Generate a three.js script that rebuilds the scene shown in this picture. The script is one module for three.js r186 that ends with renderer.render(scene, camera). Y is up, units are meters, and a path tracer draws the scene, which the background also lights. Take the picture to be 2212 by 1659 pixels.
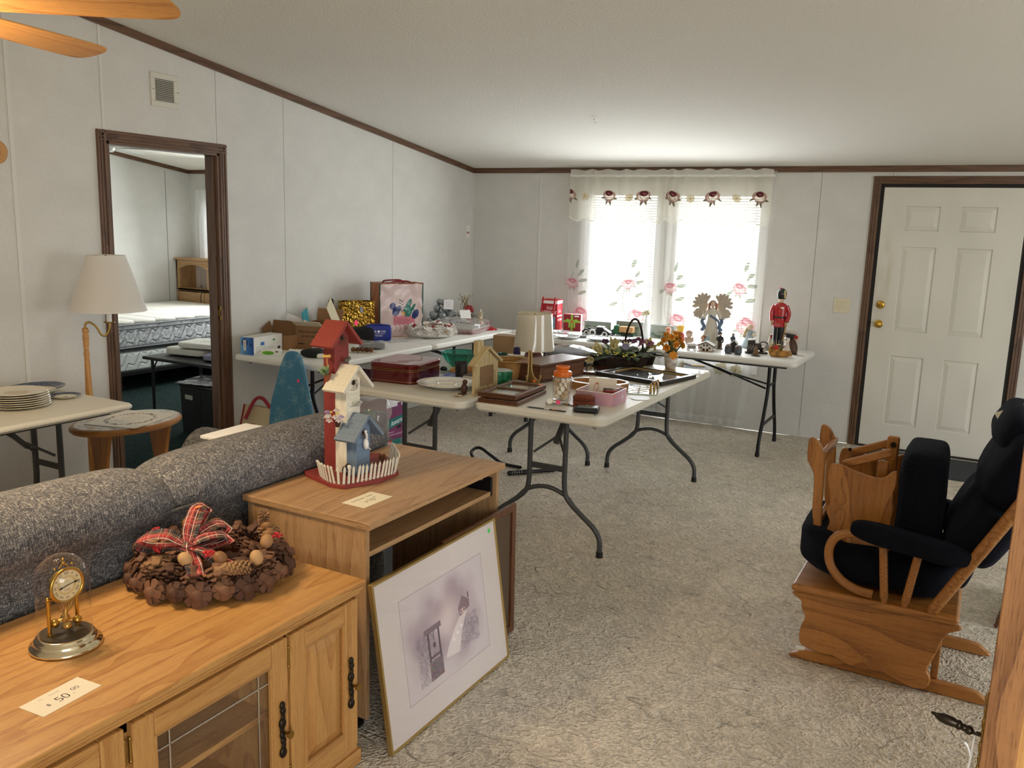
import * as THREE from 'three';
import { RoundedBoxGeometry } from 'three/addons/geometries/RoundedBoxGeometry.js';
import { mergeGeometries } from 'three/addons/utils/BufferGeometryUtils.js';
import { MarchingCubes } from 'three/addons/objects/MarchingCubes.js';
import { RectAreaLightUniformsLib } from 'three/addons/lights/RectAreaLightUniformsLib.js';

// ---------- camera, sky, lights, exposure ----------
const scene = new THREE.Scene();
const camera = new THREE.PerspectiveCamera(48.085, 2212 / 1659, 0.05, 200);
{
  const yaw = 28.6128 * Math.PI / 180, pitch = 10.3412 * Math.PI / 180, roll = 1.7512 * Math.PI / 180;
  const fwd = new THREE.Vector3(-Math.sin(yaw) * Math.cos(pitch), -Math.sin(pitch), -Math.cos(yaw) * Math.cos(pitch));
  const right = new THREE.Vector3().crossVectors(fwd, new THREE.Vector3(0, 1, 0)).normalize();
  const up = new THREE.Vector3().crossVectors(right, fwd);
  const r2 = right.clone().multiplyScalar(Math.cos(roll)).addScaledVector(up, Math.sin(roll));
  const u2 = up.clone().multiplyScalar(Math.cos(roll)).addScaledVector(right, -Math.sin(roll));
  camera.quaternion.setFromRotationMatrix(new THREE.Matrix4().makeBasis(r2, u2, fwd.clone().negate()));
  camera.position.set(4.386, 1.617, 7.156);
}
const renderer = new THREE.WebGLRenderer({ antialias: true });
renderer.toneMapping = THREE.LinearToneMapping;
renderer.toneMappingExposure = 0.9;
renderer.shadowMap.enabled = true;
RectAreaLightUniformsLib.init();
scene.background = new THREE.Color(4.6, 4.8, 5.1);           // bright overcast sky
function areaLight(name, w, h, pos, to, color, k) {           // daylight entering through a window of that size
  const l = new THREE.RectAreaLight(color, k, w, h); l.name = name; l.position.set(...pos); l.lookAt(...to); scene.add(l); return l;
}
areaLight('window_daylight', 1.55, 1.15, [1.96, 1.25, 0.2], [2.2, 1.2, 4], new THREE.Color(0.93, 0.97, 1.0), 6);
areaLight('bedroom_daylight', 1.5, 1.1, [-2.3, 1.4, 0.26], [-1.6, 1.0, 3], new THREE.Color(0.95, 1.0, 1.0), 11);
areaLight('kitchen_daylight', 2.0, 1.2, [6.0, 1.35, 8.1], [4.4, 0.6, 3], new THREE.Color(1.0, 0.98, 0.95), 6.5);
areaLight('side_daylight', 1.8, 1.2, [7.88, 1.35, 3.4], [3, 0.8, 3.4], new THREE.Color(1.0, 0.99, 0.97), 4);

// ---------- helpers ----------
const RAD = Math.PI / 180;
function rng(seed) { let s = seed >>> 0; return () => { s = (s + 0x6d2b79f5) | 0; let t = Math.imul(s ^ (s >>> 15), 1 | s); t = (t + Math.imul(t ^ (t >>> 7), 61 | t)) ^ t; return ((t ^ (t >>> 14)) >>> 0) / 4294967296; }; }
const used = new Map();
function numbered(n) { const k = used.get(n) ?? 0; used.set(n, k + 1); return k ? n + '_' + String(k).padStart(3, '0') : n; }
const _e = new THREE.Euler(), _q = new THREE.Quaternion(), _m = new THREE.Matrix4(), _v = new THREE.Vector3(), _s = new THREE.Vector3();
function tr(g, x = 0, y = 0, z = 0, rx = 0, ry = 0, rz = 0, s = 1) {
  _m.compose(_v.set(x, y, z), _q.setFromEuler(_e.set(rx, ry, rz)), Array.isArray(s) ? _s.set(...s) : _s.set(s, s, s));
  g.applyMatrix4(_m); return g;
}
function flat(g) { const q = g.index ? g.toNonIndexed() : g; for (const k of Object.keys(q.attributes)) if (!['position', 'normal', 'uv'].includes(k)) q.deleteAttribute(k); if (!q.attributes.uv) q.setAttribute('uv', new THREE.BufferAttribute(new Float32Array(q.attributes.position.count * 2), 2)); q.clearGroups(); return q; }
function mg(...gs) { return mergeGeometries(gs.flat().map(flat)); }
// box-projected texture coordinates in metres, grain along the given axis
function buv(g, grain = 'x', off = 0) {
  g = flat(g); const p = g.attributes.position, uv = g.attributes.uv, a = new THREE.Vector3(), b = new THREE.Vector3(), c = new THREE.Vector3();
  const ax = 'xyz'.indexOf(grain);
  for (let i = 0; i < p.count; i += 3) {
    a.fromBufferAttribute(p, i); b.fromBufferAttribute(p, i + 1); c.fromBufferAttribute(p, i + 2);
    const n = b.clone().sub(a).cross(c.clone().sub(a)), m = [Math.abs(n.x), Math.abs(n.y), Math.abs(n.z)];
    let d = m.indexOf(Math.max(...m)), U = ax, V;
    if (d === ax) { U = (ax + 1) % 3; V = (ax + 2) % 3; } else V = 3 - d - ax;
    [a, b, c].forEach((w, k) => uv.setXY(i + k, w.getComponent(U) + off, w.getComponent(V) + off * 0.37 + d * 0.21));
  }
  return g;
}
const bx = (w, h, d, r = 0.003, x = 0, y = 0, z = 0, rx = 0, ry = 0, rz = 0) => tr(flat(new RoundedBoxGeometry(w, h, d, 1, Math.min(r, w / 2.01, h / 2.01, d / 2.01))), x, y, z, rx, ry, rz);
const b0 = (x0, x1, y0, y1, z0, z1, r = 0.003) => bx(x1 - x0, y1 - y0, z1 - z0, r, (x0 + x1) / 2, (y0 + y1) / 2, (z0 + z1) / 2);
const cy = (r1, r2, h, x = 0, y = 0, z = 0, seg = 20, rx = 0, ry = 0, rz = 0, open = false) => tr(flat(new THREE.CylinderGeometry(r1, r2, h, seg, 1, open)), x, y, z, rx, ry, rz);
const sp = (r, x = 0, y = 0, z = 0, s = 1, a = 14, b = 10) => tr(flat(new THREE.SphereGeometry(r, a, b)), x, y, z, 0, 0, 0, s);
const la = (pts, seg = 32) => flat(new THREE.LatheGeometry(pts.map(([r, y]) => new THREE.Vector2(Math.max(r, 1e-4), y)), seg));
const V3 = (p) => new THREE.Vector3(...p);
const tb = (pts, r, seg = 0, rad = 8, closed = false, tension = 0.5) => flat(new THREE.TubeGeometry(new THREE.CatmullRomCurve3(pts.map(V3), closed, 'catmullrom', tension), seg || pts.length * 6, r, rad, closed));
// straight bar between two points
function bar(a, b, r, seg = 8, r2 = r) { const A = V3(a), B = V3(b), d = B.clone().sub(A), g = new THREE.CylinderGeometry(r2, r, d.length(), seg); g.applyQuaternion(new THREE.Quaternion().setFromUnitVectors(new THREE.Vector3(0, 1, 0), d.clone().normalize())); g.translate(...A.add(B).multiplyScalar(0.5).toArray()); return flat(g); }
function caps(pts, r, seg, rad) { const n = pts.length - 1; return mg(tb(pts, r, seg, rad), sp(r, ...pts[0], 1, 8, 6), sp(r, ...pts[n], 1, 8, 6)); }
function shp(pts) { const s = new THREE.Shape(); pts.forEach(([x, y], i) => (i ? s.lineTo(x, y) : s.moveTo(x, y))); s.closePath(); return s; }
function spl(pts, closed = true) { const s = new THREE.Shape(); const c = new THREE.CatmullRomCurve3(pts.map(([x, y]) => new THREE.Vector3(x, y, 0)), closed, 'catmullrom', 0.5).getPoints(pts.length * 6); c.forEach((p, i) => (i ? s.lineTo(p.x, p.y) : s.moveTo(p.x, p.y))); return s; }
function ex(shape, depth, bev = 0, seg = 6) { const s = Array.isArray(shape) ? shp(shape) : shape; return flat(new THREE.ExtrudeGeometry(s, { depth: depth - 2 * bev, bevelEnabled: bev > 0, bevelThickness: bev, bevelSize: bev, bevelOffset: -bev, bevelSegments: 1, curveSegments: seg })).translate(0, 0, bev); }
function rrect(w, h, r) { const s = new THREE.Shape(), x = -w / 2, y = -h / 2; s.moveTo(x + r, y); s.lineTo(x + w - r, y); s.absarc(x + w - r, y + r, r, -Math.PI / 2, 0); s.lineTo(x + w, y + h - r); s.absarc(x + w - r, y + h - r, r, 0, Math.PI / 2); s.lineTo(x + r, y + h); s.absarc(x + r, y + h - r, r, Math.PI / 2, Math.PI); s.lineTo(x, y + r); s.absarc(x + r, y + r, r, Math.PI, 1.5 * Math.PI); return s; }
// parametric sheet: f(u, v) -> [x, y, z]
function sheet(nu, nv, f) {
  const g = new THREE.PlaneGeometry(1, 1, nu, nv), p = g.attributes.position, uv = g.attributes.uv;
  for (let i = 0; i < p.count; i++) p.setXYZ(i, ...f(uv.getX(i), uv.getY(i)));
  g.computeVertexNormals(); return g;
}
// bends the vertices of a finely divided geometry
function warp(g, f) { const p = g.attributes.position; for (let i = 0; i < p.count; i++) p.setXYZ(i, ...f(p.getX(i), p.getY(i), p.getZ(i))); g.computeVertexNormals(); return g; }
const SH = (o) => { o.castShadow = o.receiveShadow = true; return o; };
function tag(o, label, category, group, kind) { const u = o.userData; if (label) u.label = label; if (category) u.category = category; if (group) u.group = group; if (kind) u.kind = kind; return o; }
function thing(name, label, category, x = 0, y = 0, z = 0, ry = 0, group) { const o = new THREE.Group(); o.name = numbered(name); o.position.set(x, y, z); o.rotation.y = ry; scene.add(o); return tag(o, label, category, group); }
function part(name, parent, g, m, label) { const o = SH(new THREE.Mesh(Array.isArray(g) ? mg(g) : g, m)); o.name = name; parent.add(o); if (label) o.userData.label = label; return o; }
function solo(name, label, category, g, m, x = 0, y = 0, z = 0, ry = 0, group) { const o = SH(new THREE.Mesh(Array.isArray(g) ? mg(g) : g, m)); o.name = numbered(name); o.position.set(x, y, z); o.rotation.y = ry; scene.add(o); return tag(o, label, category, group); }
function struct(name, g, m, parent) { const o = SH(new THREE.Mesh(Array.isArray(g) ? mg(g) : g, m)); o.name = parent ? name : numbered(name); (parent ?? scene).add(o); if (!parent) o.userData.kind = 'structure'; return o; }
function dup(src, label, x, y, z, ry = 0) { const o = src.clone(); o.name = numbered(src.name.replace(/_\d{3}$/, '')); scene.add(o); o.position.set(x, y, z); o.rotation.y = ry; o.userData = { ...src.userData }; if (label) o.userData.label = label; return o; }
// ---------- noise and textures ----------
const PERM = (() => { const r = rng(77), a = new Uint16Array(4096); for (let i = 0; i < 4096; i++) a[i] = (r() * 65536) | 0; return a; })();
function vn(x, y, px = 4096, py = 4096) { // periodic value noise 0..1
  const xi = Math.floor(x), yi = Math.floor(y), fx = x - xi, fy = y - yi, u = fx * fx * (3 - 2 * fx), v = fy * fy * (3 - 2 * fy);
  const h = (i, j) => PERM[((((i % px) + px) % px) * 157 + (((j % py) + py) % py) * 1013 + 7) & 4095] / 65535;
  const a = h(xi, yi), b = h(xi + 1, yi), c = h(xi, yi + 1), d = h(xi + 1, yi + 1);
  return a + (b - a) * u + (c - a) * v + (a - b - c + d) * u * v;
}
function fb(x, y, px, py, o = 4) { let s = 0, a = 0.5, n = 0; for (let i = 0; i < o; i++) { s += a * vn(x, y, px, py); n += a; a *= 0.5; x *= 2; y *= 2; px *= 2; py *= 2; } return s / n; }
function tex(w, h, f, rep = 1, srgb = true, mirror = false) { // f(u, v) -> [r, g, b] or grey, 0..1
  const d = new Uint8Array(w * h * 4);
  for (let y = 0; y < h; y++) for (let x = 0; x < w; x++) { const c = f(x / w, y / h), i = (y * w + x) * 4; for (let k = 0; k < 3; k++) d[i + k] = Math.max(0, Math.min(255, 255 * (c.length ? c[k] : c))); d[i + 3] = 255; }
  const t = new THREE.DataTexture(d, w, h); t.wrapS = t.wrapT = mirror ? THREE.MirroredRepeatWrapping : THREE.RepeatWrapping; t.magFilter = THREE.LinearFilter; t.minFilter = THREE.LinearMipmapLinearFilter; t.generateMipmaps = true;
  const r = Array.isArray(rep) ? rep : [rep, rep]; t.repeat.set(...r); if (srgb) t.colorSpace = THREE.SRGBColorSpace; t.needsUpdate = true; return t;
}
function canvas(w, h, draw, srgb = true) { const c = document.createElement('canvas'); c.width = w; c.height = h; const g = c.getContext('2d'); draw(g, w, h); const t = new THREE.CanvasTexture(c); if (srgb) t.colorSpace = THREE.SRGBColorSpace; t.anisotropy = 8; return t; }
const M = (color, roughness = 0.6, o = {}) => new THREE.MeshStandardMaterial({ color: new THREE.Color(color), roughness, ...o });
const P = (color, roughness = 0.5, o = {}) => new THREE.MeshPhysicalMaterial({ color: new THREE.Color(color), roughness, ...o });
const rp = (t, x, y = x) => { const c = t.clone(); c.repeat.set(x, y); c.needsUpdate = true; return c; };

// oak grain: u runs along the grain, one tile is 1.2 m by 0.5 m
function grain(u, v, fine, cath) {
  const w = vn(u * 6, v * 5, 6, 5) * 0.05 + vn(u * 14, v * 10, 14, 10) * 0.014;
  const r = (v + w * 1.4) * cath + vn(u * 2, v * 3 + 9, 2, 3) * 3.4 + vn(u * 3 + 4, v * 9, 3, 9) * 1.6, ring = r - Math.floor(r), late = Math.pow(ring, 3.0);
  const pore = vn(u * 28, v * 420, 28, 420), pore2 = vn(u * 70 + 5, v * 640, 70, 640), st = vn(u * 5, v * 90, 5, 90);
  return [late, Math.max(0, pore - 0.62) * 2.4 * (0.4 + late) + Math.max(0, pore2 - 0.7) * 1.2, st, fine];
}
function oakTex(light, dark, porec, cath, kl = 0.75, kp = 0.5) {
  return tex(1024, 512, (u, v) => { const [l, p, s] = grain(u, v, 1, cath), t = Math.min(1, l * kl + s * 0.28), q = Math.min(1, p * kp); return [0, 1, 2].map((k) => { const c = light[k] + (dark[k] - light[k]) * t; return c + (porec[k] - c) * q; }); }, [1 / 1.2, 1 / 0.5], true, true);
}
const oakBump = tex(1024, 512, (u, v) => { const [l, p] = grain(u, v, 1, 16); return 0.75 - l * 0.2 - p * 0.35; }, [1 / 1.2, 1 / 0.5], false, true);
const c8 = (...a) => a.map((x) => x / 255);
const wood = (map, rough, bump = 0.0006, o = {}) => P('#fff', rough, { map, bumpMap: oakBump, bumpScale: bump, clearcoat: 0.25, clearcoatRoughness: 0.35, ...o });
const oakHoney = wood(oakTex(c8(208, 158, 92), c8(172, 116, 56), c8(132, 82, 34), 7, 0.55, 0.7), 0.42);
const oakDesk = wood(oakTex(c8(188, 150, 106), c8(156, 116, 74), c8(116, 82, 50), 9, 0.6, 1.0), 0.5, 0.0004);
const oakGlide = wood(oakTex(c8(186, 128, 62), c8(138, 86, 34), c8(96, 56, 20), 6, 0.7, 0.8), 0.36);
const oakTrim = wood(oakTex(c8(112, 80, 54), c8(72, 47, 30), c8(44, 27, 16), 10), 0.45);
const oakHutch = wood(oakTex(c8(166, 116, 70), c8(126, 82, 44), c8(84, 50, 24), 7, 0.9, 1.0), 0.36);
const oakPale = wood(oakTex(c8(206, 186, 140), c8(176, 152, 104), c8(136, 112, 70), 12, 0.7, 0.9), 0.8);
const walnut = wood(oakTex(c8(112, 68, 38), c8(72, 40, 20), c8(44, 24, 12), 11), 0.38);
const mahog = wood(oakTex(c8(96, 48, 30), c8(58, 26, 16), c8(36, 16, 10), 9), 0.25);
const stippleBump = tex(512, 512, (u, v) => fb(u * 60, v * 60, 60, 60, 3), 1 / 0.6, false);
const popBump = tex(512, 512, (u, v) => { const a = fb(u * 90, v * 90, 90, 90, 2); return Math.pow(a, 2.2) * 1.4; }, 1 / 0.7, false);
const wallMap = tex(512, 512, (u, v) => { const k = 0.955 + 0.05 * fb(u * 9, v * 7, 9, 7, 3) + (vn(u * 160, v * 130, 160, 130) - 0.5) * 0.02; return [k, k, k * 0.995]; }, 1 / 1.1);
const wallMat = M('#dcdbd6', 0.75, { map: wallMap, bumpMap: stippleBump, bumpScale: 0.0012 });
const seamMat = M('#8f8e8a', 0.9);
const battenMat = M('#dddcd6', 0.6);
const ceilMat = M('#e8e6de', 0.95, { bumpMap: popBump, bumpScale: 0.0016 });
const ceilBed = M('#efece2', 0.95, { bumpMap: popBump, bumpScale: 0.0014 });
const tuft = (u, v) => { const w = vn(u * 30, v * 30, 30, 30) * 0.03; const a = vn((u + w) * 150, (v + w) * 150, 150, 150), b = vn(u * 330, v * 330, 330, 330), c = fb(u * 22, v * 22, 22, 22, 3); return a * 0.42 + b * 0.33 + c * 0.25; };
const crease = (u, v) => { const a = fb(u * 9 + 2 * vn(u * 5, v * 5, 5, 5), v * 15, 9, 15, 3), d = Math.abs(a - 0.5); return Math.max(0, 1 - d * 34) * Math.max(0, vn(u * 16, v * 16, 16, 16) - 0.35) * 1.5; };
const carpetMap = tex(1024, 1024, (u, v) => { const t = tuft(u, v), k = 0.72 + 0.42 * t - 0.24 * crease(u, v) * (0.4 + vn(u * 40, v * 40, 40, 40)); const y = 0.03 * (fb(u * 5, v * 5, 5, 5, 3) - 0.5); return [0.885 * k + y, 0.845 * k + y * 0.8, 0.775 * k]; }, 1 / 1.5);
const carpetBump = tex(1024, 1024, (u, v) => tuft(u, v) * 0.8 - crease(u, v) * 0.5 + 0.15, 1 / 1.5, false);
const carpetMat = P('#ffffff', 1, { map: carpetMap, bumpMap: carpetBump, bumpScale: 0.016, specularIntensity: 0.1, sheen: 0.3, sheenRoughness: 0.8, sheenColor: new THREE.Color(0.5, 0.48, 0.42), vertexColors: true });
const tealMap = tex(512, 512, (u, v) => { const k = 0.5 + 0.75 * tuft(u, v); return [0.17 * k, 0.235 * k, 0.225 * k]; }, 1 / 1.0);
const tealMat = P('#ffffff', 1, { map: tealMap, bumpMap: carpetBump, bumpScale: 0.016, specularIntensity: 0.1 });
const whitePlastic = M('#ecebe4', 0.45, { bumpMap: rp(stippleBump, 6), bumpScale: 0.0003 });
const almondPlastic = M('#e0dccd', 0.42, { bumpMap: rp(stippleBump, 6), bumpScale: 0.0003 });
const legMetal = M('#4a4b4c', 0.42, { metalness: 0.35 });
const blackMetal = M('#1b1b1d', 0.4, { metalness: 0.4 });
const blackPlastic = M('#0f0f11', 0.45);
const brass = M('#c9a24a', 0.22, { metalness: 1 });
const brassDull = M('#a98746', 0.38, { metalness: 1 });
const chrome = M('#d8d8da', 0.12, { metalness: 1 });
const bronze = M('#3b342c', 0.35, { metalness: 0.9 });
const white = M('#f0efea', 0.55);
const china = P('#f3f0e6', 0.16, { clearcoat: 0.6, clearcoatRoughness: 0.08 });
const cream = P('#e9e0c6', 0.2, { clearcoat: 0.5, clearcoatRoughness: 0.1 });
const paper = M('#f0ede0', 0.85, { side: THREE.DoubleSide });
const paperWhite = M('#f4f4f2', 0.85, { side: THREE.DoubleSide });
const pane = P('#ffffff', 0.02, { transmission: 1, thickness: 0, ior: 1.45, side: THREE.DoubleSide });
const clearWrap = P('#ffffff', 0.12, { transmission: 0.9, thickness: 0, ior: 1.5, side: THREE.DoubleSide, clearcoat: 0.4 });
const glassSolid = P('#ffffff', 0.02, { transmission: 1, thickness: 0, ior: 1.5, side: THREE.DoubleSide });
const stickers = { orange: M('#ff8a4a', 0.7), pink: M('#ff4a86', 0.7), green: M('#4fdc6a', 0.7), yellow: M('#f4e04a', 0.7) };
const dot = (k, parent, x, y, z, rx = 0, ry = 0, rz = 0, r = 0.009) => part('price_sticker', parent, cy(r, r, 0.0006, x, y, z, 16, rx, ry, rz), stickers[k], k + ' round price sticker');
// ---------- the setting ----------
const CEIL = (z) => 2.15 + 0.55 * (1 - Math.abs(z - 4.12) / 4.12);
const X1 = 7.95, Z1 = 8.24;
{ // carpet, gently uneven, with worn and trodden tone variation
  const g = new THREE.PlaneGeometry(X1 + 0.0, Z1, 160, 160).rotateX(-Math.PI / 2).translate(X1 / 2, 0, Z1 / 2);
  const p = g.attributes.position, uv = g.attributes.uv, col = new Float32Array(p.count * 3);
  for (let i = 0; i < p.count; i++) {
    const x = p.getX(i), z = p.getZ(i); uv.setXY(i, x, z); p.setY(i, (fb(x * 5, z * 5, 64, 64, 2) - 0.62) * 0.006);
    const k = 0.93 + 0.14 * fb(x * 1.7 + 3, z * 1.7, 64, 64, 3); col[i * 3] = k; col[i * 3 + 1] = k; col[i * 3 + 2] = k;
  }
  g.computeVertexNormals(); g.setAttribute('color', new THREE.BufferAttribute(col, 3));
  const f = struct('floor', g, carpetMat); f.userData.label = 'beige plush carpet with trodden creases';
  struct('floor_bedroom', tr(buv(b0(-3.98, 0, -0.06, 0.0, -0.1, 4.4, 0.001))), tealMat);
  struct('floor_slab', b0(-4.1, X1 + 0.1, -0.2, -0.062, -0.15, Z1 + 0.1, 0.001), seamMat);
}
// polygon in (z, y) turned into a slab on the plane x = x1, reaching back to x0
const slabX = (pts, x0, x1) => buv(ex(pts.map(([z, y]) => [-z, y]), x1 - x0).rotateY(Math.PI / 2).translate(x0, 0, 0), 'y');
const slabZ = (pts, z0, z1, holes = []) => { const s = shp(pts); for (const h of holes) s.holes.push(new THREE.Path(h.map(([x, y]) => new THREE.Vector2(x, y)))); return buv(ex(s, z1 - z0).translate(0, 0, z0), 'y'); };
const rc = (x0, x1, y0, y1) => [[x0, y0], [x1, y0], [x1, y1], [x0, y1]];
const DZ0 = 3.115, DZ1 = 3.922, DY = 2.022; // doorway in the left wall
{
  const core = slabX([[0, 0], [DZ0, 0], [DZ0, DY], [DZ1, DY], [DZ1, 0], [Z1, 0], [Z1, CEIL(Z1)], [4.12, CEIL(4.12)], [0, CEIL(0)]], -0.1, -0.006);
  const wl = struct('wall_left', core, wallMat); 
  const top = (a, b) => (a < 4.12 && b > 4.12 ? [[b, CEIL(b)], [4.12, CEIL(4.12)], [a, CEIL(a)]] : [[b, CEIL(b)], [a, CEIL(a)]]);
  const gap = 0.0022;
  for (const [a, b, cut] of [[0, 1.272, 0], [1.272, 2.529, 0], [2.529, 3.124, 1], [3.124, 3.93, 2], [3.93, 4.456, 3], [4.456, 5.68, 0], [5.68, 6.9, 0], [6.9, Z1, 0]]) {
    const l = a + gap, r = b - gap;
    const pts = cut === 0 ? [[l, 0], [r, 0], ...top(l, r)] : cut === 1 ? [[l, 0], [DZ0, 0], [DZ0, DY], [r, DY], ...top(l, r)] : cut === 2 ? [[l, DY], [r, DY], ...top(l, r)] : [[l, 0], [r, 0], ...top(l, r)];
    struct('panel', slabX(pts, -0.006, 0), wallMat, wl);
  }
  struct('trim_1', b0(0, 0.004, 0, CEIL(4.456) - 0.03, 4.445, 4.467, 0.001), battenMat);
  struct('trim_2', b0(0, 0.004, DY + 0.06, CEIL(3.93) - 0.03, 3.922, 3.938, 0.001), battenMat);
  struct('trim_3', b0(0, 0.008, 0, 2.11, 0.0, 0.012, 0.002), battenMat);
  struct('trim_4', b0(0.712, 0.734, 0, 2.11, 0.0, 0.004, 0.001), battenMat);
}
const WIN = [[1.19, 1.86], [1.99, 2.74]], WY = [0.52, 1.98]; // two windows in the back wall
const DX0 = 3.588, DX1 = 4.603, DT = 2.025; // entrance door opening
{
  const wb = struct('wall_back', slabZ([[0, 0], [DX0, 0], [DX0, DT], [DX1, DT], [DX1, 0], [X1, 0], [X1, 2.15], [0, 2.15]], -0.12, -0.006, WIN.map(([a, b]) => rc(a, b, ...WY))), wallMat);
  const gap = 0.0022;
  struct('panel', slabZ(rc(0, 0.723 - gap, 0, 2.15), -0.006, 0), wallMat, wb);
  struct('panel', slabZ(rc(0.723 + gap, 1.945 - gap, 0, 2.15), -0.006, 0, [rc(WIN[0][0], WIN[0][1], ...WY)]), wallMat, wb);
  struct('panel', slabZ(rc(1.945 + gap, 3.165 - gap, 0, 2.15), -0.006, 0, [rc(WIN[1][0], WIN[1][1], ...WY)]), wallMat, wb);
  struct('panel', slabZ([[3.165 + gap, 0], [DX0, 0], [DX0, DT], [3.674 - gap, DT], [3.674 - gap, 2.15], [3.165 + gap, 2.15]], -0.006, 0), wallMat, wb);
  struct('panel', slabZ([[3.674 + gap, DT], [DX1, DT], [DX1, 0], [4.9, 0], [4.9, 2.15], [3.674 + gap, 2.15]], -0.006, 0), wallMat, wb);
  struct('panel', slabZ(rc(4.9 + gap, X1, 0, 2.15), -0.006, 0), wallMat, wb);
}
struct('wall_right', slabX([[0, 0], [2.4, 0], [2.4, 2.0], [4.4, 2.0], [4.4, 0], [Z1, 0], [Z1, 2.15], [4.12, 2.7], [0, 2.15]], X1, X1 + 0.1), wallMat); // with the opening of a patio door
struct('wall_front', slabZ(rc(-0.1, X1 + 0.1, 0, 2.15), Z1, Z1 + 0.1, [rc(4.9, 7.1, 0.75, 1.95)]), wallMat);
struct('wall_bedroom_left', slabX([[-0.1, 0], [4.4, 0], [4.4, CEIL(4.4)], [4.12, 2.7], [-0.1, 2.15]], -3.98, -3.88), wallMat);
struct('wall_bedroom_back', slabZ(rc(-3.98, -0.1, 0, 2.15), -0.12, 0, [rc(-3.62, -1.6, 0.75, 1.86)]), wallMat);
struct('wall_bedroom_front', slabZ(rc(-3.98, -0.1, 0, 2.7), 4.3, 4.4), wallMat);
{ // two sloping ceilings meeting at the ridge
  const prof = [[-0.15, 2.13], [0, 2.15], [4.12, 2.7], [Z1, 2.15], [Z1 + 0.15, 2.13], [Z1 + 0.15, 2.3], [4.12, 2.85], [-0.15, 2.3]];
  struct('ceiling', slabX(prof, -0.05, X1 + 0.1), ceilMat);
  struct('ceiling_bedroom', slabX([[-0.15, 2.13], [0, 2.15], [4.12, 2.7], [4.5, CEIL(4.5)], [4.5, 2.85], [4.12, 2.85], [-0.15, 2.3]], -4.0, -0.05), ceilBed);
}
// dark wood cove strips under the ceiling
const sloped = (x0, x1, za, zb, h) => slabX([[za, CEIL(za) - h], [zb, CEIL(zb) - h], [zb, CEIL(zb) + 0.004], [za, CEIL(za) + 0.004]], x0, x1);
const grainZ = (g) => buv(g, 'z');
struct('trim_5', grainZ(sloped(0, 0.014, 0, 4.12, 0.045)), oakTrim);
struct('trim_6', grainZ(sloped(0, 0.014, 4.12, Z1, 0.045)), oakTrim);
struct('trim_7', buv(b0(0, X1, 2.105, 2.153, 0, 0.014, 0.003)), oakTrim);
struct('trim_8', grainZ(sloped(-3.88, -3.866, 0, 4.12, 0.042)), oakTrim);
struct('trim_9', buv(b0(-3.88, -0.1, 2.108, 2.153, 0, 0.014, 0.003)), oakTrim);
struct('trim_10', b0(-3.88, -3.876, 0, 2.15, 1.245, 1.253, 0.001), seamMat);
struct('trim_11', b0(-3.88, -3.876, 0, 2.12, 0.325, 0.331, 0.001), seamMat);
struct('trim_12', b0(-3.606, -3.601, 0, 2.11, 0.0, 0.003, 0.001), seamMat);
// door casing with three beads: length along y, width along x, face towards +z
const casBoard = (h, w) => mg(bx(w, h, 0.01, 0.002, 0, 0, 0.005), bx(w * 0.2, h, 0.008, 0.003, -w * 0.36, 0, 0.011), bx(w * 0.2, h, 0.008, 0.0035, -w * 0.08, 0, 0.0105), bx(w * 0.26, h, 0.01, 0.004, w * 0.3, 0, 0.011));
const cas = (h, w, facing, at, base) => buv(facing === 'x' ? tr(casBoard(h, w), 0, h / 2, at, 0, Math.PI / 2) : tr(casBoard(h, w), at, h / 2, base), 'y');
{ // bedroom doorway: fluted casing, jambs with a stop, strike plate
  const d = new THREE.Group(); d.name = 'doorway_1'; d.userData.kind = 'structure'; scene.add(d);
  part('casing', d, cas(DY + 0.055, 0.06, 'x', DZ1 + 0.03, 0), oakTrim);
  part('casing', d, cas(DY + 0.055, 0.06, 'x', DZ0 - 0.03, 0), oakTrim);
  part('casing', d, buv(tr(casBoard(DZ1 - DZ0 + 0.118, 0.06), 0, DY + 0.027, (DZ0 + DZ1) / 2, 0, Math.PI / 2, Math.PI / 2), 'z'), oakTrim);
  part('jamb', d, buv(b0(-0.106, 0.006, 0, DY, DZ0 - 0.002, DZ0 + 0.018, 0.002), 'y'), oakTrim);
  part('jamb', d, buv(b0(-0.106, 0.006, 0, DY, DZ1 - 0.018, DZ1 + 0.002, 0.002), 'y'), oakTrim);
  part('jamb', d, buv(b0(-0.106, 0.006, DY - 0.018, DY + 0.002, DZ0, DZ1, 0.002), 'z'), oakTrim);
  part('door_stop', d, buv(b0(-0.055, -0.02, 0, DY - 0.02, DZ0 + 0.017, DZ0 + 0.03, 0.002), 'y'), oakTrim);
  part('strike_plate', d, mg(b0(-0.018, 0.004, 0.955, 0.985, DZ0 + 0.018, DZ0 + 0.021, 0.0005), b0(-0.018, 0.004, 1.02, 1.05, DZ0 + 0.018, DZ0 + 0.021, 0.0005), b0(-0.018, -0.008, 0.955, 1.05, DZ0 + 0.018, DZ0 + 0.021, 0.0005)), brassDull);
}
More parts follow.
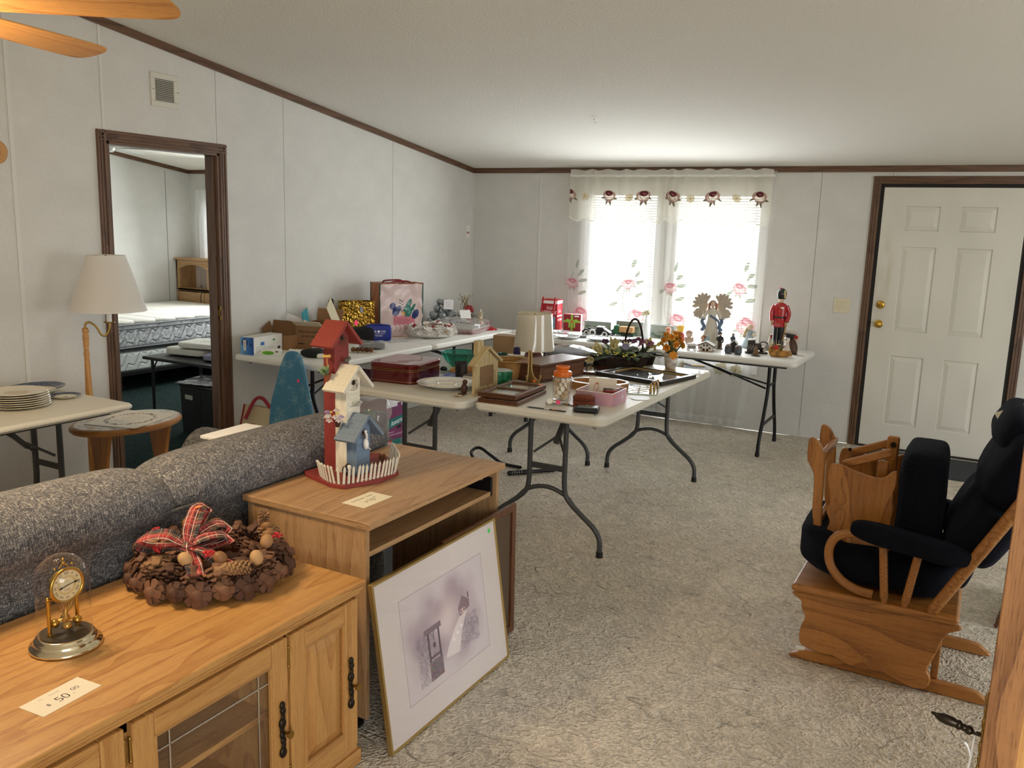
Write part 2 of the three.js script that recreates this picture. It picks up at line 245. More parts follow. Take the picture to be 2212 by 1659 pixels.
{ // entrance door with six raised panels, brown casing, black weatherstrip
  const d = new THREE.Group(); d.name = 'door_1'; tag(d, 'white six-panel entrance door with brass deadbolt and knob', null, null, 'structure'); scene.add(d);
  const dmat = M('#e0ded2', 0.42, { bumpMap: oakBump, bumpScale: 0.0009, map: tex(512, 512, (u, v) => { const st = Math.max(0, 1 - Math.hypot((u - 0.06) / 0.09, (v - 0.66) / 0.22)) * vn(u * 30, v * 18, 30, 18); const k = 0.97 + 0.04 * vn(u * 8, v * 8, 8, 8); return [k - st * 0.12, k - st * 0.15, k - st * 0.22]; }) });
  const xs = [[3.786, 4.019], [4.155, 4.388]], ys = [[0.19, 0.731], [0.919, 1.56], [1.678, 1.858]], x0 = 3.622, x1 = 4.569, y0 = -0.0, y1 = 1.995;
  const s = shp(rc(x0, x1, 0.006, y1)); for (const a of xs) for (const b of ys) s.holes.push(new THREE.Path(rc(...a, ...b).map(([x, y]) => new THREE.Vector2(x, y))));
  const g = flat(ex(s, 0.03)).translate(0, 0, -0.035);
  const fix = (q) => { const p = q.attributes.position, uv = q.attributes.uv; for (let i = 0; i < p.count; i++) uv.setXY(i, (p.getX(i) - x0) / 0.947, p.getY(i) / 2); return q; };
  const leaf = new THREE.Mesh(fix(mg(g, b0(x0, x1, 0.006, y1, -0.045, -0.025, 0.001))), dmat); leaf.name = 'door_leaf'; SH(leaf); d.add(leaf);
  for (const [a, b] of xs) for (const [c, e] of ys) { // sloped border rising to a flat field
    const t = 0.032, o = 0.006, w = b - a, h = e - c, pos = [], q = (p1, p2, p3, p4) => pos.push(...p1, ...p2, ...p3, ...p1, ...p3, ...p4);
    const R = (i, z) => [[a + i, c + i, z], [b - i, c + i, z], [b - i, e - i, z], [a + i, e - i, z]];
    const r0 = R(0, -0.005), r1 = R(o, -0.016), r2 = R(o + t, -0.006);
    for (let k = 0; k < 4; k++) { const n = (k + 1) % 4; q(r0[k], r0[n], r1[n], r1[k]); q(r1[k], r1[n], r2[n], r2[k]); }
    q(r2[0], r2[1], r2[2], r2[3]);
    const gg = new THREE.BufferGeometry(); gg.setAttribute('position', new THREE.BufferAttribute(new Float32Array(pos), 3)); gg.setAttribute('uv', new THREE.BufferAttribute(new Float32Array(pos.length / 3 * 2), 2)); gg.computeVertexNormals();
    part('panel', d, fix(gg), dmat);
  }
  part('weatherstrip', d, mg(b0(3.588, 3.624, 0, 2.03, -0.05, -0.004, 0.002), b0(4.567, 4.603, 0, 2.03, -0.05, -0.004, 0.002), b0(3.588, 4.603, 1.993, 2.03, -0.05, -0.004, 0.002), b0(3.6, 4.6, 0, 0.012, -0.05, 0.02, 0.002)), M('#17130f', 0.7));
  part('casing', d, cas(2.075, 0.056, 'z', 3.57, 0), oakTrim);
  part('casing', d, cas(2.075, 0.056, 'z', 4.621, 0), oakTrim);
  part('casing', d, buv(tr(casBoard(1.107, 0.056), 4.0955, 2.047, 0, 0, 0, Math.PI / 2), 'x'), oakTrim);
  const kn = part('door_knob', d, la([[0, 0], [0.03, 0], [0.031, 0.006], [0.012, 0.012], [0.011, 0.03], [0.022, 0.036], [0.026, 0.048], [0.022, 0.058], [0, 0.06]], 28).rotateX(Math.PI / 2).translate(3.68, 0.968, -0.006), brass);
  part('deadbolt', d, mg(la([[0, 0], [0.03, 0], [0.03, 0.01], [0.024, 0.016], [0, 0.016]], 28).rotateX(Math.PI / 2).translate(3.68, 1.115, -0.006), bx(0.034, 0.01, 0.014, 0.003, 3.68, 1.115, 0.014, 0, 0, -0.5)), brass);
}
{ // windows: frames, sashes, panes, mini blinds
  const vinyl = M('#f4f4f0', 0.4), slat = P('#f4f3ee', 0.5, { transmission: 0.25, thickness: 0, side: THREE.DoubleSide });
  WIN.concat([[-3.62, -1.6]]).forEach(([a, b], i) => {
    const w = new THREE.Group(); w.name = 'window_' + (i + 1); w.userData.kind = 'structure'; scene.add(w);
    const [y0, y1] = i < 2 ? WY : [0.75, 1.86], t = 0.03, ym = (y0 + y1) / 2;
    part('window_frame', w, mg(b0(a, a + t, y0, y1, -0.11, -0.02), b0(b - t, b, y0, y1, -0.11, -0.02), b0(a, b, y1 - t, y1, -0.11, -0.02), b0(a, b, y0, y0 + t, -0.11, -0.02)), vinyl);
    part('casing', w, mg(b0(a - 0.05, a, y0 - 0.05, y1 + 0.05, 0, 0.012), b0(b, b + 0.05, y0 - 0.05, y1 + 0.05, 0, 0.012), b0(a, b, y1, y1 + 0.05, 0, 0.012), b0(a, b, y0 - 0.05, y0, 0, 0.012)), vinyl);
    part('pane', w, b0(a + t, b - t, ym, y1 - t, -0.086, -0.082, 0.001), pane); part('pane', w, b0(a + t, b - t, y0 + t, ym, -0.086, -0.082, 0.001), pane);
    const gs = []; for (let y = y0 + 0.05; y < y1 - 0.05; y += 0.0225) gs.push(tr(new THREE.BoxGeometry(b - a - 2 * t - 0.01, 0.0008, 0.024), (a + b) / 2, y, -0.045, 0.42));
    const bl = part('blind_slats', w, gs, slat); bl.userData.kind = 'stuff';
    part('blind_rail', w, mg(b0(a + t, b - t, y1 - 0.06, y1 - 0.03, -0.06, -0.025), b0(a + t, b - t, y0 + 0.03, y0 + 0.045, -0.06, -0.03), ...[0.2, 0.8].map((k) => b0(a + (b - a) * k - 0.001, a + (b - a) * k + 0.001, y0 + 0.03, y1 - 0.04, -0.046, -0.044, 0.0005))), vinyl);
  });
}
struct('ground', b0(-30, 30, -1, -0.8, -60, 40, 0.01).translate(0, 0.0, 0), M('#b9b6a8', 0.95));
// ---------- furniture ----------
// folding tables. o: {L, W, dir: 'x' | 'z' (long axis), style: 'arch' | 'splay', fold}
function foldingTable(label, x, z, o) {
  const t = thing('folding_table', label, 'table', x, 0, z, o.dir === 'z' ? Math.PI / 2 : 0, 'white folding tables'), top = o.top ?? whitePlastic, H = 0.737, th = o.th ?? 0.042;
  const slab = (l) => ex(rrect(l, o.W, o.round ?? 0.05), th, 0.011, 8).rotateX(-Math.PI / 2).translate(0, H - th, 0);
  if (o.fold) { part('tabletop', t, buv(slab(o.L / 2 - 0.001).translate(-o.L / 4, 0, 0)), top); part('tabletop', t, buv(slab(o.L / 2 - 0.001).translate(o.L / 4, 0, 0)), top); }
  else part('tabletop', t, buv(slab(o.L)), top);
  part('rail', t, mg(b0(-o.L / 2 + 0.08, o.L / 2 - 0.08, H - th - 0.022, H - th, -o.W / 2 + 0.07, -o.W / 2 + 0.09), b0(-o.L / 2 + 0.08, o.L / 2 - 0.08, H - th - 0.022, H - th, o.W / 2 - 0.09, o.W / 2 - 0.07)), legMetal);
  const m = o.leg ?? legMetal, r = 0.0135;
  for (const s of [-1, 1]) {
    const ex0 = s * (o.L / 2 - (s < 0 ? o.in0 ?? 0.13 : o.in1 ?? 0.13));
    if (o.style === 'arch') {
      for (const k of [-1, 1]) {
        part('leg', t, tb([[ex0, H - th - 0.005, k * 0.1], [ex0, 0.5, k * 0.1], [ex0, 0.33, k * 0.102], [ex0, 0.265, k * 0.125], [ex0, 0.2, k * 0.2], [ex0, 0.145, k * 0.27], [ex0, 0.09, k * 0.305], [ex0, 0.012, k * 0.31]], r, 48, 10), m);
        part('foot', t, cy(0.017, 0.018, 0.03, ex0, 0.015, k * 0.31, 14), blackPlastic);
      }
      part('leg_arch', t, tb([[ex0, 0.235, -0.16], [ex0, 0.29, -0.1], [ex0, 0.315, 0], [ex0, 0.29, 0.1], [ex0, 0.235, 0.16]], 0.012, 24), m);
      part('crossbar', t, b0(ex0 - 0.006, ex0 + 0.006, 0.405, 0.435, -0.1, 0.1), m);
    } else {
      for (const k of [-1, 1]) {
        part('leg', t, tb([[ex0, H - th - 0.005, k * 0.1], [ex0, 0.55, k * 0.1], [ex0, 0.46, k * 0.105], [ex0, 0.3, k * 0.17], [ex0, 0.16, k * 0.245], [ex0, 0.08, k * 0.275], [ex0, 0.012, k * 0.285]], r, 40, 10), m);
        part('foot', t, cy(0.016, 0.017, 0.03, ex0, 0.015, k * 0.286, 14), blackPlastic);
      }
      part('crossbar', t, b0(ex0 - 0.006, ex0 + 0.006, 0.21, 0.235, -0.21, 0.21), m);
      part('crossbar', t, bar([ex0, 0.5, -0.1], [ex0, 0.5, 0.1], 0.009), m);
    }
    const hinge = o.style === 'arch' ? 0.5 : 0.5, run = o.style === 'arch' ? 0.3 : o.L * 0.33;
    part('brace', t, mg(bar([ex0 - s * 0.02, hinge - 0.02, -0.09], [ex0 - s * (run * 0.42), hinge + 0.06, 0], 0.007), bar([ex0 - s * 0.02, hinge - 0.02, 0.09], [ex0 - s * (run * 0.42), hinge + 0.06, 0], 0.007), bar([ex0 - s * (run * 0.38), hinge + 0.05, 0], [ex0 - s * run, H - th - 0.01, 0], 0.009), bx(0.12, 0.022, 0.03, 0.004, ex0 - s * (run * 0.45), hinge + 0.066, 0, 0, 0, -s * 0.62 * (o.style === 'arch' ? 1.3 : 0.5))), m);
  }
  return t;
}
foldingTable('almond folding table with wallet, shell jar and pink box, nearest the window light', 2.522, 2.584, { L: 1.82, W: 0.718, dir: 'z', style: 'arch', top: almondPlastic, in0: 0.155, in1: 0.09 });
foldingTable('almond folding table with red tin and divided platter on it', 1.772, 2.63, { L: 1.84, W: 0.722, dir: 'z', style: 'arch', top: almondPlastic, in0: 0.155, in1: 0.09 });
foldingTable('white fold-in-half table against the left wall carrying boxes and gift bags', 0.452, 1.86, { L: 2.52, W: 0.76, dir: 'z', style: 'splay', fold: true, leg: blackMetal, in0: 0.24, in1: 0.24 });
foldingTable('long white folding table in front of the curtained window carrying figurines', 2.06, 0.565, { L: 2.42, W: 0.75, dir: 'x', style: 'splay', leg: blackMetal, in0: 0.24, in1: 0.24 });
foldingTable('pale folding table beside the doorway carrying stacked plates', 0.5, 5.41, { L: 1.83, W: 0.78, dir: 'z', style: 'arch', top: almondPlastic, th: 0.03, round: 0.03, in1: 0.2 });

// sofa seen from behind
{
  const fab = tex(512, 512, (u, v) => { const wx = vn(u * 128, v * 24, 128, 24), wy = vn(u * 24, v * 128, 24, 128), s = vn(u * 200, v * 200, 200, 200), st = vn(u * 90, v * 7, 90, 7); const l = Math.max(0, wx * 0.5 + wy * 0.45 + s * 0.25 - 0.5) * 1.5, k = 0.2 + 0.12 * st + 0.1 * s; return [k * 1.02 + l * 0.6, k * 1.03 + l * 0.56, k * 1.08 + l * 0.48]; }, 1 / 0.16);
  const bump = tex(512, 512, (u, v) => 0.5 + 0.25 * Math.sin(u * 256 * 3.1416) * Math.sin(v * 256 * 3.1416) + 0.3 * (vn(u * 160, v * 160, 160, 160) - 0.5), 1 / 0.22, false);
  const fm = P('#ffffff', 0.95, { map: fab, bumpMap: bump, bumpScale: 0.0012, sheen: 0.25, sheenRoughness: 0.6, sheenColor: new THREE.Color(0.4, 0.4, 0.4), specularIntensity: 0.3 });
  const s = thing('sofa', 'blue-grey tweed sofa turned with its back to the television cabinet', 'sofa', 1.7, 0, 5.4);
  const L = (g) => g.translate(-1.7, 0, -5.4);
  part('back_panel', s, L(buv(b0(2.12, 2.258, 0.06, 0.74, 4.32, 6.48, 0.03), 'y')), fm);
  const prof = [[2.27, 0.70], [2.3, 0.735], [2.303, 0.78], [2.275, 0.83], [2.215, 0.862], [2.14, 0.868], [2.06, 0.85], [1.995, 0.8], [1.96, 0.73], [1.95, 0.64], [1.97, 0.54], [2.06, 0.5], [2.18, 0.55]];
  const cur = new THREE.CatmullRomCurve3(prof.map(([x, y]) => new THREE.Vector3(x, y, 0)), true, 'catmullrom', 0.5);
  const cushion = (z0, z1, seed) => {
    const g = sheet(110, 72, (u, v) => {
      const p = cur.getPointAt(v % 1), e = Math.min(u, 1 - u), end = Math.exp(-Math.pow(e / 0.05, 1.3)), cx = 2.12, cyy = 0.7;
      let k = 1 - 0.26 * end + 0.012 * Math.sin(u * Math.PI);
      const wr = Math.exp(-e / 0.09) * Math.sin(v * 63 + seed + 5 * vn(v * 9, u * 6 + seed)) * 0.011 + (fb(u * 7 + seed, v * 6, 64, 64, 3) - 0.5) * 0.02;
      k += wr; const droop = -0.012 * Math.pow(Math.abs(u - 0.5) * 2, 3);
      return [cx + (p.x - cx) * k, cyy + (p.y - cyy) * k + droop, z0 + (z1 - z0) * u];
    });
    const uv = g.attributes.uv; for (let i = 0; i < uv.count; i++) uv.setXY(i, uv.getX(i) * (z1 - z0), uv.getY(i) * 1.1);
    return L(g);
  };
  part('back_cushion', s, cushion(5.40, 6.50, 1), fm); part('back_cushion', s, cushion(4.34, 5.43, 7), fm);
  part('welt', s, L(tb([[2.288, 0.735, 4.34], [2.293, 0.733, 4.9], [2.293, 0.735, 5.42], [2.29, 0.735, 6.48]], 0.006, 40, 6)), fm);
  part('seat', s, L(buv(b0(1.35, 2.15, 0.2, 0.42, 4.6, 6.3, 0.05), 'z')), fm);
  for (const [a, b] of [[4.32, 4.6], [6.25, 6.48]]) part('arm', s, L(mg(buv(b0(1.3, 2.2, 0.06, 0.54, a, b, 0.04), 'y'), buv(cy(0.13, 0.13, 0.86, 1.73, 0.54, (a + b) / 2, 24, 0, 0, Math.PI / 2)))), fm);
  for (const x of [1.4, 2.22]) for (const z of [4.4, 6.4]) part('foot', s, L(cy(0.03, 0.022, 0.06, x, 0.03, z)), walnut);
}
// computer desk
const DESKY = 0.717;
{
  const d = thing('computer_desk', 'oak laminate computer desk on casters with an open keyboard shelf', 'desk', 2.56, 0, 4.76), L = (g) => g.translate(-2.56, 0, -4.76);
  part('desktop', d, L(buv(b0(2.295, 2.828, DESKY - 0.022, DESKY, 4.332, 5.172, 0.0025), 'z')), oakDesk);
  part('side_panel', d, L(buv(b0(2.31, 2.806, 0.055, DESKY - 0.022, 5.144, 5.162, 0.002), 'y')), oakDesk);
  part('side_panel', d, L(buv(b0(2.31, 2.806, 0.055, DESKY - 0.022, 4.342, 4.36, 0.002), 'y', 0.4)), oakDesk);
  part('keyboard_shelf', d, L(buv(b0(2.43, 2.79, 0.588, 0.606, 4.376, 5.128, 0.002), 'z')), oakDesk);
  part('stretcher', d, L(buv(b0(2.33, 2.346, 0.5, DESKY - 0.024, 4.36, 5.144, 0.002), 'z')), oakDesk);
  for (const z of [4.361, 5.131]) part('shelf_runner', d, L(mg(b0(2.44, 2.785, 0.602, 0.64, z, z + 0.012, 0.002), b0(2.75, 2.79, 0.585, 0.66, z, z + 0.013, 0.004))), blackMetal);
  for (const x of [2.37, 2.75]) for (const z of [4.352, 5.152]) part('caster', d, L(mg(cy(0.022, 0.022, 0.018, x, 0.022, z - 0.013, 18, Math.PI / 2), cy(0.022, 0.022, 0.018, x, 0.022, z + 0.013, 18, Math.PI / 2), b0(x - 0.014, x + 0.014, 0.024, 0.056, z - 0.008, z + 0.008))), blackPlastic);
}
// television cabinet with three doors
const TVY = 0.591;
{
  const X0 = 2.315, XF = 2.868, ZA = 5.288, ZB = 6.37, t = thing('tv_cabinet', 'honey oak television cabinet with leaded glass centre door', 'cabinet', 2.6, 0, 5.83), L = (g) => g.translate(-2.6, 0, -5.83);
  part('top', t, L(mg(buv(b0(2.3, 2.893, TVY - 0.018, TVY, ZA - 0.018, ZB + 0.018, 0.005), 'z'))), oakHoney);
  part('cornice', t, L(mg(buv(b0(2.31, 2.888, TVY - 0.03, TVY - 0.018, ZA - 0.014, ZB + 0.014, 0.005), 'z'), buv(b0(2.31, 2.88, TVY - 0.044, TVY - 0.03, ZA - 0.008, ZB + 0.008, 0.006), 'z'))), oakHoney);
  part('side_panel', t, L(buv(b0(X0, XF - 0.02, 0.0, TVY - 0.03, ZA, ZA + 0.018, 0.002), 'y')), oakHoney);
  part('side_panel', t, L(buv(b0(X0, XF - 0.02, 0.0, TVY - 0.03, ZB - 0.018, ZB, 0.002), 'y')), oakHoney);
  part('back_panel', t, L(buv(b0(X0, X0 + 0.008, 0.05, TVY - 0.03, ZA, ZB, 0.001), 'z')), oakHoney);
  part('bottom_panel', t, L(buv(b0(X0, XF - 0.02, 0.06, 0.078, ZA, ZB, 0.001), 'z')), oakHoney);
  for (const z of [5.575, 6.065]) part('divider', t, L(buv(b0(X0, XF - 0.02, 0.07, TVY - 0.03, z - 0.008, z + 0.008, 0.001), 'y')), oakHoney);
  part('shelf', t, L(buv(b0(X0 + 0.01, XF - 0.06, 0.288, 0.306, 5.583, 6.057, 0.002), 'z')), oakHoney);
  part('face_frame', t, L(mg(buv(b0(XF - 0.02, XF - 0.004, 0.05, TVY - 0.044, ZA, ZA + 0.03, 0.002), 'y'), buv(b0(XF - 0.02, XF - 0.004, 0.05, TVY - 0.044, ZB - 0.03, ZB, 0.002), 'y'), buv(b0(XF - 0.02, XF - 0.004, 0.05, TVY - 0.044, 5.562, 5.592, 0.002), 'y'), buv(b0(XF - 0.02, XF - 0.004, 0.05, TVY - 0.044, 6.05, 6.08, 0.002), 'y'), buv(b0(XF - 0.02, XF - 0.004, TVY - 0.075, TVY - 0.04, ZA, ZB, 0.002), 'z'))), oakHoney);
  part('plinth', t, L(mg(buv(b0(X0, XF + 0.012, 0, 0.05, ZA - 0.012, ZB + 0.012, 0.006), 'z'), buv(b0(X0, XF + 0.004, 0.045, 0.066, ZA - 0.004, ZB + 0.004, 0.008), 'z'))), oakHoney);
  // door in x (width), y, facing +z; then turned to face +x
  const face = (g) => g.rotateY(Math.PI / 2);
  const frameOf = (w, h, s) => [buv(b0(0, s, 0, h, 0, 0.02, 0.004), 'y'), buv(b0(w - s, w, 0, h, 0, 0.02, 0.004), 'y', 0.3), buv(b0(s, w - s, 0, s, 0, 0.0195, 0.004), 'x'), buv(b0(s, w - s, h - s, h, 0, 0.0195, 0.004), 'x', 0.3)];
  const pull = (x, y, h) => { const g = []; for (let i = 0; i < 9; i++) { const k = i / 8, a = Math.sin(k * Math.PI * 3) * 0.0025; g.push(sp(0.0125 - 0.005 * Math.abs(Math.sin(k * Math.PI * 3.2)), x + a, y + (k - 0.5) * h, 0.025, [1, 1.25, 0.6], 10, 8)); if (i % 2) g.push(tr(cy(0.001, 0.006, 0.016, 0, 0, 0, 7), x + (i % 4 === 1 ? 0.005 : -0.005), y + (k - 0.5) * h, 0.026, 0, 0, i % 4 === 1 ? -0.6 : 0.6)); } return g; };
  const door = (zs, w, y0, h, glass, px) => { // zs: end nearest the entrance door; the door runs from zs towards larger z
    const d = new THREE.Group(); d.name = glass ? 'glass_door' : 'door'; t.add(d); d.position.set(XF - 2.6 - 0.004, y0, zs + w - 5.83); d.rotation.y = Math.PI / 2;
    const s = 0.058;
    part('door_frame', d, frameOf(w, h, s), oakHoney);
    part('bead', d, mg(b0(s - 0.003, s + 0.006, s, h - s, 0.008, 0.02, 0.003), b0(w - s - 0.006, w - s + 0.003, s, h - s, 0.008, 0.02, 0.003), b0(s, w - s, s - 0.003, s + 0.006, 0.008, 0.02, 0.003), b0(s, w - s, h - s - 0.006, h - s + 0.003, 0.008, 0.02, 0.003)), oakHoney);
    if (glass) {
      part('pane', d, b0(s, w - s, s, h - s, 0.008, 0.011, 0.0008), pane);
      const cw = 0.0022, bars = [b0(s + 0.042 - cw, s + 0.042 + cw, s, h - s, 0.0095, 0.0135, 0.001), b0(w - s - 0.042 - cw, w - s - 0.042 + cw, s, h - s, 0.0095, 0.0135, 0.001), b0(s, w - s, h - s - 0.045 - cw, h - s - 0.045 + cw, 0.0095, 0.0135, 0.001), b0(s, w - s, s + 0.045 - cw, s + 0.045 + cw, 0.0095, 0.0135, 0.001)];
      for (const q of bars) part('lead_bar', d, q, chrome);
    } else {
      const a = s + 0.006, c = 0.03, pos = [], q = (...p) => [0, 1, 2, 0, 2, 3].forEach((i) => pos.push(...p[i]));
      const R = (i, z) => [[a + i, a + i, z], [w - a - i, a + i, z], [w - a - i, h - a - i, z], [a + i, h - a - i, z]], r0 = R(0, 0.006), r1 = R(c, 0.017);
      for (let k = 0; k < 4; k++) q(r0[k], r0[(k + 1) % 4], r1[(k + 1) % 4], r1[k]); q(...r1);
      const g = new THREE.BufferGeometry(); g.setAttribute('position', new THREE.BufferAttribute(new Float32Array(pos), 3)); g.computeVertexNormals();
      part('raised_panel', d, mg(buv(g, 'y', 0.7), b0(s - 0.005, w - s + 0.005, s - 0.005, h - s + 0.005, 0.0, 0.006)), oakHoney);
    }
    part('pull_handle', d, pull(px, h * 0.47, 0.135), bronze);
    part('knob', d, mg(cy(0.004, 0.004, 0.018, px + 0.006, h * 0.47 - 0.012, 0.034, 10, Math.PI / 2), cy(0.011, 0.009, 0.008, px + 0.006, h * 0.47 - 0.012, 0.045, 18, Math.PI / 2)), brassDull);
    const hx = px > w / 2 ? -0.002 : w + 0.002;
    for (const y of [h * 0.13, h * 0.87]) part('hinge', d, mg(cy(0.004, 0.004, 0.05, hx, y, 0.014, 10), sp(0.005, hx, y + 0.027, 0.014), sp(0.005, hx, y - 0.027, 0.014)), brassDull);
  };
  door(5.299, 0.279, 0.075, 0.467, false, 0.242);
  door(5.587, 0.473, 0.075, 0.467, true, 0.444);
  door(6.078, 0.279, 0.075, 0.467, false, 0.037);
}
// oak hutch standing at the right edge, its side panel towards the viewer
{
  const h = thing('oak_hutch', 'tall oak hutch at the right edge with bronze drop handle', 'hutch', 4.463, 0, 5.62, -0.058);
  // local: +x runs along the side panel, -z goes away from the viewer along the front
  const W = 0.42, D = 0.95, H = 1.9;
  part('stile', h, buv(b0(0, 0.052, 0.04, H, -0.022, 0, 0.003), 'y'), oakHutch);
  part('stile', h, buv(b0(W - 0.052, W, 0.04, H, -0.022, 0, 0.003), 'y', 0.5), oakHutch);
  part('rail', h, buv(b0(0.052, W - 0.052, 0.875, 0.93, -0.022, -0.001, 0.003), 'x'), oakHutch);
  part('rail', h, buv(b0(0.052, W - 0.052, H - 0.1, H, -0.022, -0.001, 0.003), 'x'), oakHutch);
  part('rail', h, buv(b0(0.052, W - 0.052, 0.04, 0.13, -0.022, -0.001, 0.003), 'x'), oakHutch);
  part('panel', h, buv(b0(0.045, W - 0.045, 0.1, 0.9, -0.02, -0.009, 0.002), 'y', 0.9), oakHoney); part('panel', h, buv(b0(0.045, W - 0.045, 0.9, H - 0.05, -0.02, -0.009, 0.002), 'y', 0.2), oakHoney);
  part('carcass', h, mg(buv(b0(0.004, W, 0.04, H, -D, -D + 0.02, 0.002), 'y'), buv(b0(0.004, W, 0.04, 0.06, -D, -0.02, 0.002), 'z'), buv(b0(0.004, W, H - 0.02, H, -D, -0.02, 0.002), 'z'), buv(b0(W - 0.01, W, 0.04, H, -D, -0.02, 0.002), 'y')), oakHutch);
  for (const [a, b] of [[-0.46, -0.025], [-0.925, -0.47]]) part('door', h, buv(b0(0.002, 0.02, 0.06, H - 0.06, a, b, 0.003), 'y'), oakHutch);
  part('plinth', h, buv(b0(0.0, W, 0, 0.045, -D, 0, 0.004), 'x'), oakHutch);
  part('crown', h, mg([[0.02, 0.028], [0.045, 0.03], [0.068, 0.028], [0.082, 0.016]].map(([o, t], i) => buv(b0(-o, W + o, H + i * 0.026 - 0.004, H + i * 0.026 + t, -D, o, 0.006), 'x'))), oakHutch);
  // ornate drop handle standing out from the front edge, with its backplate and a white string
  const hd = part('drop_handle', h, mg(bar([0.0, 0.79, -0.03], [-0.02, 0.792, -0.03], 0.004, 8), sp(0.008, -0.022, 0.793, -0.03), sp(0.0065, -0.03, 0.795, -0.03), sp(0.0085, -0.038, 0.797, -0.03, [0.8, 1, 1]), tr(sp(0.011, 0, 0, 0, [2.0, 0.8, 0.8]), -0.055, 0.8, -0.03, 0, 0, -0.14), bar([-0.06, 0.8, -0.03], [-0.082, 0.806, -0.03], 0.007, 8, 0.002)), bronze);
  part('backplate', h, mg(...[0, 1, 2, 3, 4, 5, 6].map((i) => sp(0.012 - 0.002 * (i % 2), -0.001, 0.725 + i * 0.022, -0.03, [0.35, 1.15, 1], 10, 8))), brassDull);
  part('string', h, mg(tb([[-0.012, 0.797, -0.03], [-0.014, 0.74, -0.028], [-0.02, 0.68, -0.025], [-0.022, 0.6, -0.024]], 0.002, 20, 6), tb([[-0.013, 0.745, -0.028], [-0.02, 0.766, -0.024], [-0.026, 0.775, -0.02]], 0.002, 10, 6)), paperWhite);
}
// floor lamp with turned pole, brass swan-neck arm and white shade
{
  const l = thing('floor_lamp', 'wooden floor lamp with brass swan-neck arm and white cone shade', 'lamp', 0.25, 0, 4.285);
  part('base', l, la([[0, 0], [0.125, 0], [0.13, 0.012], [0.1, 0.025], [0.04, 0.035], [0.025, 0.05], [0, 0.05]]), oakHoney);
  part('pole', l, la([[0.019, 0.04], [0.022, 0.3], [0.02, 0.55], [0.014, 0.85], [0.0135, 0.88], [0.017, 0.888], [0.0135, 0.897], [0.0125, 0.92], [0.016, 0.945], [0.0135, 0.952], [0.016, 0.96], [0.017, 0.985], [0.012, 0.997], [0.017, 1.006], [0.017, 1.016], [0.015, 1.026], [0, 1.028]], 24), oakHoney);
  const a = [0.06, 0, -0.1];
  const along = (k, y) => [a[0] * k, y, a[2] * k];
  part('arm', l, tb([along(0, 1.02), along(0.02, 1.048), along(0.2, 1.055), along(0.45, 1.03), along(0.66, 0.985), along(0.86, 0.985), along(1, 1.02), along(1, 1.05)], 0.0055, 60, 10), brassDull);
  part('drip_pan', l, la([[0, 1.048], [0.026, 1.05], [0.03, 1.056], [0.02, 1.054], [0, 1.054]], 24).translate(a[0], 0, a[2]), brass);
  part('candle_sleeve', l, cy(0.0135, 0.0135, 0.09, a[0], 1.1, a[2], 20), white);
  const sh = la([[0.19, 1.118], [0.096, 1.405]], 56).translate(a[0], 0, a[2]);
  part('lamp_shade', l, sh, P('#efece4', 0.92, { transmission: 0.3, thickness: 0, side: THREE.DoubleSide, bumpMap: stippleBump, bumpScale: 0.0003 }));
  part('shade_rim', l, mg(tr(flat(new THREE.TorusGeometry(0.19, 0.0022, 6, 56)), a[0], 1.118, a[2], Math.PI / 2), tr(flat(new THREE.TorusGeometry(0.096, 0.0022, 6, 40)), a[0], 1.405, a[2], Math.PI / 2)), white);
  part('shade_spider', l, mg(bar([a[0] - 0.095, 1.4, a[2]], [a[0] + 0.095, 1.4, a[2]], 0.0018), bar([a[0], 1.4, a[2] - 0.095], [a[0], 1.4, a[2] + 0.095], 0.0018), bar([a[0], 1.14, a[2]], [a[0], 1.4, a[2]], 0.003), sp(0.006, a[0], 1.402, a[2])), brassDull);
}
